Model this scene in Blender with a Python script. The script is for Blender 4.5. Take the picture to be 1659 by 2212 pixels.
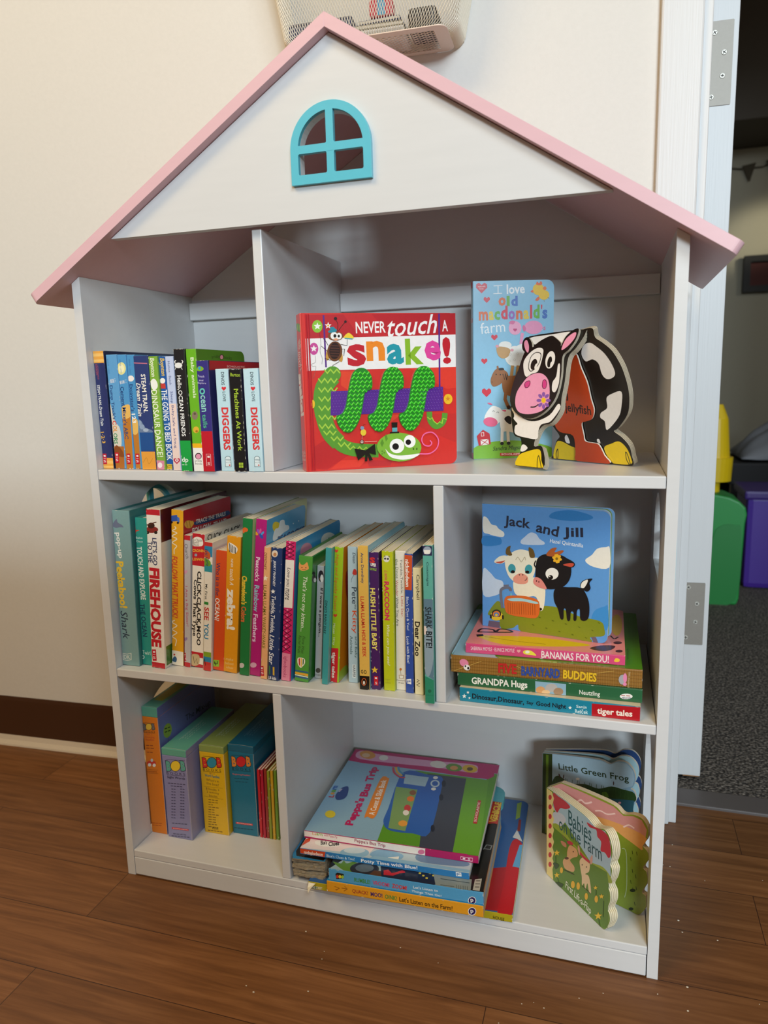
import bpy, bmesh, math, random
from mathutils import Vector, Matrix
from mathutils.geometry import tessellate_polygon

# ------------------------------------------------------------------ clean
for o in list(bpy.data.objects):
    bpy.data.objects.remove(o, do_unlink=True)
SC = bpy.context.scene
COL = SC.collection
PI = math.pi

# ------------------------------------------------------------------ camera
cam_d = bpy.data.cameras.new('camera')
cam = bpy.data.objects.new('camera', cam_d)
COL.objects.link(cam)
cam.location = (0.70795, -0.86570, 0.74848)
cam.rotation_euler = (1.39570, 0.02640, 0.29950)
cam_d.sensor_fit = 'VERTICAL'
cam_d.sensor_height = 36.0
cam_d.lens = 25.798
cam_d.clip_start = 0.02
cam_d.dof.use_dof = True
cam_d.dof.focus_distance = 1.0
cam_d.dof.aperture_fstop = 5.2
SC.camera = cam

# ------------------------------------------------------------------ light
def area(name, loc, target, sx, sy, power, color):
    d = bpy.data.lights.new(name, 'AREA')
    d.shape = 'RECTANGLE'
    d.size, d.size_y = sx, sy
    d.energy = power
    d.color = color
    o = bpy.data.objects.new(name, d)
    COL.objects.link(o)
    o.location = loc
    o.rotation_euler = (Vector(target) - Vector(loc)).to_track_quat('-Z', 'Y').to_euler()
    return o
area('window_light', (3.8, -9.0, 2.85), (0.4, 0.2, 0.75), 2.4, 1.1, 575, (0.75, 0.90, 1.0))
area('overhead_light', (-0.55, -1.45, 2.5), (-0.1, -0.2, 0.3), 1.2, 0.8, 32, (1.0, 0.71, 0.34))
area('overhead_light', (1.45, -1.75, 2.2), (0.80, 0.1, 0.15), 0.8, 0.8, 28, (0.80, 0.92, 1.0))  # cool fill added for the right side, not a known fixture
w = bpy.data.worlds.new('world')
SC.world = w
w.use_nodes = True
w.node_tree.nodes['Background'].inputs[0].default_value = (1.0, 0.62, 0.28, 1)
w.node_tree.nodes['Background'].inputs[1].default_value = 0.155
SC.view_settings.view_transform = 'Standard'
SC.view_settings.look = 'None'
SC.view_settings.gamma = 1.0
SC.view_settings.exposure = -0.08
SC.view_settings.use_curve_mapping = False

# ------------------------------------------------------------------ materials
def lin(c):
    return tuple((v / 12.92 if v <= 0.04045 else ((v + 0.055) / 1.055) ** 2.4) for v in c)
def hexc(h):
    h = h.lstrip('#')
    return lin([int(h[i:i + 2], 16) / 255 for i in (0, 2, 4)])
MATS = {}
def M(h, rough=0.38, metal=0.0, coat=0.0, grain=0.0):
    """a printed / painted colour: principled with a faint procedural mottling"""
    key = (h, rough, metal, coat, grain)
    if key in MATS:
        return MATS[key]
    m = bpy.data.materials.new('print_' + h.lstrip('#'))
    m.use_nodes = True
    nt = m.node_tree
    b = nt.nodes['Principled BSDF']
    c = hexc(h)
    tc = nt.nodes.new('ShaderNodeTexCoord')
    nz = nt.nodes.new('ShaderNodeTexNoise')
    nz.inputs['Scale'].default_value = 260.0
    nz.inputs['Detail'].default_value = 2.0
    nt.links.new(tc.outputs['Object'], nz.inputs['Vector'])
    mx = nt.nodes.new('ShaderNodeMix')
    mx.data_type = 'RGBA'
    g = 0.05 + grain
    mx.inputs[6].default_value = (*[v * (1 - g) for v in c], 1)
    mx.inputs[7].default_value = (*[min(1, v * (1 + g)) for v in c], 1)
    nt.links.new(nz.outputs['Fac'], mx.inputs[0])
    nt.links.new(mx.outputs[2], b.inputs['Base Color'])
    b.inputs['Roughness'].default_value = rough
    b.inputs['Metallic'].default_value = metal
    if coat:
        b.inputs['Coat Weight'].default_value = coat
        b.inputs['Coat Roughness'].default_value = 0.12
    MATS[key] = m
    return m

def paint(name, col, rough, bump_scale, bump, stretch=(1, 1, 1), mott=0.03):
    m = bpy.data.materials.new(name)
    m.use_nodes = True
    nt = m.node_tree
    b = nt.nodes['Principled BSDF']
    tc = nt.nodes.new('ShaderNodeTexCoord')
    mp = nt.nodes.new('ShaderNodeMapping')
    mp.inputs['Scale'].default_value = stretch
    nt.links.new(tc.outputs['Object'], mp.inputs['Vector'])
    nz = nt.nodes.new('ShaderNodeTexNoise')
    nz.inputs['Scale'].default_value = bump_scale
    nz.inputs['Detail'].default_value = 3.0
    nt.links.new(mp.outputs['Vector'], nz.inputs['Vector'])
    bp = nt.nodes.new('ShaderNodeBump')
    bp.inputs['Strength'].default_value = bump
    bp.inputs['Distance'].default_value = 0.001
    nt.links.new(nz.outputs['Fac'], bp.inputs['Height'])
    nt.links.new(bp.outputs['Normal'], b.inputs['Normal'])
    mx = nt.nodes.new('ShaderNodeMix')
    mx.data_type = 'RGBA'
    mx.inputs[6].default_value = (*[v * (1 - mott) for v in col], 1)
    mx.inputs[7].default_value = (*[min(1, v * (1 + mott)) for v in col], 1)
    nt.links.new(nz.outputs['Fac'], mx.inputs[0])
    nt.links.new(mx.outputs[2], b.inputs['Base Color'])
    b.inputs['Roughness'].default_value = rough
    return m

WHITE = paint('white_paint', (0.662, 0.664, 0.664), 0.32, 90, 0.12, (0.12, 1, 1))
PINK = paint('pink_paint', (0.72, 0.46, 0.505), 0.36, 90, 0.12, (0.12, 1, 1))
TEAL = paint('teal_paint', (0.105, 0.50, 0.62), 0.34, 90, 0.15)
WALL = paint('wall_paint', (0.675, 0.66, 0.625), 0.62, 140, 0.22)
TRIMW = paint('trim_paint', (0.63, 0.63, 0.625), 0.40, 60, 0.2, (6, 6, 0.12))

# ------------------------------------------------------------------ mesh helpers
def link(name, bm, mats, parent=None, smooth=False):
    me = bpy.data.meshes.new(name)
    bmesh.ops.recalc_face_normals(bm, faces=[f for f in bm.faces if not f.tag])
    bm.to_mesh(me)
    bm.free()
    if not isinstance(mats, (list, tuple)):
        mats = [mats]
    for m in mats:
        me.materials.append(m)
    if smooth:
        for p in me.polygons:
            p.use_smooth = True
    o = bpy.data.objects.new(name, me)
    COL.objects.link(o)
    if parent is not None:
        o.parent = parent
    return o
def tag(o, label, cat, group=None, kind=None):
    if label: o['label'] = label
    if cat: o['category'] = cat
    if group: o['group'] = group
    if kind: o['kind'] = kind
    return o
def struct(o, label=None):
    o['kind'] = 'structure'
    if label: o['label'] = label
    return o
def thing(name, label, cat, loc=(0, 0, 0), rot=(0, 0, 0), group=None):
    o = bpy.data.objects.new(name, None)
    o.empty_display_size = 0.02
    COL.objects.link(o)
    o.location = loc
    o.rotation_euler = rot
    return tag(o, label, cat, group)
def box(bm, x0, x1, y0, y1, z0, z1, mi=0, bevel=0.0):
    vs = [bm.verts.new(p) for p in ((x0, y0, z0), (x1, y0, z0), (x1, y1, z0), (x0, y1, z0),
                                    (x0, y0, z1), (x1, y0, z1), (x1, y1, z1), (x0, y1, z1))]
    fs = []
    for q in ((0, 3, 2, 1), (4, 5, 6, 7), (0, 1, 5, 4), (1, 2, 6, 5), (2, 3, 7, 6), (3, 0, 4, 7)):
        f = bm.faces.new([vs[i] for i in q])
        f.material_index = mi
        fs.append(f)
    if bevel:
        es = list({e for f in fs for e in f.edges})
        bmesh.ops.bevel(bm, geom=es, offset=bevel, segments=2, affect='EDGES', profile=0.6, clamp_overlap=True, material=-1)
    return fs
def plate(bm, loops, frame, t, mi=0, mside=None):
    """loops (outer first, then holes) of 2-D points, extruded by t along the frame's normal.
    frame = (origin, U, V, N)"""
    O, U, V, N = [Vector(v) for v in frame]
    P = [[O + U * p[0] + V * p[1] for p in lp] for lp in loops]
    tris = tessellate_polygon([[Vector((p[0], p[1], 0)) for p in lp] for lp in loops])
    flat = [p for lp in P for p in lp]
    a = [bm.verts.new(p) for p in flat]
    b = [bm.verts.new(p + N * t) for p in flat]
    for tr in tris:
        try:
            f = bm.faces.new([a[i] for i in tr]); f.material_index = mi
            f = bm.faces.new([b[i] for i in reversed(tr)]); f.material_index = mi
        except ValueError:
            pass
    k = 0
    for lp in loops:
        n = len(lp)
        for i in range(n):
            j = (i + 1) % n
            f = bm.faces.new([a[k + i], a[k + j], b[k + j], b[k + i]]); f.material_index = mi if mside is None else mside
        k += n
def arc(cx, cy, r, a0, a1, n=14):
    return [(cx + r * math.cos(a0 + (a1 - a0) * i / n), cy + r * math.sin(a0 + (a1 - a0) * i / n)) for i in range(n + 1)]
def arch(cx, zs, r, z0, n=24):
    """door / window outline: straight sides up to zs, half circle above"""
    return [(cx - r, z0), (cx + r, z0)] + arc(cx, zs, r, 0, PI, n)
def rrect(x0, x1, y0, y1, r, n=5):
    return (arc(x1 - r, y0 + r, r, -PI / 2, 0, n) + arc(x1 - r, y1 - r, r, 0, PI / 2, n) +
            arc(x0 + r, y1 - r, r, PI / 2, PI, n) + arc(x0 + r, y0 + r, r, PI, 1.5 * PI, n))
def catmull(pts, closed=True, n=6):
    out = []
    m = len(pts)
    rng = range(m) if closed else range(m - 1)
    for i in rng:
        if closed:
            p0, p1, p2, p3 = pts[(i - 1) % m], pts[i], pts[(i + 1) % m], pts[(i + 2) % m]
        else:
            p0, p1, p2, p3 = pts[max(i - 1, 0)], pts[i], pts[i + 1], pts[min(i + 2, m - 1)]
        if p1 == p2:                        # a doubled point is a sharp corner
            out.append(tuple(p1))
            continue
        for k in range(n):
            t = k / n
            out.append(tuple(0.5 * (2 * p1[d] + (p2[d] - p0[d]) * t + (2 * p0[d] - 5 * p1[d] + 4 * p2[d] - p3[d]) * t * t +
                                    (3 * p1[d] - p0[d] - 3 * p2[d] + p3[d]) * t ** 3) for d in range(2)))
    if not closed:
        out.append(tuple(pts[-1]))
    return out
def tube(bm, pts, r, seg=6, mi=0, cap=True):
    rings = []
    for i, p in enumerate(pts):
        a = Vector(pts[max(i - 1, 0)]); b = Vector(pts[min(i + 1, len(pts) - 1)])
        d = (b - a).normalized()
        u = d.orthogonal().normalized() if abs(d.z) > 0.99 else d.cross(Vector((0, 0, 1))).normalized()
        v = d.cross(u)
        rings.append([bm.verts.new(Vector(p) + (u * math.cos(2 * PI * k / seg) + v * math.sin(2 * PI * k / seg)) * r) for k in range(seg)])
    for a, b in zip(rings, rings[1:]):
        for k in range(seg):
            f = bm.faces.new([a[k], a[(k + 1) % seg], b[(k + 1) % seg], b[k]]); f.material_index = mi
    if cap:
        f = bm.faces.new(rings[0]); f.material_index = mi
        f = bm.faces.new(list(reversed(rings[-1]))); f.material_index = mi

# ================================================================== the setting
WA = math.atan(0.042)                    # the wall runs a little skew to the bookcase
WS = Vector((math.cos(WA), math.sin(WA), 0)); WN = Vector((-math.sin(WA), math.cos(WA), 0)); WO = Vector((0, 0.328, 0))
def wpt(s, n, z):
    return WO + WS * s + WN * n + Vector((0, 0, z))
def wbox(bm, s0, s1, n0, n1, z0, z1, mi=0, bevel=0.0):
    before = set(bm.verts)
    box(bm, s0, s1, n0, n1, z0, z1, mi, bevel)
    for v in bm.verts:
        if v not in before:
            v.co = wpt(v.co.x, v.co.y, v.co.z)

def wood_floor():
    m = bpy.data.materials.new('wood_planks')
    m.use_nodes = True
    nt = m.node_tree
    N = nt.nodes.new
    L = nt.links.new
    b = nt.nodes['Principled BSDF']
    tc = N('ShaderNodeTexCoord')
    br = N('ShaderNodeTexBrick')
    br.offset = 0.37
    br.inputs['Color1'].default_value = (0.0, 0.0, 0.0, 1)
    br.inputs['Color2'].default_value = (1, 1, 1, 1)
    br.inputs['Mortar'].default_value = (0.5, 0.5, 0.5, 1)
    br.inputs['Scale'].default_value = 1.0
    br.inputs['Mortar Size'].default_value = 0.0006
    br.inputs['Mortar Smooth'].default_value = 0.3
    br.inputs['Bias'].default_value = 0.0
    br.inputs['Brick Width'].default_value = 0.92
    br.inputs['Row Height'].default_value = 0.098
    L(tc.outputs['Object'], br.inputs['Vector'])
    # grain: noise stretched along the planks, shifted from plank to plank
    mp = N('ShaderNodeMapping')
    mp.inputs['Scale'].default_value = (2.6, 46, 1)
    L(tc.outputs['Object'], mp.inputs['Vector'])
    sh = N('ShaderNodeVectorMath'); sh.operation = 'MULTIPLY_ADD'
    sh.inputs[1].default_value = (7, 13, 0)
    L(br.outputs['Color'], sh.inputs[0])
    L(mp.outputs['Vector'], sh.inputs[2])
    g = N('ShaderNodeTexNoise')
    g.inputs['Scale'].default_value = 2.0
    g.inputs['Detail'].default_value = 8
    g.inputs['Roughness'].default_value = 0.62
    g.inputs['Distortion'].default_value = 0.6
    L(sh.outputs[0], g.inputs['Vector'])
    r = N('ShaderNodeValToRGB')
    e = r.color_ramp.elements
    e[0].position = 0.28; e[0].color = (0.112, 0.042, 0.0125, 1)
    e[1].position = 0.74; e[1].color = (0.262, 0.112, 0.040, 1)
    x = r.color_ramp.elements.new(0.5); x.color = (0.185, 0.073, 0.023, 1)
    L(g.outputs['Fac'], r.inputs['Fac'])
    hs = N('ShaderNodeHueSaturation')
    mr = N('ShaderNodeMapRange')
    mr.inputs['To Min'].default_value = 0.86
    mr.inputs['To Max'].default_value = 1.16
    L(br.outputs['Color'], mr.inputs['Value'])
    L(mr.outputs[0], hs.inputs['Value'])
    L(r.outputs['Color'], hs.inputs['Color'])
    mx = N('ShaderNodeMix'); mx.data_type = 'RGBA'
    L(br.outputs['Fac'], mx.inputs[0])
    L(hs.outputs[0], mx.inputs[6])
    mx.inputs[7].default_value = (0.035, 0.013, 0.006, 1)
    L(mx.outputs[2], b.inputs['Base Color'])
    bp = N('ShaderNodeBump'); bp.inputs['Strength'].default_value = 0.12; bp.inputs['Distance'].default_value = 0.001
    L(g.outputs['Fac'], bp.inputs['Height'])
    L(bp.outputs[0], b.inputs['Normal'])
    b.inputs['Roughness'].default_value = 0.42
    b.inputs['Specular IOR Level'].default_value = 0.35
    return m
def carpet_mat():
    m = bpy.data.materials.new('grey_carpet')
    m.use_nodes = True
    nt = m.node_tree; N = nt.nodes.new; L = nt.links.new
    b = nt.nodes['Principled BSDF']
    tc = N('ShaderNodeTexCoord')
    v = N('ShaderNodeTexVoronoi'); v.inputs['Scale'].default_value = 150
    L(tc.outputs['Object'], v.inputs['Vector'])
    n = N('ShaderNodeTexNoise'); n.inputs['Scale'].default_value = 210; n.inputs['Detail'].default_value = 3
    L(tc.outputs['Object'], n.inputs['Vector'])
    r = N('ShaderNodeValToRGB')
    r.color_ramp.elements[0].position = 0.42; r.color_ramp.elements[0].color = (0.028, 0.023, 0.020, 1)
    r.color_ramp.elements[1].position = 0.68; r.color_ramp.elements[1].color = (0.26, 0.22, 0.18, 1)
    L(n.outputs['Fac'], r.inputs['Fac'])
    L(r.outputs[0], b.inputs['Base Color'])
    bp = N('ShaderNodeBump'); bp.inputs['Strength'].default_value = 0.8; bp.inputs['Distance'].default_value = 0.004
    L(v.outputs['Distance'], bp.inputs['Height']); L(bp.outputs[0], b.inputs['Normal'])
    b.inputs['Roughness'].default_value = 0.95
    return m

bm = bmesh.new(); box(bm, -3.2, 5.2, -8.9, 0.4135, -0.04, 0.0)
struct(link('floor', bm, wood_floor()))
bm = bmesh.new(); box(bm, 0.2, 3.6, 0.4625, 3.25, -0.04, 0.004)
struct(link('carpet', bm, carpet_mat()))
bm = bmesh.new()
box(bm, 0.70, 1.75, 0.4132, 0.466, -0.03, 0.0055, 0, 0.002)
struct(link('trim_3', bm, paint('rubber_strip', (0.115, 0.098, 0.092), 0.5, 200, 0.2)), 'grey rubber threshold strip in the doorway')

# back wall with the door opening (s 0.828 .. 1.65)
bm = bmesh.new()
wbox(bm, -3.2, 0.812, 0.0, 0.118, 0.0, 2.6)
wbox(bm, 1.66, 3.4, 0.0, 0.118, 0.0, 2.6)
wbox(bm, 0.812, 1.66, 0.0, 0.118, 2.06, 2.6)
struct(link('wall_back', bm, WALL))
bm = bmesh.new(); box(bm, -3.2, 1.05, -1.62, -1.50, 0.0, 0.95)  # partition added out of view to shade the lower left
struct(link('shade_partition', bm, WALL), 'added unseen partition that shades the lower left')
# base board: dark rubber cove whose toe carries a painted sheen
bm = bmesh.new()
prof = [(0.0, 0.108), (-0.002, 0.108), (-0.003, 0.10), (-0.003, 0.02), (-0.006, 0.010), (-0.013, 0.0035), (-0.014, 0.0), (0.0, 0.0)]
for s0, s1 in ((-3.2, 0.7575),):
    A = [bm.verts.new(wpt(s0, p[0], p[1])) for p in prof]
    B = [bm.verts.new(wpt(s1, p[0], p[1])) for p in prof]
    for i in range(len(prof)):
        j = (i + 1) % len(prof)
        f = bm.faces.new([A[i], A[j], B[j], B[i]])
        f.material_index = 1 if 3 <= i <= 5 else 0
    bm.faces.new(A); bm.faces.new(list(reversed(B)))
struct(link('baseboard_back', bm, [M('462b1b', 0.4), M('cfc3b2', 0.3)]), 'dark brown cove base along the wall')
# door lining and casing
bm = bmesh.new()
wbox(bm, 0.7585, 0.8155, -0.014, 0.0, 0.0, 2.10, 0, 0.003)
struct(link('trim_1', bm, TRIMW), 'white door casing on the wall')
bm = bmesh.new()
wbox(bm, 0.8125, 0.828, -0.006, 0.124, 0.0, 2.06, 0, 0.0015)
struct(link('trim_2', bm, TRIMW), 'white door lining')

# door leaf swung back into the next room: only its hinge edge shows
door = bpy.data.objects.new('door_1', None); COL.objects.link(door)
door.location = wpt(0.843, 0.13, 0); door.rotation_euler = (0, 0, WA + math.radians(1.0))
struct(door, 'open white door seen on its hinge edge')
bm = bmesh.new()
box(bm, 0, 0.042, 0, 0.76, 0.016, 2.03, 0, 0.0012)
bm2 = bmesh.new()
link('leaf', bm, TRIMW, door)
bm2.free()
bm = bmesh.new(); box(bm, 0.012, 0.040, 0.0005, 0.75, 0.0145, 0.0165)
link('bare_wood_edge', bm, M('9a6a3a', 0.7), door)
def screw(x, z, par, rot):
    bm = bmesh.new()
    bmesh.ops.create_cone(bm, cap_ends=True, segments=18, radius1=0.0043, radius2=0.0036, depth=0.0011,
                          matrix=Matrix.Translation((x, -0.0019, z)) @ Matrix.Rotation(PI / 2, 4, 'X'))
    for k in range(2):
        a = rot + k * PI / 2
        vs = []
        for (u, v) in ((-0.0027, -0.0006), (0.0027, -0.0006), (0.0027, 0.0006), (-0.0027, 0.0006)):
            vs.append(bm.verts.new((x + u * math.cos(a) - v * math.sin(a), -0.00255, z + u * math.sin(a) + v * math.cos(a))))
        f = bm.faces.new(vs); f.material_index = 1; f.tag = True
        f.normal_update()
        if f.normal.y > 0: f.normal_flip()
    link('screw', bm, [M('bdbab0', 0.45, 0.4), M('2a2620', 0.6)], par)
for hz in (0.2705, 1.1655):
    bm = bmesh.new()
    plate(bm, [rrect(0.001, 0.0342, hz, hz + 0.1145 + (0.008 if hz > 1 else 0), 0.0016)], ((0, 0.0005, 0), (1, 0, 0), (0, 0, 1), (0, -1, 0)), 0.0020)
    hg = link('hinge', bm, M('8f8980', 0.5, 0.35), door)
    for i, (fx, fz) in enumerate(((0.0065, 0.895), (0.0215, 0.645), (0.0205, 0.36), (0.0055, 0.11))):
        screw(fx, hz + 0.1185 * fz, hg, 0.5 + i * 0.4)

# ================================================================== the bookcase
T = 0.0131; BW = 0.78; DEP = 0.282
Z1, Z2, Z3 = 0.6371, 0.3403, 0.0431             # tops of the three shelves
SL = 0.634; ZA = 1.139                          # roof underside: slope and apex height
def under(x):
    return ZA - SL * abs(x - BW / 2)
case = thing('dollhouse_bookcase', 'white dollhouse bookcase with pink roof standing on the wooden floor', 'bookcase')
def part(name, bm, mats, bev=0.0012):
    o = link(name, bm, mats, case)
    if bev:
        md = o.modifiers.new('bevel', 'BEVEL'); md.width = bev; md.segments = 2; md.limit_method = 'ANGLE'; md.angle_limit = 0.7
    return o
# sides with an arched doorway below and an arched window above
for sx in (0, 1):
    bm = bmesh.new()
    x0 = 0 if sx == 0 else BW - T
    zo, zi = (under(0) , under(T)) if sx == 0 else (under(BW), under(BW - T))
    zt = min(zo, zi) - 0.0006
    outer = [(0, 0), (DEP + 0.006, 0), (DEP + 0.006, zt), (0, zt)]
    holes = [arch(0.1425, 0.5345, 0.0625, 0.4945)[::-1], arch(0.130, 0.190, 0.083, Z3 + 0.0005)[::-1]]
    plate(bm, [outer] + holes, ((x0, 0, 0), (0, 1, 0), (0, 0, 1), (1, 0, 0)), T)
    # wedge that follows the roof slope
    a, b = (x0, x0 + T)
    vs = [bm.verts.new(p) for p in ((a, 0, zt), (b, 0, zt), (b, DEP + .006, zt), (a, DEP + .006, zt),
                                    (a, 0, zo - 0.0004 if sx == 0 else zi - 0.0004), (b, 0, zi - 0.0004 if sx == 0 else zo - 0.0004),
                                    (b, DEP + .006, zi - 0.0004 if sx == 0 else zo - 0.0004), (a, DEP + .006, zo - 0.0004 if sx == 0 else zi - 0.0004))]
    for q in ((0, 3, 2, 1), (4, 5, 6, 7), (0, 1, 5, 4), (1, 2, 6, 5), (2, 3, 7, 6), (3, 0, 4, 7)):
        bm.faces.new([vs[i] for i in q])
    part('side_panel', bm, WHITE, 0)
    # teal frame on the outside of the window
    bm = bmesh.new()
    r = 0.0625 + 0.008; ri = 0.0625 - (0.007 if sx == 0 else 0.0)
    c, zs, z0 = 0.1425, 0.5345, 0.4945
    ho = arch(c, zs, r, z0 - 0.010)
    g = 0.0045
    def quad(lft, up):
        if up:
            if lft:
                return [(c - g, zs + g)] + [p for p in arc(c, zs, ri, PI / 2, PI, 12) if p[0] < c - g and p[1] > zs + g] + [(c - ri, zs + g)]
            return [(c + ri, zs + g)] + [p for p in arc(c, zs, ri, 0, PI / 2, 12) if p[0] > c + g and p[1] > zs + g] + [(c + g, zs + math.sqrt(ri * ri - g * g)), (c + g, zs + g)]
        return [(c - ri, z0 + 0.002), (c - g, z0 + 0.002), (c - g, zs - g), (c - ri, zs - g)] if lft else \
               [(c + g, z0 + 0.002), (c + ri, z0 + 0.002), (c + ri, zs - g), (c + g, zs - g)]
    hl = [quad(l, u)[::-1] for l in (True, False) for u in (True, False)]
    fx = -0.0062 if sx == 0 else BW + 0.0002
    plate(bm, [ho] + hl, ((fx, 0, 0), (0, 1, 0), (0, 0, 1), (1, 0, 0)), 0.006)
    part('side_window_frame', bm, TEAL, 0)
# shelves
for z, zb in ((Z1, 0.6227), (Z2, 0.3279), (Z3, 0.0314)):
    bm = bmesh.new(); box(bm, T + 0.0005, BW - T - 0.0007, 0.0, DEP, zb, z)
    part('shelf', bm, WHITE)
bm = bmesh.new(); box(bm, T + 0.0006, BW - T - 0.0012, 0.0, 0.013, 0.0015, 0.0309)
part('kick_board', bm, WHITE)
# dividers
for x, z0, z1 in ((0.2738, Z1, 0.939), (0.4995, Z2, 0.6227), (0.2666, Z3, 0.3279)):
    bm = bmesh.new(); box(bm, x, x + T, 0.0003, DEP, z0 + 0.0002, z1 - 0.0003)
    o = part('divider', bm, WHITE)
# upper divider goes on up behind the gable
bm = bmesh.new()
# back panel (gable shaped) and rail
pb = [(T, 0.0318), (BW - T, 0.0318), (BW - T, under(BW - T) - 0.0006), (BW / 2, ZA - 0.0008), (T, under(T) - 0.0006)]
plate(bm, [pb], ((0, DEP, 0), (1, 0, 0), (0, 0, 1), (0, 1, 0)), 0.006)
part('back_panel', bm, WHITE, 0)
bm = bmesh.new()
box(bm, T + 0.0006, 0.2738 - 0.0006, DEP - 0.012, DEP - 0.0003, 0.8606, 0.8889)
box(bm, 0.2738 + T + 0.0006, BW - T - 0.0006, DEP - 0.012, DEP - 0.0003, 0.8606, 0.8889)
part('back_rail', bm, WHITE)
# roof: two slabs mitred at the ridge, their front corners at the eaves rounded
rt = 0.0131
ang = math.atan(SL)
for s in (-1, 1):
    Lr = 0.4325 / math.cos(ang)
    ux = Vector((s * math.cos(ang), 0, -math.sin(ang)))
    nn = Vector((s * math.sin(ang), 0, math.cos(ang)))
    O = Vector((BW / 2, -0.0265, ZA))
    dep = 0.0265 + 0.289
    rr = 0.008
    lp = [(0, 0)] + arc(Lr - rr, rr, rr, -PI / 2, 0, 6) + arc(Lr - rr, dep - rr, rr, 0, PI / 2, 6) + [(0, dep)]
    bm = bmesh.new()
    plate(bm, [lp], (O, ux, (0, 1, 0), nn), rt)
    for v in bm.verts:                      # mitre at the ridge
        rel = v.co - O
        if (v.co - O).dot(nn) > rt * 0.5 and abs(rel.dot(ux)) < 1e-5:
            v.co = v.co + ux * (-rt * math.tan(ang))
    part('roof_panel', bm, PINK, 0.0012)
# gable board
gz = 0.9408; hw = (1.1357 - gz) / SL
bm = bmesh.new()
lp = [(BW / 2 - hw, gz), (BW / 2 + hw, gz), (BW / 2, ZA - 0.0006)]
lp = [(BW / 2 - (ZA - 0.0008 - gz) / SL, gz), (BW / 2 + (ZA - 0.0008 - gz) / SL, gz), (BW / 2, ZA - 0.0008)]
hole = arch(0.3889, 1.0168, 0.0400, 0.9880)[::-1]
plate(bm, [lp, hole], ((0, -0.0131, 0), (1, 0, 0), (0, 0, 1), (0, 1, 0)), 0.0126)
part('gable_panel', bm, WHITE, 0)
# teal arched window
bm = bmesh.new()
c, zs, z0, r = 0.3889, 1.0168, 0.9787, 0.0495
ri = 0.0400
ho = arch(c, zs, r, z0, 32)
gx, gz2 = 0.0045, 0.0045
zb = z0 + 0.0105
def rnd(pts, r=0.0022):
    out = []
    n = len(pts)
    for i in range(n):
        p0, p1, p2 = Vector(pts[i - 1]), Vector(pts[i]), Vector(pts[(i + 1) % n])
        a = (p0 - p1); b = (p2 - p1)
        if a.length > 2.2 * r and b.length > 2.2 * r:
            a.normalize(); b.normalize()
            for k in range(5):
                t = k / 4
                q = (p1 + a * r) * (1 - t) ** 2 + p1 * 2 * t * (1 - t) + (p1 + b * r) * t * t
                out.append((q.x, q.y))
        else:
            out.append((p1.x, p1.y))
    return out
hh = math.sqrt(ri * ri - gx * gx)
ul = [(c - gx, zs + gz2), (c - gx, zs + hh)] + [p for p in arc(c, zs, ri, PI / 2 + 0.16, PI - 0.16, 14)] + [(c - math.sqrt(ri * ri - gz2 * gz2), zs + gz2)]
ur = [(2 * c - p[0], p[1]) for p in ul][::-1]
ll = [(c - ri, zb), (c - gx, zb), (c - gx, zs - gz2), (c - ri, zs - gz2)]
lr = [(2 * c - p[0], p[1]) for p in ll][::-1]
def trim_round(pts):
    return rnd(pts)
hl = []
for q in (ul, ur, ll, lr):
    hl.append(trim_round(q))
plate(bm, [ho] + hl, ((0, -0.0193, 0), (1, 0, 0), (0, 0, 1), (0, 1, 0)), 0.0061)
part('arched_window_frame', bm, TEAL, 0.0006)

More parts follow.
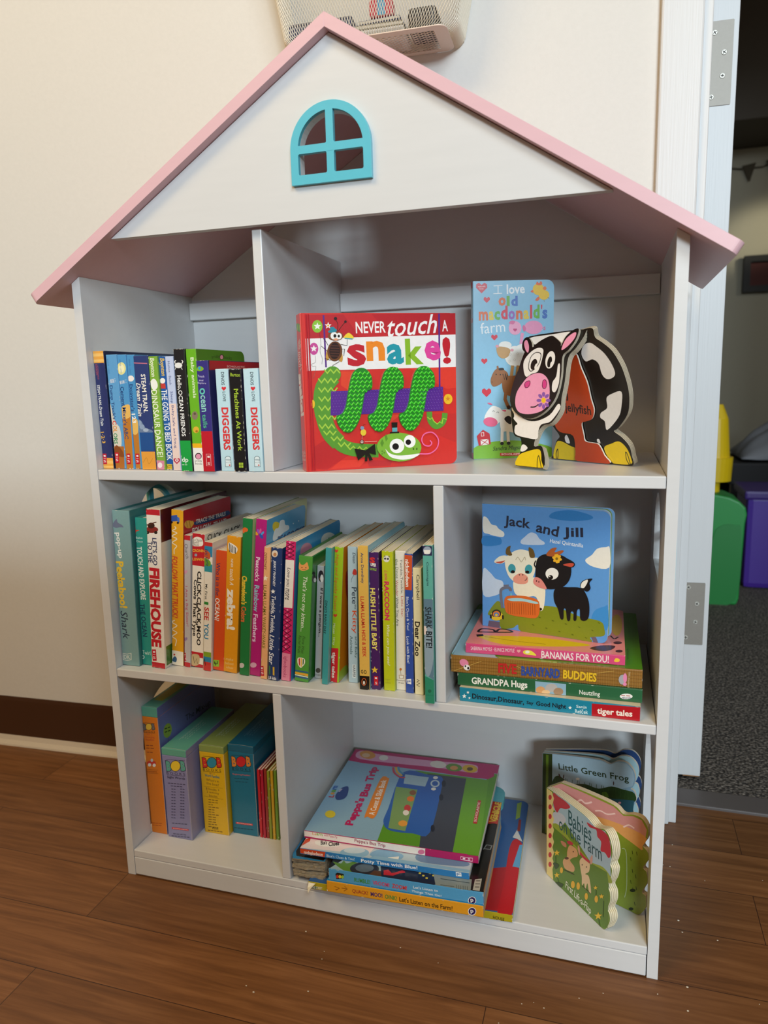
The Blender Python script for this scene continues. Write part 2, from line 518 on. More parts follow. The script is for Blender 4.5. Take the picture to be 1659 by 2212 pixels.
# ================================================================== books: places (m) and printed artwork (mm on each face, origin lower left)
PLACE = {
 'steam123': ((0.0137, 0.013, 0.6373), (0.0, 0.0, 0.0), 0.0172, 0.19, 0.1643),
 'dump': ((0.0332, 0.0146, 0.6373), (0.0, 0.0, 0.0), 0.0176, 0.14, 0.1589),
 'cement': ((0.0526, 0.013, 0.6373), (0.0, 0.0, 0.0), 0.0142, 0.14, 0.1582),
 'excav': ((0.0671, 0.014, 0.6374), (0.0, 0.0, 0.0), 0.0121, 0.14, 0.1575),
 'steamt': ((0.0825, 0.0076, 0.6376), (0.0, 0.0, 0.0), 0.0224, 0.15, 0.155),
 'dino': ((0.1066, 0.0069, 0.6375), (0.0, 0.0, 0.0), 0.0133, 0.145, 0.1536),
 'bed': ((0.1201, 0.0101, 0.6373), (0.0, 0.0, 0.0), 0.0133, 0.145, 0.1533),
 'sleep': ((0.1361, 0.0016, 0.6373), (0.0, 0.0, 0.0), 0.0123, 0.15, 0.1527),
 'hello': ((0.1542, -0.0058, 0.6375), (0.0, 0.0, 0.0), 0.0161, 0.16, 0.1611),
 'baby': ((0.1709, -0.003, 0.6373), (0.0, 0.0, 0.0), 0.0149, 0.133, 0.1607),
 'tails': ((0.1861, -0.0043, 0.6373), (0.0, 0.0, 0.0), 0.017, 0.16, 0.1453),
 'dig1': ((0.2097, 0.0019, 0.6373), (0.0, 0.0, 0.0), 0.0186, 0.13, 0.134),
 'mach': ((0.2314, -0.0018, 0.6374), (0.0, 0.0, 0.0), 0.0172, 0.13, 0.133),
 'dig2': ((0.2516, -0.0011, 0.6373), (0.0, 0.0, 0.0), 0.0211, 0.13, 0.1332),
 'shark': ((0.014, 0.0149, 0.3412), (0.0, 0.0227, 0.0), 0.0288, 0.21, 0.236),
 'touch': ((0.0432, 0.0231, 0.3412), (0.0, 0.0356, 0.0), 0.0205, 0.2, 0.2245),
 'fire': ((0.0642, 0.0158, 0.3417), (0.0, 0.0524, 0.0), 0.0225, 0.19, 0.2389),
 'truck': ((0.0882, 0.0316, 0.3421), (0.0, 0.0814, 0.0), 0.0192, 0.138, 0.2362),
 'sister': ((0.1101, 0.0303, 0.3413), (0.0, 0.0815, 0.0), 0.0098, 0.17, 0.2002),
 'click': ((0.1205, 0.0322, 0.3423), (0.0, 0.0919, 0.0), 0.0197, 0.17, 0.2027),
 'seeyou': ((0.1458, 0.0236, 0.3416), (0.0, 0.0884, 0.0), 0.0126, 0.15, 0.1932),
 'whois': ((0.1591, 0.0277, 0.3424), (0.0, 0.1045, 0.0), 0.0179, 0.16, 0.1807),
 'zebra': ((0.1783, 0.0247, 0.3426), (0.0, 0.1011, 0.0), 0.0213, 0.18, 0.2027),
 'chamel': ((0.2059, 0.021, 0.3418), (0.0, 0.0901, 0.0), 0.0147, 0.19, 0.2295),
 'peacock': ((0.2216, 0.0227, 0.3422), (0.0, 0.1066, 0.0), 0.016, 0.134, 0.2289),
 'llamaw': ((0.2423, 0.0153, 0.3414), (0.0, 0.0904, 0.0), 0.0096, 0.165, 0.1921),
 'pinkney': ((0.2548, 0.0137, 0.3418), (0.0, 0.0859, 0.0), 0.0155, 0.17, 0.1918),
 'loveyou': ((0.2732, 0.0174, 0.3418), (0.0, 0.0913, 0.0), 0.0141, 0.171, 0.2008),
 'kitten': ((0.293, 0.0191, 0.3422), (0.0, 0.0849, 0.0), 0.0202, 0.162, 0.1804),
 'penguin': ((0.3162, 0.0358, 0.3412), (0.0, 0.0696, 0.0), 0.0097, 0.15, 0.1639),
 'rainy': ((0.3336, 0.019, 0.3411), (0.0, 0.0733, 0.0), 0.0084, 0.17, 0.1939),
 'hugs': ((0.3425, 0.0284, 0.3414), (0.0, 0.0746, 0.0), 0.0125, 0.181, 0.1931),
 'kitty': ((0.3674, 0.034, 0.3409), (0.0, 0.0293, 0.0), 0.0133, 0.18, 0.1928),
 'llamah': ((0.3903, 0.0155, 0.3407), (0.0, 0.0168, 0.0), 0.0143, 0.18, 0.1992),
 'hush': ((0.4057, 0.019, 0.3407), (0.0, 0.0131, 0.0), 0.0128, 0.185, 0.1903),
 'racc': ((0.4233, 0.0201, 0.3406), (0.0, 0.0096, 0.0), 0.0151, 0.186, 0.1923),
 'twdino': ((0.4388, 0.0259, 0.3407), (0.0, 0.0146, 0.0), 0.0141, 0.19, 0.1919),
 'nick': ((0.4539, 0.0195, 0.3406), (0.0, 0.0118, 0.0), 0.0107, 0.19, 0.1904),
 'zoo': ((0.467, 0.0175, 0.3405), (0.0, 0.0, 0.0), 0.0116, 0.175, 0.1724),
 'bite': ((0.4865, -0.0051, 0.3405), (0.0, 0.0, 0.0), 0.0122, 0.2, 0.208),
 'bobor': ((0.0145, 0.0477, 0.0433), (0.0, 0.0, 0.0), 0.0283, 0.17, 0.216),
 'bobpu': ((0.0473, 0.044, 0.0433), (0.0, 0.0, 0.0), 0.0437, 0.153, 0.1525),
 'bobye': ((0.0978, 0.0703, 0.0433), (0.0, 0.0, 0.0), 0.0436, 0.158, 0.1511),
 'bobbl': ((0.1434, 0.0799, 0.0433), (0.0, 0.0, 0.0), 0.0445, 0.155, 0.1528),
 'snake': ((0.3171, 0.0259, 0.6373), (0.0, 0.0, -0.9948), 0.0285, 0.2068, 0.1985),
 'farm': ((0.5151, 0.1779, 0.6373), (0.0, 0.0, -1.2235), 0.014, 0.1126, 0.2435),
 'teal': ((0.7482, 0.0065, 0.3405), (0.0, -1.5708, -0.0262), 0.0184, 0.2, 0.2204),
 'green': ((0.7504, 0.0174, 0.3592), (0.0, -1.5708, -0.007), 0.017, 0.205, 0.2263),
 'brown': ((0.7499, 0.0205, 0.3765), (0.0, -1.5708, 0.0087), 0.0232, 0.224, 0.2343),
 'pink': ((0.7298, 0.03, 0.4), (0.0, -1.5708, 0.0035), 0.0128, 0.185, 0.197),
 'sesame': ((0.599, -0.002, 0.0433), (0.0, -1.5708, 0.0297), 0.0108, 0.272, 0.287),
 'quack': ((0.563, -0.0165, 0.0544), (0.0, -1.5708, 0.0297), 0.0163, 0.214, 0.2175),
 'rumble': ((0.5628, -0.014, 0.071), (0.0, -1.5708, 0.0314), 0.0178, 0.214, 0.2145),
 'potty': ((0.5402, 0.006, 0.0891), (0.0, -1.5708, 0.0332), 0.009, 0.2, 0.2425),
 'peppa': ((0.5485, 0.029, 0.0984), (0.0, -1.5708, 0.0297), 0.0115, 0.247, 0.254),
}
PLANES = {
 'jack': ((0.5437, 0.1026, 0.4131), (0.975, -0.2221, 0.0), (0.0, 0.0, 1.0)),
 'cowF': ((0.2453, 0.3237, 0.6374), (0.797, -0.604, 0.0), (0.1877, 0.2476, 0.9505)),
 'cowR': ((0.3111, 0.4104, 0.6374), (0.797, -0.604, 0.0), (-0.1883, -0.2485, 0.9502)),
 'babF': ((0.6335, 0.108, 0.0434), (0.6553, -0.7554, 0.0), (0.0, 0.0, 1.0)),
 'babB': ((0.6395, 0.114, 0.0434), (0.8938, -0.4485, 0.0), (0.0, 0.0, 1.0)),
 'frogF': ((0.6172, 0.2046, 0.0434), (0.9563, -0.2924, 0.0), (0.0, 0.0, 1.0)),
}
SIL = {
 'cow_body': [(406.9, 173.0), (488.6, 176.0), (497.3, 171.1), (488.4, 153.5), (479.6, 141.7), (482.7, 111.0), (483.6, 91.1), (485.7, 75.9), (477.1, 60.4), (465.5, 56.7), (459.0, 48.2), (457.3, 30.2), (470.9, 29.7), (479.8, 3.2), (435.1, 3.2), (437.4, 22.8), (431.9, 38.7), (418.7, 43.4), (405.2, 71.4), (402.1, 82.8), (399.5, 112.3), (402.5, 145.1), (408.3, 162.8)],
 'cow_head': [(403.3, 169.3), (409.5, 170.0), (417.6, 162.2), (420.8, 156.4), (427.1, 161.6), (437.0, 166.6), (448.2, 169.6), (456.1, 166.2), (465.9, 159.4), (467.4, 155.4), (471.4, 166.8), (479.9, 173.9), (487.7, 176.0), (490.0, 171.6), (488.1, 161.1), (481.0, 150.0), (473.8, 141.9), (478.6, 117.2), (477.9, 91.1), (465.7, 72.5), (444.3, 63.3), (420.5, 68.8), (404.9, 82.0), (400.6, 97.5), (403.0, 122.1), (412.3, 144.6), (403.4, 154.9), (400.8, 163.2)],
 'cow_rear': [(490.9, 175.4), (506.5, 176.2), (508.1, 165.2), (517.7, 157.9), (528.6, 147.7), (536.0, 133.3), (539.6, 121.2), (542.0, 103.1), (540.8, 86.3), (534.5, 68.4), (517.6, 50.4), (510.6, 46.1), (520.6, 38.4), (529.2, 27.5), (530.6, 14.5), (528.3, 0.6), (495.0, 0.6), (443.8, 0.6), (400.3, 0.6), (402.7, 7.4), (412.8, 27.0), (420.7, 35.4), (413.7, 47.5), (407.7, 61.3), (414.2, 94.3), (431.3, 127.5), (450.7, 155.7), (469.9, 170.1)],
 'cow_page': [(476.1, 148.1), (481.1, 129.1), (486.2, 110.1), (487.2, 89.3), (488.7, 74.8), (483.3, 63.2), (473.8, 59.3), (465.2, 56.1), (464.7, 40.8), (465.5, 31.5), (477.8, 29.6), (486.0, 27.5), (491.6, 13.5), (496.0, 1.8), (446.0, 1.8), (445.7, 15.6), (447.0, 38.3), (426.3, 42.7), (419.9, 54.7), (430.9, 77.3), (437.3, 110.9), (453.4, 134.8)],
 'babF': [(0.5, 0.6), (0.5, 0.6), (-2.2, 134.3), (-2.2, 134.3), (19.0, 136.8), (59.2, 138.7), (86.0, 138.2), (101.1, 133.8), (119.6, 140.9), (129.9, 133.6), (134.5, 118.4), (132.1, 105.5), (130.3, 100.5), (134.5, 94.2), (132.1, 80.3), (126.9, 67.6), (131.8, 61.7), (132.9, 50.1), (128.2, 35.1), (132.0, 30.9), (133.4, 21.0), (125.9, 4.3), (117.8, 0.6), (111.4, 0.6), (111.4, 0.6)],
 'babB': [(-7.1, 0.6), (-7.1, 0.6), (-9.1, 129.3), (-9.1, 129.3), (14.3, 146.3), (14.3, 146.3), (51.1, 146.7), (92.5, 144.2), (106.5, 136.6), (119.9, 141.5), (132.5, 140.6), (140.6, 128.7), (138.8, 114.0), (134.3, 103.4), (140.6, 97.7), (142.4, 87.6), (135.7, 72.6), (140.5, 67.9), (142.2, 54.5), (135.5, 36.8), (140.4, 32.9), (141.4, 17.4), (132.3, 1.6), (121.8, 0.6), (121.8, 0.6)],
 'frogF': [(0.6, 0.6), (0.6, 0.6), (0.7, 136.2), (0.7, 136.2), (16.0, 139.0), (67.6, 147.4), (92.0, 149.7), (104.1, 147.4), (115.7, 155.1), (128.2, 156.1), (137.7, 147.9), (141.1, 135.4), (138.5, 122.7), (135.2, 117.9), (140.3, 114.7), (143.0, 101.9), (138.1, 86.5), (139.8, 81.9), (142.5, 70.7), (137.7, 51.7), (135.5, 19.3), (135.5, 19.3)],
}
COILS = [[(73.3, 129.9), (81.8, 128.6), (88.5, 121.0), (90.2, 112.0), (88.8, 103.1), (80.8, 99.6), (77.9, 89.9), (74.9, 75.0), (71.0, 63.0), (64.4, 52.7), (56.4, 48.0), (48.0, 51.9), (42.5, 60.4), (41.7, 69.9), (48.8, 72.9), (53.8, 81.7), (56.6, 95.1), (60.6, 112.8), (65.3, 124.5)], [(115.3, 130.3), (124.0, 128.9), (131.0, 121.2), (132.7, 112.2), (131.4, 103.1), (123.3, 99.5), (120.3, 89.8), (117.4, 74.7), (113.5, 62.6), (106.8, 52.1), (98.7, 47.4), (90.1, 51.3), (84.3, 59.9), (83.5, 69.5), (90.7, 72.6), (95.7, 81.5), (98.5, 95.0), (102.5, 112.9), (107.2, 124.8)], [(157.7, 130.6), (166.6, 129.3), (173.8, 121.5), (175.7, 112.3), (174.4, 103.2), (166.1, 99.6), (163.1, 89.7), (160.2, 74.4), (156.4, 62.1), (149.6, 51.6), (141.3, 46.8), (132.5, 50.7), (126.5, 59.5), (125.6, 69.2), (132.9, 72.3), (138.0, 81.3), (140.7, 94.9), (144.7, 113.1), (149.5, 125.1)]]
ART = {
 'steam123:spine': [
  ('P','e9a545',[(0.1,147.9),(17.1,147.9),(17.1,164.3),(0.1,164.3)]),
  ('P','f3c069',[(0.1,156.9),(17.1,156.9),(17.1,161),(0.1,161)]),
  ('P','f3c069',[(0.1,149.5),(17.1,149.5),(17.1,152.8),(0.1,152.8)]),
  ('P','e9a545',[(0.1,0),(17.1,0),(17.1,15.6),(0.1,15.6)]),
  ('P','f3c069',[(0.1,7.4),(17.1,7.4),(17.1,11.5),(0.1,11.5)]),
  ('P','f3c069',[(0.1,1.6),(17.1,1.6),(17.1,4.1),(0.1,4.1)]),
  ('T','b9505a','RINKER',3.34,138.85,15.5,2.51,-89.5,0,0),
  ('T','b9505a','LICHTENHELD',5.58,135.5,20.32,2.29,-91.7,0,0),
  ('T','f2f0ea','STEAM TRAIN,',3.99,103.56,28.41,5.05,-89.2,0.03,0),
  ('T','f2f0ea','Dream Train',4.66,74.67,26.92,5.07,-89.2,0.02,0.3),
  ('T','f0b443','1·2·3',4.04,44.37,16.04,5.54,-85.7,0.03,0),
  ('P','c4122c',[(0.7,21.5),(7,21.5),(6.7,6.5),(0.3,6.4)]),
  ('P','f3dfe0',[(2.1,19.4),(5.5,19.4),(5.5,16.9),(2.3,16.9)]),
  ('L','f3dfe0',0.59,[(1.6,14.7),(5.4,14.7)],0),
  ('T','f3dfe0','S',3.31,10.77,4.25,3.6,0.4,0.02,0),
 ],
 'dump:spine': [
  ('S','d9d2c2',[(0.2,91.8),(5.7,67.1),(12.9,56.5),(12.4,31.8),(0.9,31.8),(0.2,67.2)]),
  ('P','b06a2a',[(0.2,31.8),(16.6,31.8),(14.7,0.2),(0.2,0.2)]),
  ('S','8a4a20',[(0.2,26.4),(4.3,33.5),(12.9,26.4),(15,16.7),(2.7,19.3)]),
  ('T','4a78a8','RINKER · LONG',2.79,143,19.72,2.28,-88.4,0,0),
  ('T','eef2f6','Goodnight,Goodnight',6.91,122.84,5.27,12.5,-80.3,0.02,0),
  ('T','1f3f78',"Dump Truck's",4.02,93.26,47.03,6.68,-89.1,0.03,0),
  ('T','d6463c','C',4.45,64.91,6.16,6.71,-88.3,0.04,0),
  ('T','e08a2a','OL',4.56,56.1,9.7,6.7,-91.2,0.04,0),
  ('T','3a8a5a','ORS',4.09,42.85,15.06,6.71,-92.1,0.04,0),
  ('P','c4122c',[(0.6,23.2),(6.9,23.2),(6.6,8.2),(0.3,8.2)]),
  ('P','f3dfe0',[(2.1,21.1),(5.5,21.1),(5.4,18.6),(2.2,18.6)]),
  ('L','f3dfe0',0.58,[(1.6,16.4),(5.4,16.4)],0),
  ('T','f3dfe0','S',3.28,12.5,4.21,3.58,0.3,0.02,0),
 ],
 'cement:spine': [
  ('P','c07a2c',[(0.2,77.5),(13.9,77.3),(11,0.2),(0.2,0.2)]),
  ('S','e8b860',[(0.2,86.2),(13.9,89.4),(13.9,73.8),(0.2,70.6)]),
  ('E','e8e29a',5.4,139.33,7.3,-0.22,-0.89,-8.49),
  ('E','f4f0c4',5.4,139.33,4.47,-0.14,-0.57,-5.43),
  ('T','3f72ac','RINKER · LONG',4.45,141.89,18.72,2.25,-88.5,0,0),
  ('T','eef2f6','Construction Site',6.7,121.04,4.34,12.34,-82.4,0.02,0),
  ('T','1f3f78','Cement',4,101.23,26.73,6.17,-89.4,0.03,0),
  ('T','1f3f78',"Mixer's ABC",4.38,64.13,43.99,6.2,-90,0.03,0),
  ('P','c4122c',[(1.7,21.7),(7.9,21.7),(7.6,6.8),(1.4,6.7)]),
  ('P','f3dfe0',[(3.1,19.5),(6.4,19.5),(6.4,17.1),(3.3,17)]),
  ('L','f3dfe0',0.58,[(2.6,14.9),(6.4,14.9)],0),
  ('T','f3dfe0','S',4.31,11.02,4.16,3.55,0.4,0.02,0),
 ],
 'excav:spine': [
  ('P','c07a2c',[(0.2,54.6),(9.3,56.2),(7.9,0.2),(0.2,0.2)]),
  ('S','e8b860',[(0.2,68.5),(9.1,68.4),(8.2,51),(0.2,49.3)]),
  ('E','f1e9e4',4.04,125.23,5.25,-0.14,-0.41,-4.08),
  ('T','3f72ac','RINKER · LONG',4.1,141.78,19.49,2.23,-89.9,0,0),
  ('T','1f3f78',"Excavator's",3.62,98.91,37.31,5.71,-90.8,0.03,0),
  ('T','f4f1ec','123',3.75,70.63,13.05,6.17,-86.8,0.05,0),
  ('P','c4122c',[(1,21.5),(7.1,21.5),(6.9,6.7),(0.7,6.6)]),
  ('P','f3dfe0',[(2.4,19.4),(5.7,19.4),(5.7,16.9),(2.6,16.9)]),
  ('L','f3dfe0',0.58,[(2,14.8),(5.7,14.8)],0),
  ('T','f3dfe0','S',3.63,10.9,4.13,3.54,0.4,0.02,0),
 ],
 'steamt:spine': [
  ('P','c26f86',[(0.2,146.3),(21.2,144.9),(21.3,143.6),(0.2,145)]),
  ('S','6b7f9e',[(0.2,68.5),(4.6,66.7),(9.9,58.1),(19.6,54.5),(20.2,51.1),(1.1,51.2),(0.2,54.7)]),
  ('E','8fa2bd',1.37,64.16,3.23,-0.03,-0.37,-3.79),
  ('E','8fa2bd',4.9,58.96,4.03,-0.03,-0.34,-3.45),
  ('E','a6b4c8',10.53,54.61,4.42,-0.03,-0.23,-2.41),
  ('P','1f4f8e',[(0.2,51.2),(21.2,51.1),(20.8,25.5),(0.2,25.5)]),
  ('P','e8a040',[(0.1,0),(22.3,0),(22.3,24.8),(0.1,24.8)]),
  ('T','f3efe4','STEAM TRAIN.',13.15,104.44,51.65,7.2,-90.2,0.04,0),
  ('T','f3efe4','Dream Train',4.14,96.16,45.13,6.84,-91.1,0.03,0.3),
  ('L','c98a34',0.76,[(2.1,9.4),(7.9,16.4),(11.1,7.7),(17.9,15.6)],1),
 ],
 'dino:spine': [
  ('T','eef3da','Boynton',4.89,139.07,24.98,8.66,-89.1,0.03,0.2),
  ('S','f3f4ea',[(1.2,120.8),(6.4,124),(10.9,118.9),(10.8,112.2),(4.9,108.1),(1.1,113.3)]),
  ('T','eef3da','DINOSAUR',5.45,82.92,51.46,9.15,-88.7,0.03,0),
  ('T','eef3da','DANCE!',6.18,36.09,37.11,9.23,-87.9,0.03,0),
  ('P','d98aa0',[(0.2,13.2),(12.4,12.4),(11.6,0.2),(0.2,0.2)]),
  ('E','f6e6ea',5.03,6.24,3.61,0.03,-0.35,-3.84),
 ],
 'bed:spine': [
  ('T','f0c64a','Boynton',4.9,139.11,23.65,8.62,-88.6,0.03,0.2),
  ('E','f2efe8',3.76,120.93,4.3,-0.11,-0.34,-3.68),
  ('P','c9403a',[(0.2,117.4),(7.7,117.1),(7.9,110.4),(0.2,110.6)]),
  ('T','f2f2f2','THE GOING TO BED BOOK',5.3,61.01,95.77,9.14,-89.5,0.03,0),
  ('P','e6bf3a',[(0.2,7.9),(8.8,7.4),(8.6,0.5),(0.2,0.9)]),
  ('T','221f1c','Little',5.31,5.65,9.96,2.45,-1.5,0.02,0),
  ('T','221f1c','Simon',5.51,2.86,10.37,2.45,-1.4,0.02,0),
 ],
 'sleep:spine': [
  ('P','efd5cb',[(0.9,90.4),(12,90.2),(10.9,0.2),(0.2,0.2)]),
  ('T','3a4a86','Hutton · Busch',5.25,130.71,30.96,3.47,-89.4,0,0),
  ('T','3a4a86','Sleep Baby,Safe and Snug',5.58,68.51,76.22,4.68,-89.8,0.01,0),
  ('P','c43a54',[(5.8,8.7),(1.1,13.1),(1.5,15.8),(4,17.1),(6.4,15.4),(9.1,17.2),(11.3,15.8),(11.3,13.2)]),
  ('P','f7eeee',[(6,11.1),(3.5,13.5),(3.7,14.9),(5,15.6),(6.3,14.7),(7.8,15.6),(9,14.9),(9,13.5)]),
  ('P','c43a54',[(6.1,12.4),(5,13.5),(5.1,14.1),(5.7,14.4),(6.3,14),(6.9,14.4),(7.4,14.1),(7.4,13.5)]),
 ],
 'hello:spine': [
  ('P','17a044',[(0.1,0),(16,0),(16,41.1),(0.1,41.1)]),
  ('E','e9e9e4',6.23,139.83,5.65,-0.18,-0.31,-3.55),
  ('L','e9e9e4',1.23,[(1.7,142.4),(1,144.9),(3,146.4)],1),
  ('L','e9e9e4',1.22,[(11.5,142.1),(13.2,144.5),(11.5,146.4)],1),
  ('L','e9e9e4',0.88,[(2.2,137.5),(0.2,134.3)],1),
  ('L','e9e9e4',0.88,[(9.8,137.3),(11.6,134.3)],1),
  ('T','f5f5f2','Hello,OCEAN FRIENDS',5.7,86.84,80.06,7.26,-89.4,0.03,0),
  ('T','e8f4e8','dp',5.69,14.66,10.01,8.15,-1.6,0.03,0),
  ('L','e8f4e8',0.64,[(0.6,8.7),(4,8.6)],0),
  ('L','e8f4e8',0.66,[(5,8.6),(8.5,8.6)],0),
 ],
 'baby:spine': [
  ('T','eaf3d4','Baby animals',8.1,123.45,52.46,6.39,-89.8,0.03,0),
  ('E','8a7a64',6.91,74.19,4.54,-0.05,-0.46,-5.62),
  ('E','5f5242',7.11,76.67,1.89,-0.02,-0.13,-1.65),
  ('E','e0b23a',7.29,55.44,4.55,-0.03,-0.35,-4.33),
  ('E','a9761e',8.08,53.44,1.9,-0.01,-0.13,-1.67),
  ('P','f2b51f',[(0.1,31.3),(14.8,31.3),(14.8,37.3),(0.1,37.3)]),
  ('P','f4f2ec',[(0.1,0),(14.8,0),(14.8,31.3),(0.1,31.3)]),
  ('E','2a211e',8.09,20.27,4.96,0.02,-0.35,-4.39),
  ('E','e79ab4',8.06,19.93,3.82,0.02,-0.28,-3.54),
  ('T','2a211e','priddy',7.74,13.69,10.3,3.39,-1.5,0,0),
  ('T','2a211e','books',7.86,10.31,10.31,2.88,-1.5,0,0),
 ],
 'tails:spine': [
  ('P','c0182b',[(0.1,0),(16.9,0),(16.9,53.5),(0.1,53.5)]),
  ('S','7fb02f',[(0.2,133.6),(3.3,138),(8.8,136.9),(10.4,134.1),(7.5,132.1),(2.8,131.9)]),
  ('E','2f9ad0',4.42,135.44,1.85,-0.06,-0.15,-1.93),
  ('T','d8d4ee','Touch',5.82,125.09,9.65,2.92,-5.4,0,0),
  ('T','d8d4ee','and',5.61,120,6.32,2.28,-5.9,0,0),
  ('T','d8d4ee','Explore',6.53,116.02,12.26,2.92,-4.4,0,0),
  ('E','63c4b8',6.16,105.64,4.1,-0.09,-0.33,-4.22),
  ('E','2f2a6e',6.16,105.64,2.05,-0.04,-0.18,-2.27),
  ('T','8fd0c4','cean',6.51,89.88,21.75,7.12,-89.1,0.03,0),
  ('T','4fb58a','tails',7.22,66.65,18.16,6.41,-87.4,0.03,0),
  ('P','c0182b',[(5.7,23.1),(12.1,23.2),(12.1,7.6),(5.3,7.5)]),
  ('L','eccfd2',0.45,[(5.7,23.1),(12.1,23.2),(12.1,7.6),(5.3,7.5),(5.7,23.1)],0),
  ('T','f3dfe0','S',8.73,10.65,4.15,3.37,-1.9,0.02,0),
  ('P','f3dfe0',[(7.1,21),(10.7,21),(10.8,18.5),(7.3,18.5)]),
 ],
 'dig1:spine': [
  ('T','27323c','DINOS',10.4,121.39,16.76,4.78,-91,0.02,0),
  ('P','d8343c',[(10.8,105.6),(7.7,108.5),(8,110.3),(9.6,111.1),(11.1,109.9),(12.9,111),(14.3,110.1),(14.3,108.4)]),
  ('T','27323c','LOVE',10.84,98.16,12.51,4.43,-90.8,0.02,0),
  ('T','d83a3c','DIGGERS',10.5,56.01,56.12,10.42,-90.1,0.07,0),
  ('P','6f8a94',[(6.2,17.9),(8.8,20.3),(12.9,20.3),(15,18),(15.2,5.6),(5.8,5.5)]),
  ('P','dfeef2',[(6.9,17.4),(9.1,19.4),(12.6,19.4),(14.2,17.4),(14.5,6.2),(6.6,6.2)]),
  ('L','6f8a94',0.53,[(7.3,15.6),(14.8,15.6)],0),
  ('T','33404a','cottage',10.93,13.83,6.73,1.34,-1.1,0,0),
  ('T','33404a','door press',10.93,11.15,7.1,1.34,-1,0,0),
  ('E','d05048',12.58,7.89,1.12,0.01,-0.07,-1.01),
 ],
 'dig2:spine': [
  ('T','27323c','DINOS',12.1,120.24,16.49,4.64,-90.6,0.02,0),
  ('P','d8343c',[(12.6,104.7),(9.6,107.6),(9.8,109.3),(11.4,110.1),(12.9,109),(14.6,110.1),(16,109.2),(16,107.4)]),
  ('T','27323c','LOVE',12.7,97.38,12.31,4.3,-90.3,0.02,0),
  ('T','d83a3c','DIGGERS',12.69,55.92,55.21,10.12,-89.7,0.07,0),
  ('P','6f8a94',[(8.8,18.4),(11.3,20.8),(15.3,20.8),(17.3,18.5),(17.6,6.3),(8.5,6.2)]),
  ('P','dfeef2',[(9.5,17.9),(11.6,19.9),(15,19.9),(16.5,18),(17,6.9),(9.3,6.9)]),
  ('L','6f8a94',0.52,[(9.9,16.1),(17.2,16.2)],0),
  ('T','33404a','cottage',13.42,14.43,6.53,1.32,-1.1,0,0),
  ('T','33404a','door press',13.44,11.79,6.9,1.32,-1,0,0),
  ('E','d05048',15.06,8.58,1.09,0.01,-0.06,-0.99),
 ],
 'mach:spine': [
  ('T','a7c43a','Barton',9.1,125.54,13.9,4.47,-4.2,0.02,0),
  ('T','a7c43a','Machines At Work',9.42,67.27,80.75,6.59,-89.2,0.03,0),
  ('P','a7c43a',[(6.7,11.6),(13,11.7),(12.9,5),(6.6,5)]),
  ('L','17161a',0.53,[(9.9,11.7),(9.6,5)],0),
  ('L','17161a',0.53,[(6.7,8.3),(13.1,8.4)],0),
 ],
 'baby:front': [
  ('T','2b3a12','priddy',50.48,151.29,21.07,5.7,3.2,0,0),
  ('E','3a2420',66.5,151.67,5.6,0.13,-0.49,-3.77),
  ('E','dd8f9c',66.46,151.33,4.19,0.1,-0.38,-2.92),
  ('T','2b3a12','books',83.64,151.12,22.48,5.28,-1.8,0,0),
 ],
 'tails:front': [
  ('P','b5202c',[(4.4,145),(148.4,144.4),(147.3,136.1),(2.8,132.8)]),
  ('T','e8b8b0','SCHOLASTIC',75.87,137.94,52.45,2.76,-0.3,0.03,0),
 ],
 'shark:spine': [
  ('S','6d7690',[(0.2,215.4),(3,219.3),(7.3,223),(8.9,217.9),(15.6,214.8),(17.7,211.5),(12.3,211.2),(5.2,209.9),(0.2,211.3),(0.2,208.5),(0.2,213.9)]),
  ('T','eef0ec','pop-up',6.75,183.82,38.39,8.14,-86.6,0.05,0),
  ('T','f0c93a','Peekaboo!',8.05,124.61,71.2,13.52,-88.5,0.07,0),
  ('T','2b3a4e','Shark',8.91,62.67,43.56,12.01,-88.2,0.01,0.2),
  ('L','d4ded8',1.19,[(1.6,17.9),(8.4,17.4),(15.7,19.5),(15.3,9.3),(8,7.4),(1.2,7.7),(1.6,17.9)],0),
  ('T','d4ded8','DK',8.39,12.87,11.17,6.31,3.6,0.04,0),
 ],
 'touch:spine': [
  ('S','d8402c',[(0.2,210.1),(0.2,208.8),(0.3,211.7),(0.2,206.4),(6.9,206.1),(0.7,203),(1.5,198.7),(0.2,201.9),(0.2,199.7),(0.2,204.3)]),
  ('T','cfe8e4','Babin',5.81,194.78,10.94,3.15,1.5,0,0),
  ('T','cfe8e4','Chaux',5.92,189.57,11.15,3.16,1.6,0,0),
  ('T','e6f1ee','TOUCH AND EXPLORE',5.92,141.42,80.29,8.9,-88.3,0.05,0),
  ('T','143a5c','THE OCEAN',5.45,69.59,50.76,8.21,-87.6,0.04,0),
  ('T','cfe8e4','Twirl',7.26,19.07,13.86,6.42,-0.6,0,0),
  ('E','cfe8e4',0.8,11.37,2.88,0.36,-0.18,-2.99),
  ('E','2a8a80',0.8,11.37,1.64,0.21,-0.1,-1.68),
 ],
 'fire:spine': [
  ('P','c0202e',[(0.1,230.5),(22.4,230.5),(22.4,238.9),(0.1,238.9)]),
  ('P','c0202e',[(0.1,0),(22.4,0),(22.4,8.4),(0.1,8.4)]),
  ('E','8a2a24',8.21,209.15,10.64,0.92,-0.2,-4.81),
  ('E','3a2018',7.49,215.08,5.81,0.49,-0.18,-4.29),
  ('E','2a2018',1.22,204.26,2.73,0.24,-0.1,-2.41),
  ('E','2a2018',14.81,205.46,2.71,0.24,-0.1,-2.4),
  ('L','5a3020',1.46,[(0.2,215.2),(16.4,220.9)],0),
  ('T','22305e',"LET'S GO",12.11,177.01,40.31,7.4,-90.1,0.04,0),
  ('T','22305e','TO THE',4.14,175.84,31.2,7.46,-89.6,0.04,0),
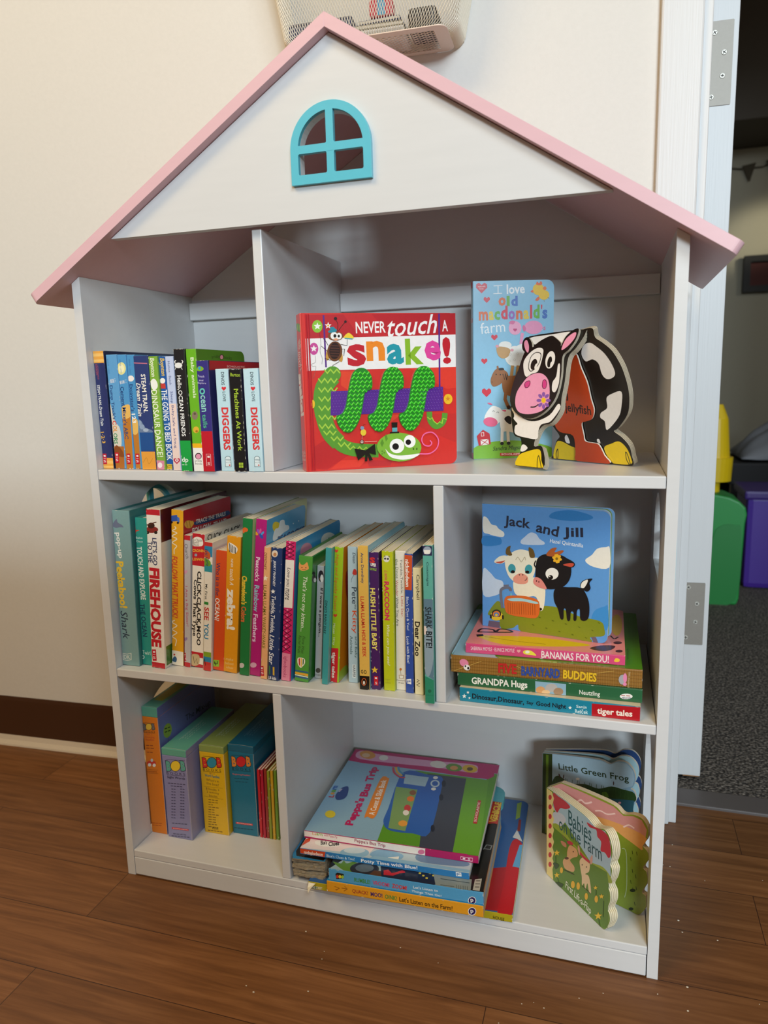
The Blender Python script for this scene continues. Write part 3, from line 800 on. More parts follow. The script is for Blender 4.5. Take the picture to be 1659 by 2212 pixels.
  ('T','c8202e','FIREHOUSE',9.54,92.52,120.62,17.44,-90.5,0.09,0),
  ('P','c4122c',[(0.9,27.6),(7.8,28.5),(8.5,10.9),(1.5,9.9)]),
  ('P','f3dfe0',[(2.6,25.3),(6.3,25.8),(6.4,22.9),(3,22.4)]),
  ('L','f3dfe0',0.67,[(2.4,19.8),(6.6,20.4)],0),
  ('T','f3dfe0','S',4.52,15.44,4.68,4.18,8.1,0.02,0),
 ],
 'truck:spine': [
  ('P','2f55a8',[(0.2,227),(9.7,228.9),(10.8,220),(0.2,218.2)]),
  ('P','4a72c4',[(9.7,226.4),(13.5,225.1),(13.5,218.2),(10,218.7)]),
  ('E','1a1a22',0.61,217.1,1.93,0.22,-0.01,-1.73),
  ('E','1a1a22',10.8,217.57,1.92,0.22,-0.01,-1.72),
  ('L','f5ecd2',1.29,[(5.4,211.8),(7.7,208.9),(1.9,204.8),(9.2,202.2),(1.1,196.9),(9.1,193.5),(1.4,187.4),(8.7,183.1),(4.6,177.3),(4.6,170.3)],1),
  ('T','d0452a','FOLLOW THAT TRUCK!',5.52,120.72,93.96,9.8,-89.6,0.05,0.15),
  ('L','f5ecd2',1.34,[(5.2,70.1),(0.2,66),(8.5,61.9),(0.5,55.1),(8.4,50.9),(0.5,44.1),(7.4,39.7),(5.5,29.8)],1),
  ('P','f3eee0',[(0.1,0),(19.1,0),(19.1,22.4),(0.1,22.4)]),
  ('S','33618c',[(0.2,7.1),(4.3,13.3),(8.2,10.3),(6.6,4.4),(2.2,4.6)]),
  ('E','c43a34',3.87,15.87,1.6,0.27,-0.01,-1.49),
 ],
 'sister:spine': [
  ('P','c2222e',[(0.1,193.2),(9.7,193.2),(9.7,200.2),(0.1,200.2)]),
  ('P','c2222e',[(0.1,0),(9.7,0),(9.7,7),(0.1,7)]),
  ('T','6a6670','Church',3.93,176.76,21.91,5.05,-84.1,0.01,0),
  ('P','d9a0c0',[(1.3,141.8),(0.2,144.8),(0.2,147),(0.2,148.3),(1.3,147.1),(3.3,148.8),(5,148),(5.2,145.9)]),
  ('T','c05878','I Am a Big Sister!',3.74,93.97,61.42,5.08,-88.3,0.01,0),
  ('P','9a86b8',[(1.1,39),(0.2,42),(0.2,44.2),(0.2,45.6),(1.1,44.5),(3.1,46.3),(4.9,45.5),(5,43.3)]),
  ('P','c4122c',[(0.2,20.9),(2.1,21.7),(3,9.4),(0.2,8.6)]),
  ('P','f3dfe0',[(0.2,19.3),(1.2,19.7),(1.3,17.7),(0.2,17.3)]),
  ('L','f3dfe0',0.46,[(0.2,15.5),(1.5,16)],0),
  ('T','f3dfe0','S',2.13,12.48,3.21,2.91,9.8,0.02,0),
 ],
 'click:spine': [
  ('P','c2202c',[(0.1,155.1),(19.6,155.1),(19.6,202.7),(0.1,202.7)]),
  ('S','f4efe4',[(0.2,193.1),(7,197.9),(15.5,195.6),(16.6,186.3),(6.2,183.7),(0.2,184.6)]),
  ('T','3a2a20','A Classic',8.32,193.03,15.76,4.13,4.4,0,0.2),
  ('T','3a2a20','Board',5.26,189.42,9.31,3.46,3.3,0,0.2),
  ('T','3a2a20','Book',5.77,186.04,9.5,3.46,3.5,0,0.2),
  ('T','f0b63a','CRONIN',9.79,177.68,19.47,4.14,5.7,0.05,0),
  ('E','9aa2b4',5.76,170.78,2.28,0.31,0.02,-2.08),
  ('T','f0b63a','LEWIN',9.79,164.87,19.14,4.16,5.9,0.05,0),
  ('T','1e1a18','CLICK,CLACK,MOO',11.1,90.62,113.27,8.08,-89.9,0.06,0),
  ('T','1e1a18','Cows That Type',4.4,90.6,86.81,7.34,-90.6,0.05,0),
  ('P','c2202c',[(0.1,15.2),(19.6,15.2),(19.6,23.3),(0.1,23.3)]),
  ('P','c2202c',[(0.1,0),(19.6,0),(19.6,5.1),(0.1,5.1)]),
  ('S','c9b48a',[(0.2,16.6),(7.1,20),(13.4,17.5),(12.2,4.4),(1.4,1.4)]),
  ('L','3a2a20',0.77,[(3.2,15.6),(5.3,4.9),(9.1,13),(10.2,4.9)],0),
 ],
 'seeyou:spine': [
  ('P','c8322c',[(0.1,187.4),(12.5,187.4),(12.5,193.2),(0.1,193.2)]),
  ('P','2a86b0',[(0.1,172),(12.5,172),(12.5,187.4),(0.1,187.4)]),
  ('S','c85a2a',[(0.2,181.3),(8.4,177.7),(8.5,169.1),(0.2,171)]),
  ('P','2f96a0',[(0.1,149.7),(12.5,149.7),(12.5,161.3),(0.1,161.3)]),
  ('S','6aa02c',[(0.2,169.3),(9.1,165.8),(9.2,158.9),(0.2,158.9)]),
  ('T','20306a','Eric Carle',4,170.42,24.66,4.91,-84.2,0.01,0.2),
  ('T','2a2620','My First',2.81,119.72,22.82,4.51,-91.3,0.02,0),
  ('T','2f8a3a','I',3.76,102.77,4.07,6.77,-92.1,0.05,0),
  ('T','c8322c','SEE',4.27,87.06,19.55,7.57,-91.1,0.05,0),
  ('T','2a86b0','YOU',4.27,60.74,24.21,7.61,-90.8,0.05,0),
  ('P','86a82c',[(0.1,21.3),(12.5,21.3),(12.5,29),(0.1,29)]),
  ('P','2a86b0',[(0.1,13.5),(12.5,13.5),(12.5,21.3),(0.1,21.3)]),
  ('P','c8322c',[(0.1,0),(12.5,0),(12.5,13.5),(0.1,13.5)]),
  ('L','1e1a18',0.94,[(0.2,19.1),(0.2,8.6),(1.7,18),(3.7,7.4)],0),
 ],
 'whois:spine': [
  ('T','2a3560','Who is in the',4.1,137.72,49.19,5.96,-89.8,0.02,0),
  ('T','eef0ec','OCEAN?',4.26,92.54,34.18,7.51,-90.2,0.03,0),
  ('P','8fc43a',[(0.2,14.8),(9.8,15.8),(9.8,5.8),(0.2,4.7)]),
  ('L','1f2a14',1.13,[(2.3,12.5),(2.8,8.9),(7,9.8),(7.2,14)],0),
  ('L','1f2a14',0.94,[(4.8,12.1),(4.4,6.5)],0),
 ],
 'zebra:spine': [
  ('S','f1ece2',[(3.1,192.7),(12.4,189.8),(16.7,185.3),(14,179),(7.3,178.1),(2.5,184.1)]),
  ('L','1c1a18',1.06,[(3.7,191.8),(4.8,179.1)],0),
  ('L','1c1a18',1.06,[(6.1,190.6),(7,178.9)],0),
  ('L','1c1a18',1.06,[(8.5,189.4),(9.2,178.7)],0),
  ('L','1c1a18',1.06,[(10.9,188.2),(11.4,178.5)],0),
  ('L','1c1a18',1.06,[(13.4,187.1),(13.6,178.3)],0),
  ('T','f2e8d0','NEVER',8.53,163.61,12.25,3.29,-89.1,0.02,0),
  ('T','f2e8d0','touch A',8.89,143.27,24.01,6.24,-89.1,0.02,0.3),
  ('T','f6f2e6','zebra!',9.36,95.48,61.14,13.71,-89.1,0.09,0),
  ('T','f2d488','make',8.97,20.05,12.07,4.36,2.5,0,0.2),
  ('T','f2d488','believe',8.97,13.73,13.98,4.35,3.8,0,0.2),
  ('T','f2d488','ideas',9.73,7.55,11.34,3.65,2.1,0,0.2),
 ],
 'chamel:spine': [
  ('S','e0682c',[(0.2,214.4),(3.5,216.7),(8,214.8),(7.2,211.4),(3.3,209.8),(1.9,207.9),(0.2,210.5)]),
  ('T','ecc63a',"Chameleon's",4.6,126.37,41.99,8.33,-90.4,0.07,0),
  ('T','e06a3a','Colors',4.4,91.18,23.12,8.02,-90.5,0.07,0),
  ('E','cfc8c4',3.22,14.16,4.07,0.75,0.09,-3.92),
 ],
 'peacock:spine': [
  ('E','2f55b0',8.81,205.43,2.08,1.46,2.26,-3.11),
  ('E','e0a22c',0.34,208.36,1.29,1.71,3.36,-2.07),
  ('E','9a5ac0',4.11,211.38,1.63,0.8,1.48,-3.21),
  ('E','d85a9a',7.07,212.62,1.57,-0.03,-0.46,-3.32),
  ('E','4fa0d8',10.38,209.79,1.25,-0.78,-1.93,-2.56),
  ('T','f3e8f0',"Peacock's",5.34,157.62,34.64,6.41,-90.1,0.03,0),
  ('T','8fd0e0','Rainbow',5.42,115.03,38.64,7.54,-89.9,0.04,0),
  ('T','e8d0f0','Feathers',5.25,71.4,41.61,6.88,-90,0.04,0),
  ('E','d8a8c4',4.92,15.57,5.12,1.03,0.17,-3.9),
 ],
 'llamaw:spine': [
  ('T','7a4a2a','DEWDNEY',2.38,171.72,24.91,3.85,-90.7,0.02,0.2),
  ('P','fff4dc',[(2.6,151.9),(3.8,149.3),(6.9,149.6),(4.5,147.5),(5.5,144.7),(2.8,146),(0.3,144),(1,146.9),(0.2,148.4),(1.6,149)]),
  ('T','8a7a2c','LLAMA LLAMA WAKEY-WAKE',3.01,92,91.98,4.99,-89.7,0.03,0),
  ('P','c4122c',[(0.2,18.6),(3.8,19.6),(5.3,5),(0.2,4)]),
  ('P','f3dfe0',[(0.2,16.7),(2.7,17.3),(3,14.8),(0.3,14.3)]),
  ('L','f3dfe0',0.54,[(0.2,12.2),(3.2,12.8)],0),
  ('T','f3dfe0','S',2.43,8.64,3.68,3.47,10.7,0.02,0),
 ],
 'pinkney:spine': [
  ('E','e8d8c4',5.01,183.25,4.5,0.59,0.14,-4.91),
  ('E','c88a5a',5.22,182.13,2.42,0.32,0.07,-2.62),
  ('T','e8ecf2','JERRY PINKNEY',4.67,155.35,37,4.53,-90.3,0.03,0.1),
  ('P','f3f3f0',[(3.8,133.2),(4.8,130.9),(7.5,131.2),(5.5,129.3),(6.3,126.9),(4,128),(1.7,126.3),(2.4,128.9),(0.2,130.2),(2.9,130.7)]),
  ('T','eef0f4','Twinkle,Twinkle,',4.14,96.6,53.57,7.04,-90.7,0.03,0.25),
  ('T','eef0f4','Little Star',3.97,45.08,44.21,7.12,-90.3,0.03,0.25),
  ('P','c03a3a',[(0.2,20.3),(0.2,20.3),(0.2,8.4),(0.2,8.5)]),
  ('P','3a8a4a',[(1,20.9),(2.7,20.8),(3,8.1),(1.4,8.3)]),
  ('P','e0b83a',[(6.6,20.1),(9.1,20.3),(9.5,7.5),(7,7.9)]),
  ('T','f0f0ee','LB kids',6.33,3.42,11.9,4.61,2.2,0.03,0),
 ],
 'fire:front': [
  ('P','e6dfd0',[(0,0),(190,0),(190,191.1),(0,191.1)]),
  ('P','4f7a2c',[(3.8,3.6),(38,3.6),(38,33.4),(3.8,33.4)]),
 ],
 'truck:front': [
  ('S','2a4a78',[(33.8,214.1),(73.7,212.9),(124,214.1),(134.7,211.2),(133.6,205.7),(84.3,206),(40.2,207.6),(29.9,210.5)]),
  ('T','f2ede0','TRACE THE TRAILS',78.32,211.85,87.9,6.47,-2.1,0.04,0),
  ('E','e0a83a',14.76,213.42,11.32,-2.2,-0.01,-5.92),
  ('L','8a5a1a',0.98,[(8.6,218.9),(11.6,209.7)],0),
  ('L','8a5a1a',0.99,[(16.3,218.3),(19.4,208.1)],0),
  ('E','e0a83a',24.18,213.34,4.45,-0.86,-0,-3.51),
  ('P','d9d4bc',[(137.8,216.9),(137.8,218),(137.8,208.2),(137.8,207.9)]),
  ('P','d8a83a',[(137.8,217.3),(137.8,218.4),(137.8,211.6),(137.8,211.2)]),
  ('T','e8e0d4','FOLLOW',50.75,200.21,53.18,9.44,-1.8,0.06,0),
  ('T','e8e0d4','THAT',104.33,198.2,40,9.15,-1.1,0.06,0),
 ],
 'click:front': [
  ('T','17130f','CLICK',28.18,194.53,41.99,9.4,-4.9,0.05,0),
  ('T','17130f','CLACK',80.25,192.79,51.92,9.8,-1.5,0.05,0),
 ],
 'loveyou:spine': [
  ('P','d4246a',[(0.2,199.9),(13.4,200.4),(13.1,175.5),(0.2,174.9)]),
  ('L','2a1020',0.79,[(0.2,198.4),(12.4,193.9)],0),
  ('L','2a1020',0.8,[(12.4,199.6),(0.2,192.7)],0),
  ('P','f0a8c8',[(5.4,197.8),(4.2,198.8),(4.2,199.5),(4.7,199.9),(5.4,199.5),(6,200),(6.5,199.8),(6.6,199.1)]),
  ('L','2a1020',0.8,[(0.2,192.7),(12.4,188.2)],0),
  ('L','2a1020',0.8,[(12.4,193.9),(0.2,186.9)],0),
  ('P','f0a8c8',[(5.4,192),(4.1,193),(4.2,193.7),(4.7,194.1),(5.3,193.8),(5.9,194.3),(6.5,194),(6.6,193.3)]),
  ('L','2a1020',0.8,[(0.2,186.9),(12.4,182.4)],0),
  ('L','2a1020',0.8,[(12.4,188.2),(0.2,181.1)],0),
  ('P','f0a8c8',[(5.4,186.3),(4.1,187.3),(4.1,188),(4.7,188.4),(5.3,188),(5.9,188.6),(6.5,188.3),(6.6,187.6)]),
  ('L','2a1020',0.8,[(0.2,181.1),(12.4,176.6)],0),
  ('L','2a1020',0.8,[(12.4,182.4),(0.2,175.3)],0),
  ('P','f0a8c8',[(5.4,180.5),(4.1,181.5),(4.1,182.2),(4.7,182.6),(5.3,182.2),(5.9,182.8),(6.5,182.5),(6.5,181.8)]),
  ('P','f2ece2',[(0.2,174.6),(13.1,175.2),(12.8,107.4),(0.2,106.4)]),
  ('T','3a3a44','Love you',4.98,150.26,26.96,6.56,-91.4,0.01,0.2),
  ('T','3a3a44','more',4.31,126.13,16.47,5.95,-90.7,0.01,0.2),
  ('P','d4246a',[(0.2,106.4),(12.8,107.4),(12.6,41.1),(0.2,41)]),
  ('L','2a1020',0.82,[(0.2,103.9),(12.4,97.8)],0),
  ('L','2a1020',0.82,[(12.5,105.4),(0.2,96.2)],0),
  ('P','f0a8c8',[(5.6,102.5),(4.3,103.5),(4.4,104.2),(4.9,104.7),(5.6,104.3),(6.2,104.9),(6.7,104.6),(6.8,103.9)]),
  ('L','2a1020',0.82,[(0.2,96.2),(12.4,90.1)],0),
  ('L','2a1020',0.83,[(12.4,97.8),(0.2,88.5)],0),
  ('P','f0a8c8',[(5.6,94.8),(4.3,95.8),(4.3,96.6),(4.9,97),(5.5,96.6),(6.1,97.2),(6.7,97),(6.8,96.2)]),
  ('L','2a1020',0.82,[(0.2,88.5),(12.3,82.4)],0),
  ('L','2a1020',0.83,[(12.4,90.1),(0.2,80.8)],0),
  ('P','f0a8c8',[(5.5,87.1),(4.2,88.2),(4.3,88.9),(4.8,89.3),(5.5,89),(6.1,89.5),(6.7,89.3),(6.7,88.6)]),
  ('L','2a1020',0.83,[(0.2,80.8),(12.3,74.7)],0),
  ('L','2a1020',0.83,[(12.3,82.4),(0.2,73)],0),
  ('P','f0a8c8',[(5.5,79.4),(4.2,80.4),(4.2,81.2),(4.8,81.6),(5.4,81.3),(6,81.8),(6.6,81.6),(6.7,80.9)]),
  ('L','2a1020',0.83,[(0.2,73),(12.2,67)],0),
  ('L','2a1020',0.83,[(12.3,74.7),(0.2,65.3)],0),
  ('P','f0a8c8',[(5.4,71.7),(4.1,72.7),(4.2,73.4),(4.7,73.9),(5.4,73.5),(6,74.1),(6.6,73.8),(6.6,73.1)]),
  ('L','2a1020',0.83,[(0.2,65.3),(12.2,59.2)],0),
  ('L','2a1020',0.83,[(12.2,67),(0.2,57.5)],0),
  ('P','f0a8c8',[(5.4,63.9),(4.1,64.9),(4.1,65.7),(4.7,66.1),(5.3,65.8),(5.9,66.4),(6.5,66.1),(6.6,65.4)]),
  ('L','2a1020',0.83,[(0.2,57.5),(12.1,51.4)],0),
  ('L','2a1020',0.84,[(12.2,59.2),(0.2,49.7)],0),
  ('P','f0a8c8',[(5.3,56.1),(4,57.1),(4.1,57.9),(4.6,58.4),(5.3,58),(5.9,58.6),(6.5,58.3),(6.6,57.6)]),
  ('L','2a1020',0.83,[(0.2,49.7),(12,43.6)],0),
  ('L','2a1020',0.84,[(12.1,51.4),(0.2,41.8)],0),
  ('P','f0a8c8',[(5.3,48.3),(4,49.3),(4,50.1),(4.6,50.6),(5.2,50.2),(5.8,50.8),(6.4,50.5),(6.5,49.8)]),
  ('P','e58aa8',[(0.2,40.6),(12.7,40.7),(12.9,0.2),(0.2,0.2)]),
  ('T','b03a6a','igloobooks',4.89,19.97,31.18,6.74,-90.7,0.01,0),
 ],
 'kitten:spine': [
  ('S','eaa05a',[(1.4,171),(3.4,168.1),(8,168.4),(12.2,172.4),(14,168.8),(15,163.5),(10.2,160.5),(4.5,159.7),(0.7,162.3)]),
  ('E','2a1a12',5.2,164,0.81,0.11,0.03,-0.78),
  ('E','2a1a12',10.89,164.46,0.81,0.11,0.03,-0.78),
  ('L','2a1a12',0.48,[(5.3,161.7),(7.9,161.2),(11,162.3)],1),
  ('T','eef4e4',"That's not my kitten...",9.14,112.63,78.98,7.85,-91.1,0.01,0.15),
  ('T','2c4a26','Fiona Watt',10.91,53.95,25.56,3.94,-93.2,0,0.2),
  ('T','2c4a26','Rachel Wells',5.41,53.99,25.85,3.96,-92.5,0,0.2),
  ('S','f0e9da',[(3.4,33.4),(8.9,35.2),(14,33.6),(14.2,27.1),(10.2,21.4),(7.8,20.2),(3.7,25.2)]),
  ('P','c8322c',[(4.8,32.8),(6.9,34),(7.4,21.8),(5.4,24.7)]),
  ('P','e8b83a',[(8.1,34.3),(9.8,34.2),(10,22.2),(8.6,21.5)]),
  ('P','3a6a3a',[(11.1,34),(12.8,33.4),(12.7,27.2),(11.1,24.1)]),
  ('P','2f5a9a',[(0.2,15.9),(19.9,15.8),(19.9,14.1),(0.2,13.9)]),
  ('P','e8a83a',[(0.2,12.9),(19.9,12.8),(19.9,9.5),(0.2,9.9)]),
  ('P','f0f0ea',[(0.2,9.2),(19.9,8.8),(19.9,7.5),(0.2,7.9)]),
  ('P','2f5a9a',[(0.2,7.2),(19.9,6.9),(19.9,4.9),(0.2,5.2)]),
 ],
 'kitten:front': [
  ('E','131a10',5.77,156.41,5.66,-1.49,0.21,-2.25),
  ('E','131a10',8.54,147.8,8.99,-2.43,0.55,-5.84),
  ('E','f2efe6',11.13,145.52,4.91,-1.34,0.31,-3.26),
  ('L','131a10',1.15,[(1.7,158.3),(2.7,160.4)],0),
 ],
 'penguin:spine': [
  ('E','2a2a30',5.61,149.44,3.92,0.49,0.21,-8.22),
  ('E','f2f2ee',7,146.45,2.29,0.29,0.14,-5.38),
  ('E','e09a3a',4.4,145.33,0.82,0.1,0.02,-0.63),
  ('T','2a2a34','If I were a penguin...',6,97.26,71.29,4.94,-91.1,0.05,0),
  ('E','4a4642',4.86,11.94,3.69,0.61,0.09,-3.66),
  ('T','4a4642','PI KIDS',4.85,5.25,7.43,2.67,4.5,0,0),
 ],
 'rainy:spine': [
  ('T','12343a',"DINO'S RAINY DAY",2.66,96.69,47.81,3.54,-91.4,0.04,0.1),
 ],
 'hugs:spine': [
  ('P','d8402c',[(2.7,184.6),(0.2,186.9),(0.2,188.5),(1.2,189.4),(2.6,188.5),(3.9,189.7),(5.2,189.1),(5.3,187.5)]),
  ('T','d8542c','Hugs and Squishy Kisses!',3.43,143.1,79.19,5.76,-90.4,0.01,0.15),
  ('P','d8402c',[(4.2,94.1),(1.4,96.4),(1.4,98.1),(2.7,99.1),(4.1,98.2),(5.4,99.5),(6.7,98.8),(6.9,97.2)]),
  ('T','eef0c8','McLean · Wray',2.76,69.79,32.19,4.23,-89.2,0.01,0.2),
  ('P','cf1f2a',[(0.2,49.5),(10.3,50.5),(10.2,0.2),(0.2,0.2)]),
  ('T','f6efe0','tiger tales',3.55,24.92,37.71,6.24,-89.6,0.05,0),
 ],
 'hugs:front': [
  ('S','b5321e',[(12.3,151.1),(25.1,157.3),(44.3,149.1),(47.6,118.8),(39.8,104.7),(20.2,117.1)]),
  ('S','a8c03a',[(0.2,14.9),(30.7,14.7),(37.9,0.2),(0.2,2.5)]),
 ],
 'kitty:spine': [
  ('T','31404e','Dean',9.26,177.51,14.58,4.12,-89.1,0.01,0.2),
  ('S','c03a34',[(6.8,156.9),(9.3,162.5),(12.5,160.4),(12.5,154.7),(8,154.3)]),
  ('L','31404e',0.47,[(8.8,153.9),(5.6,148.2),(5.1,143.5)],1),
  ('T','27364a','Pete',9.23,125.15,23.46,7.05,-88.8,0.01,0),
  ('T','27364a','the',10.69,109.74,6.6,2.57,-88.9,0.01,0),
  ('T','d8542c','Kitty',8.58,87.85,32.17,8.07,-88.6,0.02,0),
  ('T','4a6a6a','and Baby',10.81,51.98,31.38,4.2,-90.3,0.01,0),
  ('T','4a6a6a','Animals',4.62,54.38,26.54,4.22,-89.7,0.01,0),
  ('P','dfe9ec',[(5.9,26.7),(10.8,26.8),(10.7,7.2),(5.8,7.1)]),
  ('T','27364a','HARPER',8.36,16.86,18.58,3.59,-89.8,0.02,0),
 ],
 'llamah:spine': [
  ('T','3a4a6a','Anna Dewdney',5.94,169.08,41.38,4.95,-89.2,0.03,0),
  ('T','c8342c','LLAMA LLAMA HIDE & SEEK',6.49,88.42,83.94,5.03,-88.8,0.04,0),
  ('T','2a2620','G·D',6.09,25.36,8.24,5.43,0.9,0.04,0),
  ('P','14110f',[(0.2,19.4),(14,20),(13.8,0.2),(0.2,0.2)]),
  ('E','e0682c',6.18,11.12,3.49,0.41,-0.09,-5.44),
  ('E','14110f',6.18,11.12,2.7,0.32,-0.07,-4.64),
  ('E','f3efe6',6.17,10.16,1.27,0.15,-0.05,-3.2),
  ('E','14110f',6.21,13.04,0.95,0.11,-0.02,-1.28),
 ],
 'hush:spine': [
  ('T','d8342c','S',4.36,179.46,7.66,7.84,-2.1,0.09,0),
  ('T','f2efe6','UPER',5.79,173.32,7.69,4.55,-5.4,0.08,0),
  ('T','8ab43a','SIMPLE',5.37,167.28,9.22,3.34,-3.8,0.06,0),
  ('T','f0e070','HUSH LITTLE BABY',4.83,98.61,86.35,7.18,-88.9,0.06,0),
  ('P','f0c63a',[(5.3,33.2),(6.5,29.9),(10.1,30.1),(7.2,27.5),(8.2,24.1),(5.1,25.8),(2,23.4),(3.1,27.1),(0.2,29.1),(3.9,29.6)]),
  ('P','c8202c',[(3.9,19.3),(9.8,19.6),(9.9,6.4),(4,6.2)]),
  ('T','f3dfe0','S',6.92,9.57,3.16,3.53,0.8,0.02,0),
  ('P','f3dfe0',[(5.2,17.5),(8.3,17.7),(8.4,15.3),(5.3,15.1)]),
 ],
 'racc:spine': [
  ('E','e6e4d8',6.59,182,4.24,0.24,-0.08,-4.48),
  ('E','3a3a3a',4.62,182.19,1.52,0.09,-0.02,-1.34),
  ('E','3a3a3a',8.41,182.1,1.51,0.09,-0.02,-1.34),
  ('P','6a6a64',[(2.7,185.1),(4.2,186.6),(5.4,184.3)]),
  ('P','6a6a64',[(8.8,184.5),(10.3,186.7),(11.2,184.6)]),
  ('T','d83a5a','Little',5.45,160.08,13.22,3.97,-89.7,0.02,0.3),
  ('T','d8305a','RACCOON',6.07,125.21,52.96,7.06,-90,0.08,0),
  ('T','f0efc8','What can you see?',6.57,64.22,56.8,5.27,-90,0.02,0.25),
  ('T','a8a82c','tiger',5.58,15.68,7.82,2.86,1.6,0,0),
  ('T','a8a82c','tales',5.59,11.72,7.98,2.87,1.8,0,0),
 ],
 'twdino:spine': [
  ('T','5a5a54','Twinkle,Twinkle,',8.35,157.41,46.57,3.64,-88.6,0.005,0),
  ('T','c85a44','Little Star,',8.92,116.58,29.01,3.66,-89.9,0.005,0),
  ('T','6a7a4a','the Dinos',2.37,167.93,26.24,3.65,-88.9,0.005,0),
  ('T','c85a44','Wonder',2.25,141.56,21.96,3.66,-89.4,0.005,0),
  ('T','5a5a54','What You Are',2.51,109.36,39.39,3.68,-89.4,0.005,0),
  ('E','c8782c',6.17,29.43,1.71,0.19,-0.02,-1.9),
  ('L','6a5a3a',0.47,[(6.2,27.5),(6.7,21.6)],0),
  ('P','b89a7a',[(3.6,21.2),(10.8,21.7),(10.1,16.4),(4.2,16.1)]),
  ('P','f2eee2',[(4.4,20.4),(9.8,20.8),(9.3,17.1),(5,16.8)]),
  ('T','5a4a3a','Flowerpot',6.34,13.63,11.22,2.54,3.3,0,0),
  ('T','5a4a3a','Press',6.94,10.36,6.86,2.22,4,0,0),
 ],
 'nick:spine': [
  ('P','d2542a',[(0.2,188.4),(10.3,188.3),(9.2,141.8),(0.2,142.3)]),
  ('T','f4ece2','nickelodeon',3.5,164.35,36.7,5.09,-89.4,0.06,0),
  ('T','dfe6f2',"Blue's Clues & You!",3.72,110.04,45.47,3.33,-89.2,0.01,0),
  ('T','dfe6f2','Look with Blue!',3.62,60.3,37.04,3.66,-89.1,0.015,0),
  ('P','f0f0ee',[(0.9,18.8),(7.4,20.3),(7.6,12.5),(1.5,13.4)]),
  ('T','2a4a9a','pi',4.12,16.33,4.64,4.06,6.4,0.04,0),
 ],
 'zoo:spine': [
  ('T','1f1c18','Campbell',6.16,147.16,33.18,5.34,-90.8,0.015,0),
  ('T','1f1c18','Dear Zoo',4.76,77.21,47.34,6.92,-90.7,0.05,0),
  ('L','3a342a',0.77,[(2.9,21.2),(6.2,20),(2.6,17.3),(6.5,16.1),(2.5,13.4),(6.4,11.4)],0),
 ],
 'bite:spine': [
  ('P','2a2a4e',[(0.2,207.4),(12,207.3),(12,195.1),(0.2,195)]),
  ('E','9aa8b8',5.99,201.6,5.11,0.22,-0.08,-5.11),
  ('P','f4f0e6',[(1.4,202.1),(10,202.5),(9.3,197.5),(2.2,197.2)]),
  ('T','1f3f44','Costamagna',5.78,171.49,30.37,3.72,-89.9,0.02,0.1),
  ('P','5f7f90',[(0.2,139.1),(12,139.4),(12,32),(0.2,39.7)]),
  ('S','8fa4b0',[(1.1,96.5),(12,100.3),(12,61.9),(5.9,37.2),(0.5,45.8)]),
  ('T','1d2a30','SHARK',6.13,114.31,28.96,8.39,-89.2,0.03,0),
  ('E','e8d4c8',1.08,97.95,2.62,0.2,-0.1,-5.92),
  ('T','1d2a30','BITE!',6.54,85.95,21.9,8.42,-90.2,0.04,0),
  ('P','2a8a6a',[(0.2,36.7),(12,32),(12,0.2),(0.6,0.2)]),
  ('E','1f6a50',6.16,16.85,2.35,0.25,-0.04,-2.43),
  ('T','1f6a50','little bee',6.21,11.23,9.72,2.13,2.5,0,0),
 ],
 'peacock:front': [
  ('E','e8cf3a',35.3,210.59,13.94,-0.55,8.72,-10.97),
  ('S','eef0ee',[(28.1,210.4),(38.9,210.7),(43.5,219.5),(56.8,218.3),(61.5,210.3),(73.4,207.1),(74.9,201),(55.1,199.2),(37,194.8),(24.3,194.3),(21.8,201.3)]),
  ('T','27306a',"PEACOCK'S",85.62,191.25,95.89,11.09,-1.5,0.03,0),
  ('E','eef4f6',90.12,206.75,1.65,-0.32,0.13,-1.04),
  ('E','eef4f6',109.72,206.92,1.71,-0.33,0.14,-1.06),
 ],
 'loveyou:front': [
  ('E','e8e4da',126.51,174.77,34.26,-7.46,1.71,-13.64),
  ('E','d98aa4',38.36,179.5,20.98,-7.07,-6.72,-10.23),
  ('L','1f8a80',2.34,[(115,175.6),(123.6,179.7),(126.3,176.6),(114.8,177.3),(127,171.2)],1),
 ],
 'bobor:spine': [
  ('L','3a2a1a',0.56,[(0.8,188.7),(22,189.9)],0),
  ('T','3a2a1a','B',3.63,182.06,6.28,11.66,1.9,0.1,0),
  ('T','6a6a6a','B',2.89,182.06,5.06,10.36,0.7,0.09,0),
  ('T','3a2a1a','B',19.31,184.06,6.22,11.6,1.9,0.1,0),
  ('T','6a6a6a','B',19.31,184.06,5.01,10.31,0.6,0.09,0),
  ('E','3a2a1a',10.86,183.09,5.93,0.72,-0.57,-5.93),
  ('E','e8c23a',10.86,183.09,5.32,0.64,-0.51,-5.37),
  ('T','3a2a1a','B O O K S',10.85,175.19,20.99,2.68,2.8,0.01,0),
  ('L','3a2a1a',0.57,[(0.2,172.7),(21,173.7)],0),
  ('T','c8502a','SET 2',10.82,170.59,10.13,2.52,3.1,0.02,0),
  ('T','c8402a','Emerging',11.47,165.31,16.44,3.59,4.7,0.01,0),
  ('T','c8402a','Readers',10.89,161.3,15.27,3.24,4.6,0.01,0),
  ('L','8a3a1a',1.15,[(3.1,150.8),(8.5,151.3)],0),
  ('L','8a3a1a',1.15,[(10.1,151.4),(15.5,151.9)],0),
  ('L','8a3a1a',1.14,[(2.7,146.2),(8.9,146.7)],0),
  ('L','8a3a1a',1.16,[(10.7,146.9),(17,147.4)],0),
  ('L','8a3a1a',1.14,[(3.2,139.4),(7.9,139.8)],0),
  ('L','8a3a1a',1.14,[(9.3,139.9),(14,140.2)],0),
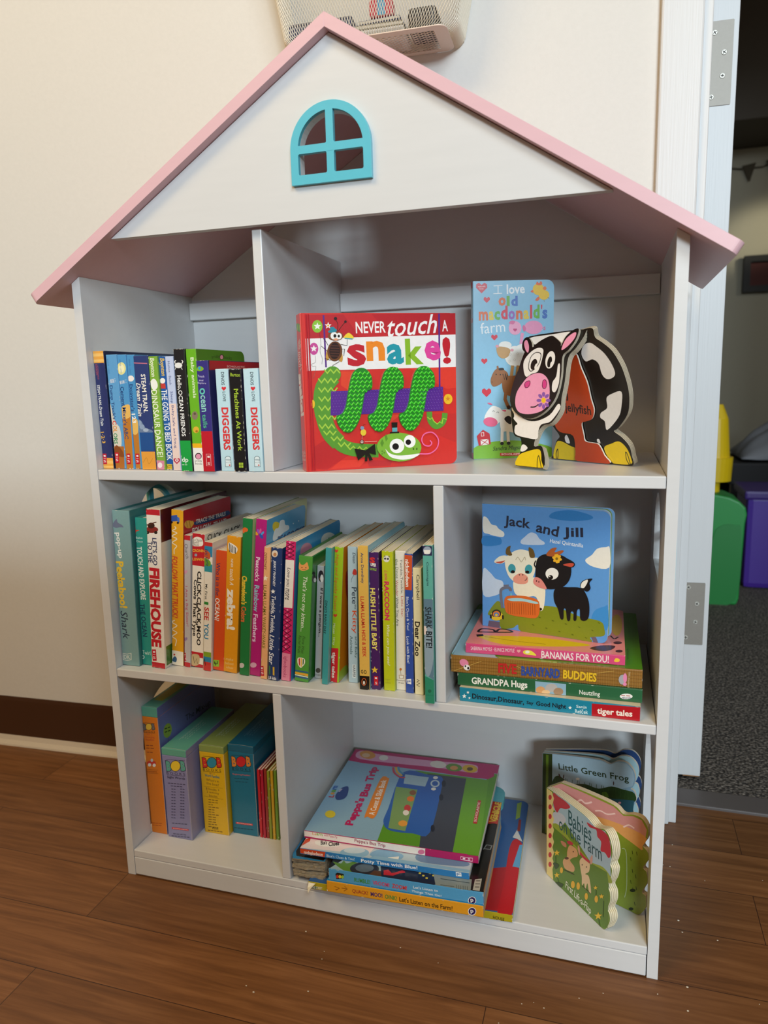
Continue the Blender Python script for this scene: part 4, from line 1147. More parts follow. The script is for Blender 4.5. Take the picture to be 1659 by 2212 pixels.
  ('P','d03a2c',[(1.5,121.6),(5.7,124.9),(17.4,125.6),(18.9,120.4),(2.1,117.5)]),
  ('E','f0eee6',6.21,118.06,2.97,0.41,-0.28,-2.95),
  ('E','f0eee6',14.83,118.53,2.95,0.41,-0.28,-2.94),
  ('E','c8d2d8',11.3,126.57,2.36,0.32,-0.28,-2.94),
  ('L','8a4a1a',0.38,[(0.2,109.3),(20.9,111)],0),
  ('T','8a3a1a','SCHOLASTIC',9.72,106.94,18.72,2.2,4.2,0,0),
  ('L','8a4a1a',0.38,[(0.2,103.4),(20.9,104.9)],0),
  ('L','b04a1a',0.84,[(0.9,16.2),(6.2,16.8)],0),
  ('L','b04a1a',0.84,[(7.7,16.9),(13,17.5)],0),
  ('L','b04a1a',0.84,[(14.4,17.6),(19.7,18.1)],0),
  ('L','b04a1a',0.85,[(0.9,12.5),(5.9,13)],0),
  ('L','b04a1a',0.85,[(7.2,13.1),(12.2,13.6)],0),
  ('L','b04a1a',0.84,[(13.6,13.7),(18.5,14.2)],0),
 ],
 'bobpu:spine': [
  ('L','2f2f4a',0.56,[(7.5,133.7),(41,136.2)],0),
  ('T','2f2f4a','B',10.72,122.99,9.99,18.88,2.8,0.1,0),
  ('T','5fb0a0','B',10.72,122.99,8.04,16.79,1.6,0.09,0),
  ('T','2f2f4a','B',36.83,126.63,9.84,18.74,2.8,0.1,0),
  ('T','5fb0a0','B',36.83,126.63,7.93,16.66,1.5,0.09,0),
  ('E','2f2f4a',23.45,124.85,9.38,1.31,-0.84,-9.61),
  ('E','f2cf3a',23.45,124.85,8.43,1.17,-0.76,-8.7),
  ('T','2f2f4a','B O O K S',22.83,112.05,33.34,4.34,3.8,0.01,0),
  ('L','2f2f4a',0.56,[(6.3,107.7),(39.6,110)],0),
  ('T','1f1f38','Sight Words',22.74,104.39,32.14,5.47,2.8,0.02,0),
  ('L','3a3a58',1.16,[(7.3,93.7),(11.6,94)],0),
  ('L','3a3a58',1.13,[(12.7,94.1),(16.9,94.3)],0),
  ('L','3a3a58',1.13,[(18.1,94.4),(22.3,94.7)],0),
  ('L','3a3a58',1.13,[(23.5,94.8),(27.7,95)],0),
  ('L','3a3a58',1.1,[(28.9,95.1),(33,95.4)],0),
  ('L','3a3a58',1.1,[(34.2,95.4),(38.3,95.7)],0),
  ('L','3a3a58',1.13,[(11.8,89.7),(16.1,90)],0),
  ('L','3a3a58',1.12,[(17.3,90.1),(21.6,90.3)],0),
  ('L','3a3a58',1.13,[(22.8,90.4),(27.1,90.7)],0),
  ('L','3a3a58',1.13,[(28.3,90.8),(32.6,91.1)],0),
  ('L','3a3a5a',1.05,[(12.7,84.6),(16,84.8)],0),
  ('L','3a3a5a',1.05,[(16.9,84.9),(20.2,85.2)],0),
  ('L','3a3a5a',1.05,[(12.2,79.6),(15.5,79.9)],0),
  ('L','3a3a5a',1.05,[(16.5,80),(19.8,80.2)],0),
  ('L','3a3a5a',1.05,[(11.8,74.6),(15.1,74.9)],0),
  ('L','3a3a5a',1.08,[(16,75),(19.4,75.3)],0),
  ('L','3a3a5a',1.05,[(11.4,69.6),(14.7,69.9)],0),
  ('L','3a3a5a',1.05,[(15.6,70),(18.9,70.3)],0),
  ('L','3a3a5a',1.05,[(10.9,64.6),(14.2,64.9)],0),
  ('L','3a3a5a',1.05,[(15.2,65),(18.5,65.3)],0),
  ('L','3a3a5a',1.05,[(10.5,59.6),(13.8,59.9)],0),
  ('L','3a3a5a',1.08,[(14.7,60),(18.1,60.3)],0),
  ('L','3a3a5a',1.08,[(10,54.6),(13.4,54.9)],0),
  ('L','3a3a5a',1.05,[(14.3,55),(17.6,55.3)],0),
  ('L','3a3a5a',1.05,[(9.6,49.6),(12.9,49.9)],0),
  ('L','3a3a5a',1.05,[(13.9,50),(17.2,50.3)],0),
  ('L','3a3a5a',1.09,[(9.1,44.5),(12.5,44.9)],0),
  ('L','3a3a5a',1.05,[(13.4,45),(16.7,45.3)],0),
  ('L','3a3a5a',1.05,[(8.7,39.5),(12,39.8)],0),
  ('L','3a3a5a',1.06,[(13,39.9),(16.3,40.3)],0),
  ('L','3a3a5a',1.08,[(8.2,34.5),(11.6,34.8)],0),
  ('L','3a3a5a',1.08,[(12.5,34.9),(15.9,35.2)],0),
  ('L','3a3a5a',1.05,[(28.9,87),(32.2,87.3)],0),
  ('L','3a3a5a',1.05,[(33.1,87.4),(36.4,87.6)],0),
  ('L','3a3a5a',1.05,[(28.5,82),(31.8,82.3)],0),
  ('L','3a3a5a',1.05,[(32.7,82.4),(36,82.7)],0),
  ('L','3a3a5a',1.05,[(28.1,77.1),(31.4,77.4)],0),
  ('L','3a3a5a',1.05,[(32.3,77.5),(35.6,77.8)],0),
  ('L','3a3a5a',1.05,[(27.6,72.1),(30.9,72.4)],0),
  ('L','3a3a5a',1.05,[(31.9,72.5),(35.2,72.8)],0),
  ('L','3a3a5a',1.05,[(27.2,67.2),(30.5,67.5)],0),
  ('L','3a3a5a',1.05,[(31.4,67.5),(34.7,67.8)],0),
  ('L','3a3a5a',1.05,[(26.8,62.2),(30.1,62.5)],0),
  ('L','3a3a5a',1.05,[(31,62.6),(34.3,62.9)],0),
  ('L','3a3a5a',1.05,[(26.4,57.2),(29.7,57.5)],0),
  ('L','3a3a5a',1.05,[(30.6,57.6),(33.9,57.9)],0),
  ('L','3a3a5a',1.05,[(25.9,52.2),(29.2,52.5)],0),
  ('L','3a3a5a',1.05,[(30.2,52.6),(33.5,52.9)],0),
  ('L','3a3a5a',1.05,[(25.5,47.2),(28.8,47.5)],0),
  ('L','3a3a5a',1.05,[(29.8,47.6),(33.1,47.9)],0),
  ('L','3a3a5a',1.05,[(25.1,42.2),(28.4,42.5)],0),
  ('L','3a3a5a',1.05,[(29.3,42.6),(32.6,42.9)],0),
  ('L','3a3a5a',1.06,[(24.7,37.1),(28,37.5)],0),
  ('L','3a3a5a',1.05,[(28.9,37.6),(32.2,37.9)],0),
  ('L','3a3a5a',0.97,[(9,25.4),(13.4,25.7)],0),
  ('L','3a3a5a',0.97,[(14.7,25.9),(19.1,26.2)],0),
  ('L','3a3a5a',0.99,[(20.3,26.4),(24.8,26.7)],0),
  ('L','3a3a5a',0.97,[(26,26.9),(30.4,27.2)],0),
  ('L','3a3a5a',0.97,[(31.6,27.4),(36,27.7)],0),
  ('P','d0243a',[(8,18),(38.3,19.4),(38.2,16.8),(7.7,14.9)]),
  ('T','f4e4e4','SCHOLASTIC',23.49,17.35,27.48,1.5,3.1,0.02,0),
  ('L','3a3a58',0.81,[(9.3,6.9),(14.2,7.2)],0),
  ('L','3a3a58',0.83,[(15.6,7.3),(20.6,7.7)],0),
  ('L','3a3a58',0.81,[(22,7.8),(26.9,8.2)],0),
  ('L','3a3a58',0.81,[(28.2,8.3),(33.1,8.7)],0),
  ('L','3a3a58',1,[(6,2.6),(10.5,3)],0),
  ('L','3a3a58',1,[(11.7,3.1),(16.2,3.5)],0),
  ('L','3a3a58',0.98,[(17.4,3.6),(21.8,4)],0),
  ('L','3a3a58',0.98,[(23.1,4.1),(27.5,4.5)],0),
  ('L','3a3a58',0.98,[(28.7,4.6),(33.1,5)],0),
  ('L','3a3a58',0.98,[(34.4,5.2),(38.8,5.6)],0),
 ],
 'bobye:spine': [
  ('L','3a2f14',0.56,[(5.7,132),(38.3,134.2)],0),
  ('T','3a2f14','B',8.92,121.33,9.7,18.65,2.6,0.1,0),
  ('T','d8342c','B',8.93,121.33,7.82,16.58,1.4,0.09,0),
  ('T','3a2f14','B',34.28,124.82,9.57,18.51,2.6,0.1,0),
  ('T','d8342c','B',34.28,124.82,7.71,16.45,1.3,0.09,0),
  ('E','3a2f14',21.29,123.12,9.12,1.25,-0.72,-9.48),
  ('E','2f8fa8',21.29,123.12,8.19,1.13,-0.65,-8.59),
  ('T','3a2f14','B O O K S',20.81,110.49,32.4,4.29,3.7,0.01,0),
  ('L','3a2f14',0.56,[(4.8,106.3),(37.1,108.4)],0),
  ('T','a8762a','SET 3',20.08,104.77,9.45,2.59,0.5,0.02,0),
  ('T','2a7a8a','Word Families',20.24,99.99,26.47,4.82,0.4,0.03,0),
  ('T','7a5a2a',"What's in",20.46,92.75,22.67,4.48,-0.8,0,0),
  ('T','7a5a2a','the box?',19.99,86.48,21.92,4.52,-2,0,0),
  ('L','8a6a1a',0.38,[(4.3,80.3),(37.6,81.6)],0),
  ('T','7a5a2a','8 books +',19.48,77.27,23.92,4.48,0.7,0,0),
  ('T','7a5a2a','2 activity',19.5,71.23,22.18,4.52,-0.8,0,0),
  ('T','7a5a2a','books',19.68,65.84,14.61,4.15,-0.6,0,0),
  ('L','8a6a1a',0.38,[(4,63.3),(37.1,62.4)],0),
  ('L','6a4f22',1.04,[(10.6,58.3),(15.4,58.5)],0),
  ('L','6a4f22',1.02,[(16.8,58.6),(21.5,58.8)],0),
  ('L','6a4f22',1.02,[(22.9,58.9),(27.6,59.1)],0),
  ('L','6a4f22',1.04,[(10.3,54),(15.1,54.2)],0),
  ('L','6a4f22',1.04,[(16.4,54.3),(21.2,54.5)],0),
  ('L','6a4f22',1.04,[(22.5,54.6),(27.3,54.8)],0),
  ('L','6a4f22',1.05,[(10,49.7),(13.6,49.9)],0),
  ('L','6a4f22',1.05,[(14.6,49.9),(18.2,50.1)],0),
  ('L','6a4f22',1.02,[(9.7,45.4),(14.8,45.6)],0),
  ('L','6a4f22',1.05,[(16.3,45.7),(21.5,46)],0),
  ('L','6a4f22',1.05,[(22.9,46),(28.1,46.3)],0),
  ('L','6a4f22',1.04,[(9.3,41.1),(14.1,41.3)],0),
  ('L','6a4f22',1.02,[(15.5,41.4),(20.2,41.6)],0),
  ('L','6a4f22',1.05,[(9,36.7),(13.8,37)],0),
  ('L','6a4f22',1.04,[(15.1,37.1),(19.9,37.3)],0),
  ('L','6a4f22',1.05,[(8.7,32.4),(13.9,32.7)],0),
  ('L','6a4f22',1.05,[(15.3,32.8),(20.5,33.1)],0),
  ('L','6a4f22',1.03,[(22,33.1),(27.1,33.4)],0),
  ('L','6a4f22',1.04,[(8.3,28.1),(14.3,28.4)],0),
  ('L','6a4f22',1.04,[(16,28.5),(22,28.8)],0),
  ('L','6a4f22',1.04,[(8,23.8),(14,24.1)],0),
  ('L','6a4f22',1.04,[(15.7,24.2),(21.7,24.5)],0),
  ('L','6a4f22',1.04,[(7.7,19.4),(13.7,19.7)],0),
  ('L','6a4f22',1.05,[(15.4,19.8),(21.4,20.2)],0),
  ('L','6a4f22',1.04,[(7.3,15.1),(11.7,15.3)],0),
  ('L','6a4f22',1.04,[(13,15.4),(17.4,15.6)],0),
  ('L','6a4f22',1.05,[(18.6,15.7),(23,16)],0),
  ('L','6a4f22',1.05,[(7,10.7),(13,11.1)],0),
  ('L','6a4f22',1.04,[(14.7,11.2),(20.7,11.5)],0),
  ('T','3a2f14','PLUS',19.39,9.89,11.15,4.17,3,0.03,0.2),
  ('L','6a4f22',1.13,[(5.7,4.1),(10,4.3)],0),
  ('L','6a4f22',1.13,[(11.2,4.4),(15.5,4.6)],0),
  ('L','6a4f22',1.11,[(16.7,4.6),(20.9,4.8)],0),
  ('L','6a4f22',1.13,[(22.1,4.9),(26.4,5.1)],0),
  ('L','6a4f22',1.11,[(27.6,5.1),(31.8,5.3)],0),
 ],
 'bobbl:spine': [
  ('L','10303c',0.55,[(6.4,135.2),(39,137.4)],0),
  ('T','10303c','B',9.69,124.38,9.72,18.92,2.5,0.1,0),
  ('T','e08a3a','B',9.69,124.38,7.84,16.82,1.3,0.09,0),
  ('T','10303c','B',35.08,127.86,9.59,18.78,2.5,0.1,0),
  ('T','e08a3a','B',35.08,127.86,7.73,16.69,1.2,0.09,0),
  ('E','10303c',22.07,126.16,9.13,1.25,-0.65,-9.62),
  ('E','d02a30',22.07,126.16,8.2,1.12,-0.59,-8.71),
  ('T','10303c','B O O K S',21.7,113.35,32.45,4.35,3.6,0.01,0),
  ('L','10303c',0.55,[(5.7,109.1),(38.1,111.2)],0),
  ('T','d86a6a','Beginning Readers',21.33,103.64,30.79,3.28,3.2,0.01,0),
  ('L','123a4c',0.79,[(8.3,95.9),(12.4,96.2)],0),
  ('L','123a4c',0.79,[(13.5,96.3),(17.6,96.6)],0),
  ('L','123a4c',0.79,[(18.8,96.7),(22.9,97)],0),
  ('L','123a4c',0.79,[(24,97.1),(28.1,97.4)],0),
  ('L','123a4c',0.79,[(29.2,97.5),(33.3,97.8)],0),
  ('L','123a4c',0.79,[(9.8,90.6),(14.2,91)],0),
  ('L','123a4c',0.79,[(15.4,91.1),(19.8,91.4)],0),
  ('L','123a4c',0.79,[(21,91.5),(25.4,91.9)],0),
  ('L','123a4c',0.79,[(26.6,92),(31,92.4)],0),
  ('P','d0303a',[(5.9,19.9),(35.6,21.5),(35.6,18.2),(5.7,16.9)]),
  ('T','f4e4e4','SCHOLASTIC',21.05,19.29,26.76,1.51,2.4,0.02,0),
  ('L','123a4c',0.96,[(2.3,9.2),(6.9,9.5)],0),
  ('L','123a4c',0.94,[(8.2,9.6),(12.7,9.8)],0),
  ('L','123a4c',0.96,[(14,9.9),(18.6,10.1)],0),
  ('L','123a4c',0.96,[(19.8,10.2),(24.4,10.4)],0),
  ('L','123a4c',0.96,[(25.6,10.5),(30.2,10.7)],0),
  ('L','123a4c',0.94,[(31.4,10.8),(35.9,11)],0),
 ],
 'bobor:front': [
  ('E','8fae3a',23.14,167.73,10.31,-6.23,-4.95,-10.05),
  ('L','3a4a1a',1.85,[(15.8,174),(22.1,172.4)],0),
  ('L','3a4a1a',1.85,[(23.9,171.9),(30.2,170.3)],0),
  ('L','3a4a1a',1.83,[(15.6,168.3),(22,166.8)],0),
  ('L','3a4a1a',1.86,[(23.8,166.3),(30.3,164.7)],0),
  ('L','4a6a3a',0.97,[(23.2,155),(21.4,145.9)],0),
  ('T','20264a','The Mix-up',114.14,159.93,79.52,13.78,-3.8,0.01,0),
 ],
 'snake:front': [
  ('P','b9242e',[(7.9,196.3),(206.6,198.2),(206.6,169.4),(6.6,167.3)]),
  ('P','c62b31',[(55.7,196.6),(92.4,197.3),(116.6,169.4),(76.1,169.1)]),
  ('P','e23e30',[(138,130.4),(206.6,129),(206.6,101.3),(193,100.2)]),
  ('P','e4472f',[(50,126.3),(66.9,125.9),(58.4,102.4),(49.4,108.6)]),
  ('P','c8302e',[(128.5,68.4),(206.6,67.1),(206.6,27.7),(159.1,48.7)]),
  ('P','e4472f',[(91.7,69.8),(128.5,68.4),(113.7,58.3),(92.7,48.4)]),
  ('P','c22a2d',[(9.5,31),(37.7,46.3),(61.8,22.3),(26.7,1.3),(12.9,3.6)]),
  ('P','e23e30',[(45.8,12.5),(80.4,12.1),(70.6,2.6),(31.3,1.8)]),
  ('P','c02a30',[(80.4,10.6),(115.7,8.7),(112.3,1.8),(83.3,2.4)]),
  ('P','f1eeec',[(6,167.3),(206.6,170.7),(206.6,128.7),(6.3,127.8)]),
  ('L','5a2a86',2.23,[(30.1,195.9),(30.8,131.7)],0),
  ('L','5a2a86',2.39,[(183.8,197.5),(183.3,102)],0),
  ('T','f6f2f0','NEVER',90.87,180.61,39.54,14.27,0.9,0.03,0),
  ('T','f6f2f0','touch',146.83,182.74,67.85,24.38,3.8,0.015,0.35),
  ('T','f6f2f0','A',191.75,182.11,7.87,14.37,1.9,0.03,0),
  ('T','c3202f','s',71.06,146.02,24.75,27.85,2.5,0.065,0),
  ('T','ef8a26','n',96.54,151.08,24.71,25.36,0.6,0.065,0),
  ('T','1f97a8','a',122.72,146.7,22.89,26.18,1.4,0.065,0),
  ('T','8ab82c','k',148.86,149.59,24.81,33.23,1.3,0.065,0),
  ('T','e0459a','e',174.16,150.59,22.53,25.92,0.7,0.065,0),
  ('T','c3202f','!',193.74,150.31,11.73,34.86,2.2,0.065,0),
  ('E','8cc23c',21.62,182.15,6.56,-0.04,-0.33,-7.72),
  ('P','f4f4ee',[(22,187),(23.1,183.9),(26.5,183.7),(23.7,181.7),(24.5,178.5),(21.7,180.3),(18.7,178.5),(19.8,181.7),(17.2,183.8),(20.6,183.9)]),
  ('E','c84a96',16.11,154.82,5.68,-0.08,-0.33,-7.49),
  ('P','f4f4ee',[(16.3,159.4),(17.3,156.5),(20.6,156.3),(17.9,154.4),(18.7,151.3),(16,153.1),(13.2,151.4),(14.2,154.4),(11.8,156.4),(15,156.5)]),
  ('L','3a2a2a',0.37,[(24,174.3),(25.4,161.6),(23.8,151.5),(26.4,142.8),(25.5,135.6)],1),
  ('L','7a6a5a',0.37,[(17.3,146.6),(17.5,138.6),(12.6,135.8),(14,132.9),(17.7,132.8),(14.9,121.2),(13,118.3)],1),
  ('P','f7f0f0',[(35.7,187.5),(36.8,184.6),(40,184.4),(37.4,182.5),(38.2,179.5),(35.5,181.2),(32.7,179.5),(33.7,182.5),(31.2,184.5),(34.5,184.6)]),
  ('E','e8b43a',35.56,183.08,1.35,-0.01,-0.05,-1.29),
  ('E','c9973f',49.27,146.8,3.3,0.62,1.63,-8.89),
  ('E','c9973f',34.47,148.48,2.93,-0.65,-2.23,-8.49),
  ('E','6b3f22',42.9,151.26,9.7,-0.63,-1.17,-12.49),
  ('E','2c1714',42.78,151.99,6.96,-0.45,-0.98,-10.45),
  ('L','5a3328',1.04,[(37.3,158.6),(48.9,157.9)],0),
  ('L','5a3328',1.04,[(37.2,155.4),(48.8,154.7)],0),
  ('L','5a3328',1.04,[(37,152.2),(48.7,151.5)],0),
  ('L','5a3328',1.04,[(36.9,149),(48.6,148.3)],0),
  ('L','5a3328',1.04,[(36.8,145.8),(48.4,145.1)],0),
  ('E','7a4a26',44.39,170.07,10.01,-0.09,-0.22,-5.78),
  ('E','f4f2ee',42.59,170.52,4.54,-0.04,-0.18,-4.62),
  ('E','f4f2ee',48.93,170.03,3.64,-0.03,-0.15,-4.05),
  ('E','17110f',43.65,170.37,1.97,-0.02,-0.08,-2.16),
  ('E','17110f',48.63,170.03,1.52,-0.01,-0.07,-1.73),
  ('E','e8a07a',44.69,166.02,2.73,-0.03,-0.06,-1.45),
  ('L','2a1a14',0.59,[(46.6,175.8),(48,184.5),(45.2,190.9)],1),
  ('L','2a1a14',0.59,[(48.1,175.8),(52.9,182.3),(57.9,187.6)],1),
  ('E','2a1a20',45.23,191.63,2.11,-0.01,-0.08,-2.01),
  ('E','2a1a20',57.94,187.86,1.67,-0.01,-0.06,-1.58),
  ('S','2a8aa0',[(35.6,176.6),(44.5,179.4),(45.8,175.8),(36.7,174.2)]),
  ('E','2a8aa0',40.68,179.46,3.32,-0.02,-0.08,-2.01),
  ('S','f2d03a',[(55.9,170),(61.7,174),(67.7,169.1),(66.5,166.7),(56.1,167.4)]),
  ('L','3aa0b0',1.2,[(56.1,167.4),(66.5,166.4)],0),
  ('L','2a1a14',0.6,[(50.5,159.9),(58.9,158.3),(59.4,165.9)],0),
  ('L','2a1a14',0.6,[(51.8,154),(55.6,154),(54.1,145.3)],0),
  ('L','2a1a14',0.59,[(34.6,158.6),(30.4,165.9),(28.6,167.3)],0),
  ('L','2a1a14',0.59,[(33.5,151.4),(25.8,158)],0),
  ('L','2a1a14',0.59,[(36.9,140.4),(29.4,142.8)],0),
  ('L','2a1a14',0.6,[(47.5,140.3),(47.4,138.1),(39.6,133.8),(39.6,131.5)],1),
  ('L','5b9a33',7.77,[(168.2,70.8),(169.2,59.2),(176.6,51.4),(184.9,53.9),(188.9,60),(190.1,68.5)],1),
  ('L','a9cf46',1.13,[(165.2,64),(169.2,60.7),(171.8,63),(174.2,58.2),(179.1,54.1),(182.5,57.1),(185.8,54.6),(187.5,61.6),(192.5,59.8)],0),
  ('L','5b9a33',22.48,[(38.8,120.7),(27.1,106.3),(23.8,88.7),(25.2,70.8)],1),
  ('L','5b9a33',21.28,[(24.4,94.6),(25.2,70.8),(31.7,49.6),(43.5,35.4)],1),
  ('L','5b9a33',17.41,[(37.6,41.8),(49.6,30.6),(68.2,24.8),(96.7,22.4)],1),
  ('E','5b9a33',38.91,122.87,10.68,-0.24,-0.39,-9.98),
  ('L','a9cf46',1.64,[(20.1,117.9),(23.9,112.5),(28.2,117.7),(32.1,112.3),(36.4,117.5),(40.3,112.1),(44.6,117.3)],0),
  ('L','a9cf46',1.65,[(19.8,106.5),(23.6,101.1),(27.9,106.2),(31.8,100.8),(36.1,106),(40,100.6),(44.4,105.8)],0),
  ('L','a9cf46',1.65,[(19.5,95),(23.3,89.6),(27.6,94.8),(31.5,89.3),(35.9,94.5),(39.8,89),(44.1,94.2)],0),
  ('L','a9cf46',1.66,[(19.2,83.5),(23,78),(27.4,83.2),(31.2,77.7),(35.6,82.9),(39.5,77.4),(43.9,82.6)],0),
  ('L','a9cf46',1.66,[(18.8,71.9),(22.7,66.4),(27.1,71.6),(31,66.1),(35.3,71.3),(39.2,65.8),(43.6,71)],0),
  ('L','a9cf46',1.67,[(18.5,60.3),(22.4,54.8),(26.8,60),(30.7,54.4),(35,59.6),(39,54.1)],0),
  ('L','a9cf46',1.64,[(28.1,129.1),(32,124.3),(36.3,128.9),(40.2,124.2),(44.5,128.8),(48.4,124)],0),
  ('L','a9cf46',1.67,[(24.1,51.6),(28.1,46.6),(32.4,51.2),(36.4,46.2),(40.7,50.8)],0),
  ('L','a9cf46',1.68,[(33.3,43.6),(37.3,38.6),(41.6,43.2),(45.6,38.2),(50,42.9)],0),
  ('L','a9cf46',1.69,[(42.6,35.6),(46.6,30.6),(51,35.2),(55,30.2),(59.4,34.8)],0),
  ('L','a9cf46',1.56,[(54.3,31),(58.3,26.2),(62.7,29.9),(66.8,25.2),(71.1,28.9),(75.3,24.1),(79.7,27.9),(83.8,23.1),(88.2,26.9),(92.4,22)],0),
  ('E','f0bd2c',11.91,86.1,2.41,-0.08,-0.23,-5.31),
  ('E','f0bd2c',194.87,86.67,6.19,-0.19,-0.08,-6.83),
  ('P','d8862a',[(194.6,90.9),(195.5,88.4),(198.4,88.2),(196.1,86.6),(196.9,84.1),(194.5,85.6),(192.2,84.2),(192.9,86.7),(190.8,88.4),(193.6,88.4)]),
  ('P','5a2a91',[(35.8,101.3),(187.8,103.1),(188.2,71.7),(34.1,70.8)]),
  ('E','7d55ad',37.54,99.78,0.49,-0.01,-0.02,-0.53),
  ('E','7d55ad',39.08,96.18,0.49,-0.01,-0.02,-0.53),
  ('E','7d55ad',37.26,92.68,0.49,-0.02,-0.02,-0.53),
  ('E','7d55ad',38.8,89.07,0.49,-0.02,-0.02,-0.53),
  ('E','7d55ad',36.98,85.56,0.49,-0.02,-0.02,-0.53),
  ('E','7d55ad',38.52,81.94,0.49,-0.02,-0.02,-0.54),
  ('E','7d55ad',36.7,78.42,0.49,-0.02,-0.02,-0.54),
  ('E','7d55ad',38.24,74.79,0.49,-0.02,-0.02,-0.54),
  ('E','7d55ad',41.06,99.82,0.49,-0.01,-0.02,-0.53),
  ('E','7d55ad',42.61,96.21,0.49,-0.01,-0.02,-0.53),
  ('E','7d55ad',40.78,92.71,0.49,-0.02,-0.02,-0.53),
  ('E','7d55ad',42.33,89.09,0.49,-0.02,-0.02,-0.53),
  ('E','7d55ad',40.51,85.58,0.49,-0.02,-0.02,-0.54),
  ('E','7d55ad',42.06,81.96,0.49,-0.02,-0.02,-0.54),
  ('E','7d55ad',40.23,78.44,0.49,-0.02,-0.02,-0.54),
  ('E','7d55ad',41.78,74.8,0.49,-0.02,-0.02,-0.54),
  ('E','7d55ad',44.58,99.85,0.49,-0.01,-0.02,-0.53),
  ('E','7d55ad',46.14,96.25,0.49,-0.01,-0.02,-0.53),
  ('E','7d55ad',44.31,92.74,0.49,-0.02,-0.02,-0.53),
  ('E','7d55ad',45.87,89.12,0.49,-0.02,-0.02,-0.54),
  ('E','7d55ad',44.04,85.61,0.49,-0.02,-0.02,-0.54),
  ('E','7d55ad',45.6,81.98,0.49,-0.02,-0.02,-0.54),
  ('E','7d55ad',43.77,78.46,0.49,-0.02,-0.02,-0.54),
  ('E','7d55ad',45.32,74.82,0.49,-0.02,-0.02,-0.54),
  ('E','7d55ad',48.12,99.89,0.49,-0.01,-0.02,-0.53),
  ('E','7d55ad',49.67,96.28,0.49,-0.01,-0.02,-0.53),
  ('E','7d55ad',47.85,92.77,0.49,-0.02,-0.02,-0.53),
  ('E','7d55ad',49.41,89.15,0.49,-0.02,-0.02,-0.54),
  ('E','7d55ad',47.58,85.63,0.49,-0.02,-0.02,-0.54),
  ('E','7d55ad',49.14,82,0.49,-0.02,-0.02,-0.54),
  ('E','7d55ad',47.31,78.48,0.49,-0.02,-0.02,-0.54),
  ('E','7d55ad',48.87,74.83,0.49,-0.02,-0.02,-0.54),
  ('E','7d55ad',51.66,99.93,0.49,-0.01,-0.02,-0.53),
  ('E','7d55ad',53.22,96.32,0.49,-0.01,-0.02,-0.53),
  ('E','7d55ad',51.39,92.8,0.49,-0.02,-0.02,-0.54),
  ('E','7d55ad',52.96,89.18,0.49,-0.02,-0.02,-0.54),
  ('E','7d55ad',51.13,85.66,0.49,-0.02,-0.02,-0.54),
  ('E','7d55ad',52.7,82.02,0.49,-0.02,-0.02,-0.54),
  ('E','7d55ad',50.87,78.49,0.49,-0.02,-0.02,-0.54),
  ('E','7d55ad',52.43,74.84,0.49,-0.02,-0.02,-0.54),
  ('E','7d55ad',55.2,99.97,0.49,-0.01,-0.02,-0.53),
  ('E','7d55ad',56.77,96.35,0.49,-0.01,-0.02,-0.54),
  ('E','7d55ad',54.95,92.83,0.49,-0.02,-0.02,-0.54),
  ('E','7d55ad',56.51,89.2,0.49,-0.02,-0.02,-0.54),
  ('E','7d55ad',54.69,85.68,0.49,-0.02,-0.02,-0.54),
  ('E','7d55ad',56.26,82.04,0.5,-0.02,-0.02,-0.54),
  ('E','7d55ad',54.42,78.51,0.5,-0.02,-0.02,-0.54),
  ('E','7d55ad',56,74.86,0.5,-0.02,-0.02,-0.54),
  ('E','7d55ad',58.76,100.01,0.49,-0.01,-0.02,-0.54),
  ('E','7d55ad',60.33,96.39,0.5,-0.01,-0.02,-0.54),
  ('E','7d55ad',58.5,92.86,0.49,-0.02,-0.02,-0.54),
  ('E','7d55ad',60.08,89.23,0.5,-0.02,-0.02,-0.54),
  ('E','7d55ad',58.25,85.71,0.5,-0.02,-0.02,-0.54),
  ('E','7d55ad',59.82,82.06,0.5,-0.02,-0.02,-0.54),
  ('E','7d55ad',57.99,78.53,0.5,-0.02,-0.02,-0.54),
  ('E','7d55ad',59.57,74.87,0.5,-0.02,-0.02,-0.54),
  ('E','7d55ad',62.32,100.04,0.5,-0.01,-0.02,-0.54),
  ('E','7d55ad',63.9,96.42,0.5,-0.01,-0.02,-0.54),
  ('E','7d55ad',62.07,92.9,0.5,-0.02,-0.02,-0.54),
  ('E','7d55ad',63.65,89.26,0.5,-0.02,-0.02,-0.54),
  ('E','7d55ad',61.82,85.73,0.5,-0.02,-0.02,-0.54),
  ('E','7d55ad',63.4,82.08,0.5,-0.02,-0.02,-0.54),
  ('E','7d55ad',61.56,78.54,0.5,-0.02,-0.02,-0.54),
  ('E','7d55ad',63.15,74.88,0.5,-0.02,-0.02,-0.54),
  ('E','7d55ad',65.89,100.08,0.5,-0.01,-0.02,-0.54),
  ('E','7d55ad',67.47,96.46,0.5,-0.01,-0.02,-0.54),
  ('E','7d55ad',65.64,92.93,0.5,-0.02,-0.02,-0.54),
  ('E','7d55ad',67.23,89.29,0.5,-0.02,-0.02,-0.54),
  ('E','7d55ad',65.39,85.75,0.5,-0.02,-0.02,-0.54),
  ('E','7d55ad',66.98,82.1,0.5,-0.02,-0.02,-0.54),
  ('E','7d55ad',65.14,78.56,0.5,-0.02,-0.02,-0.54),
  ('E','7d55ad',66.73,74.9,0.5,-0.02,-0.02,-0.54),
  ('E','7d55ad',69.46,100.12,0.5,-0.01,-0.02,-0.54),
  ('E','7d55ad',71.05,96.49,0.5,-0.01,-0.02,-0.54),
  ('E','7d55ad',69.22,92.96,0.5,-0.02,-0.02,-0.54),
  ('E','7d55ad',70.81,89.32,0.5,-0.02,-0.02,-0.54),
  ('E','7d55ad',68.98,85.78,0.5,-0.02,-0.02,-0.54),
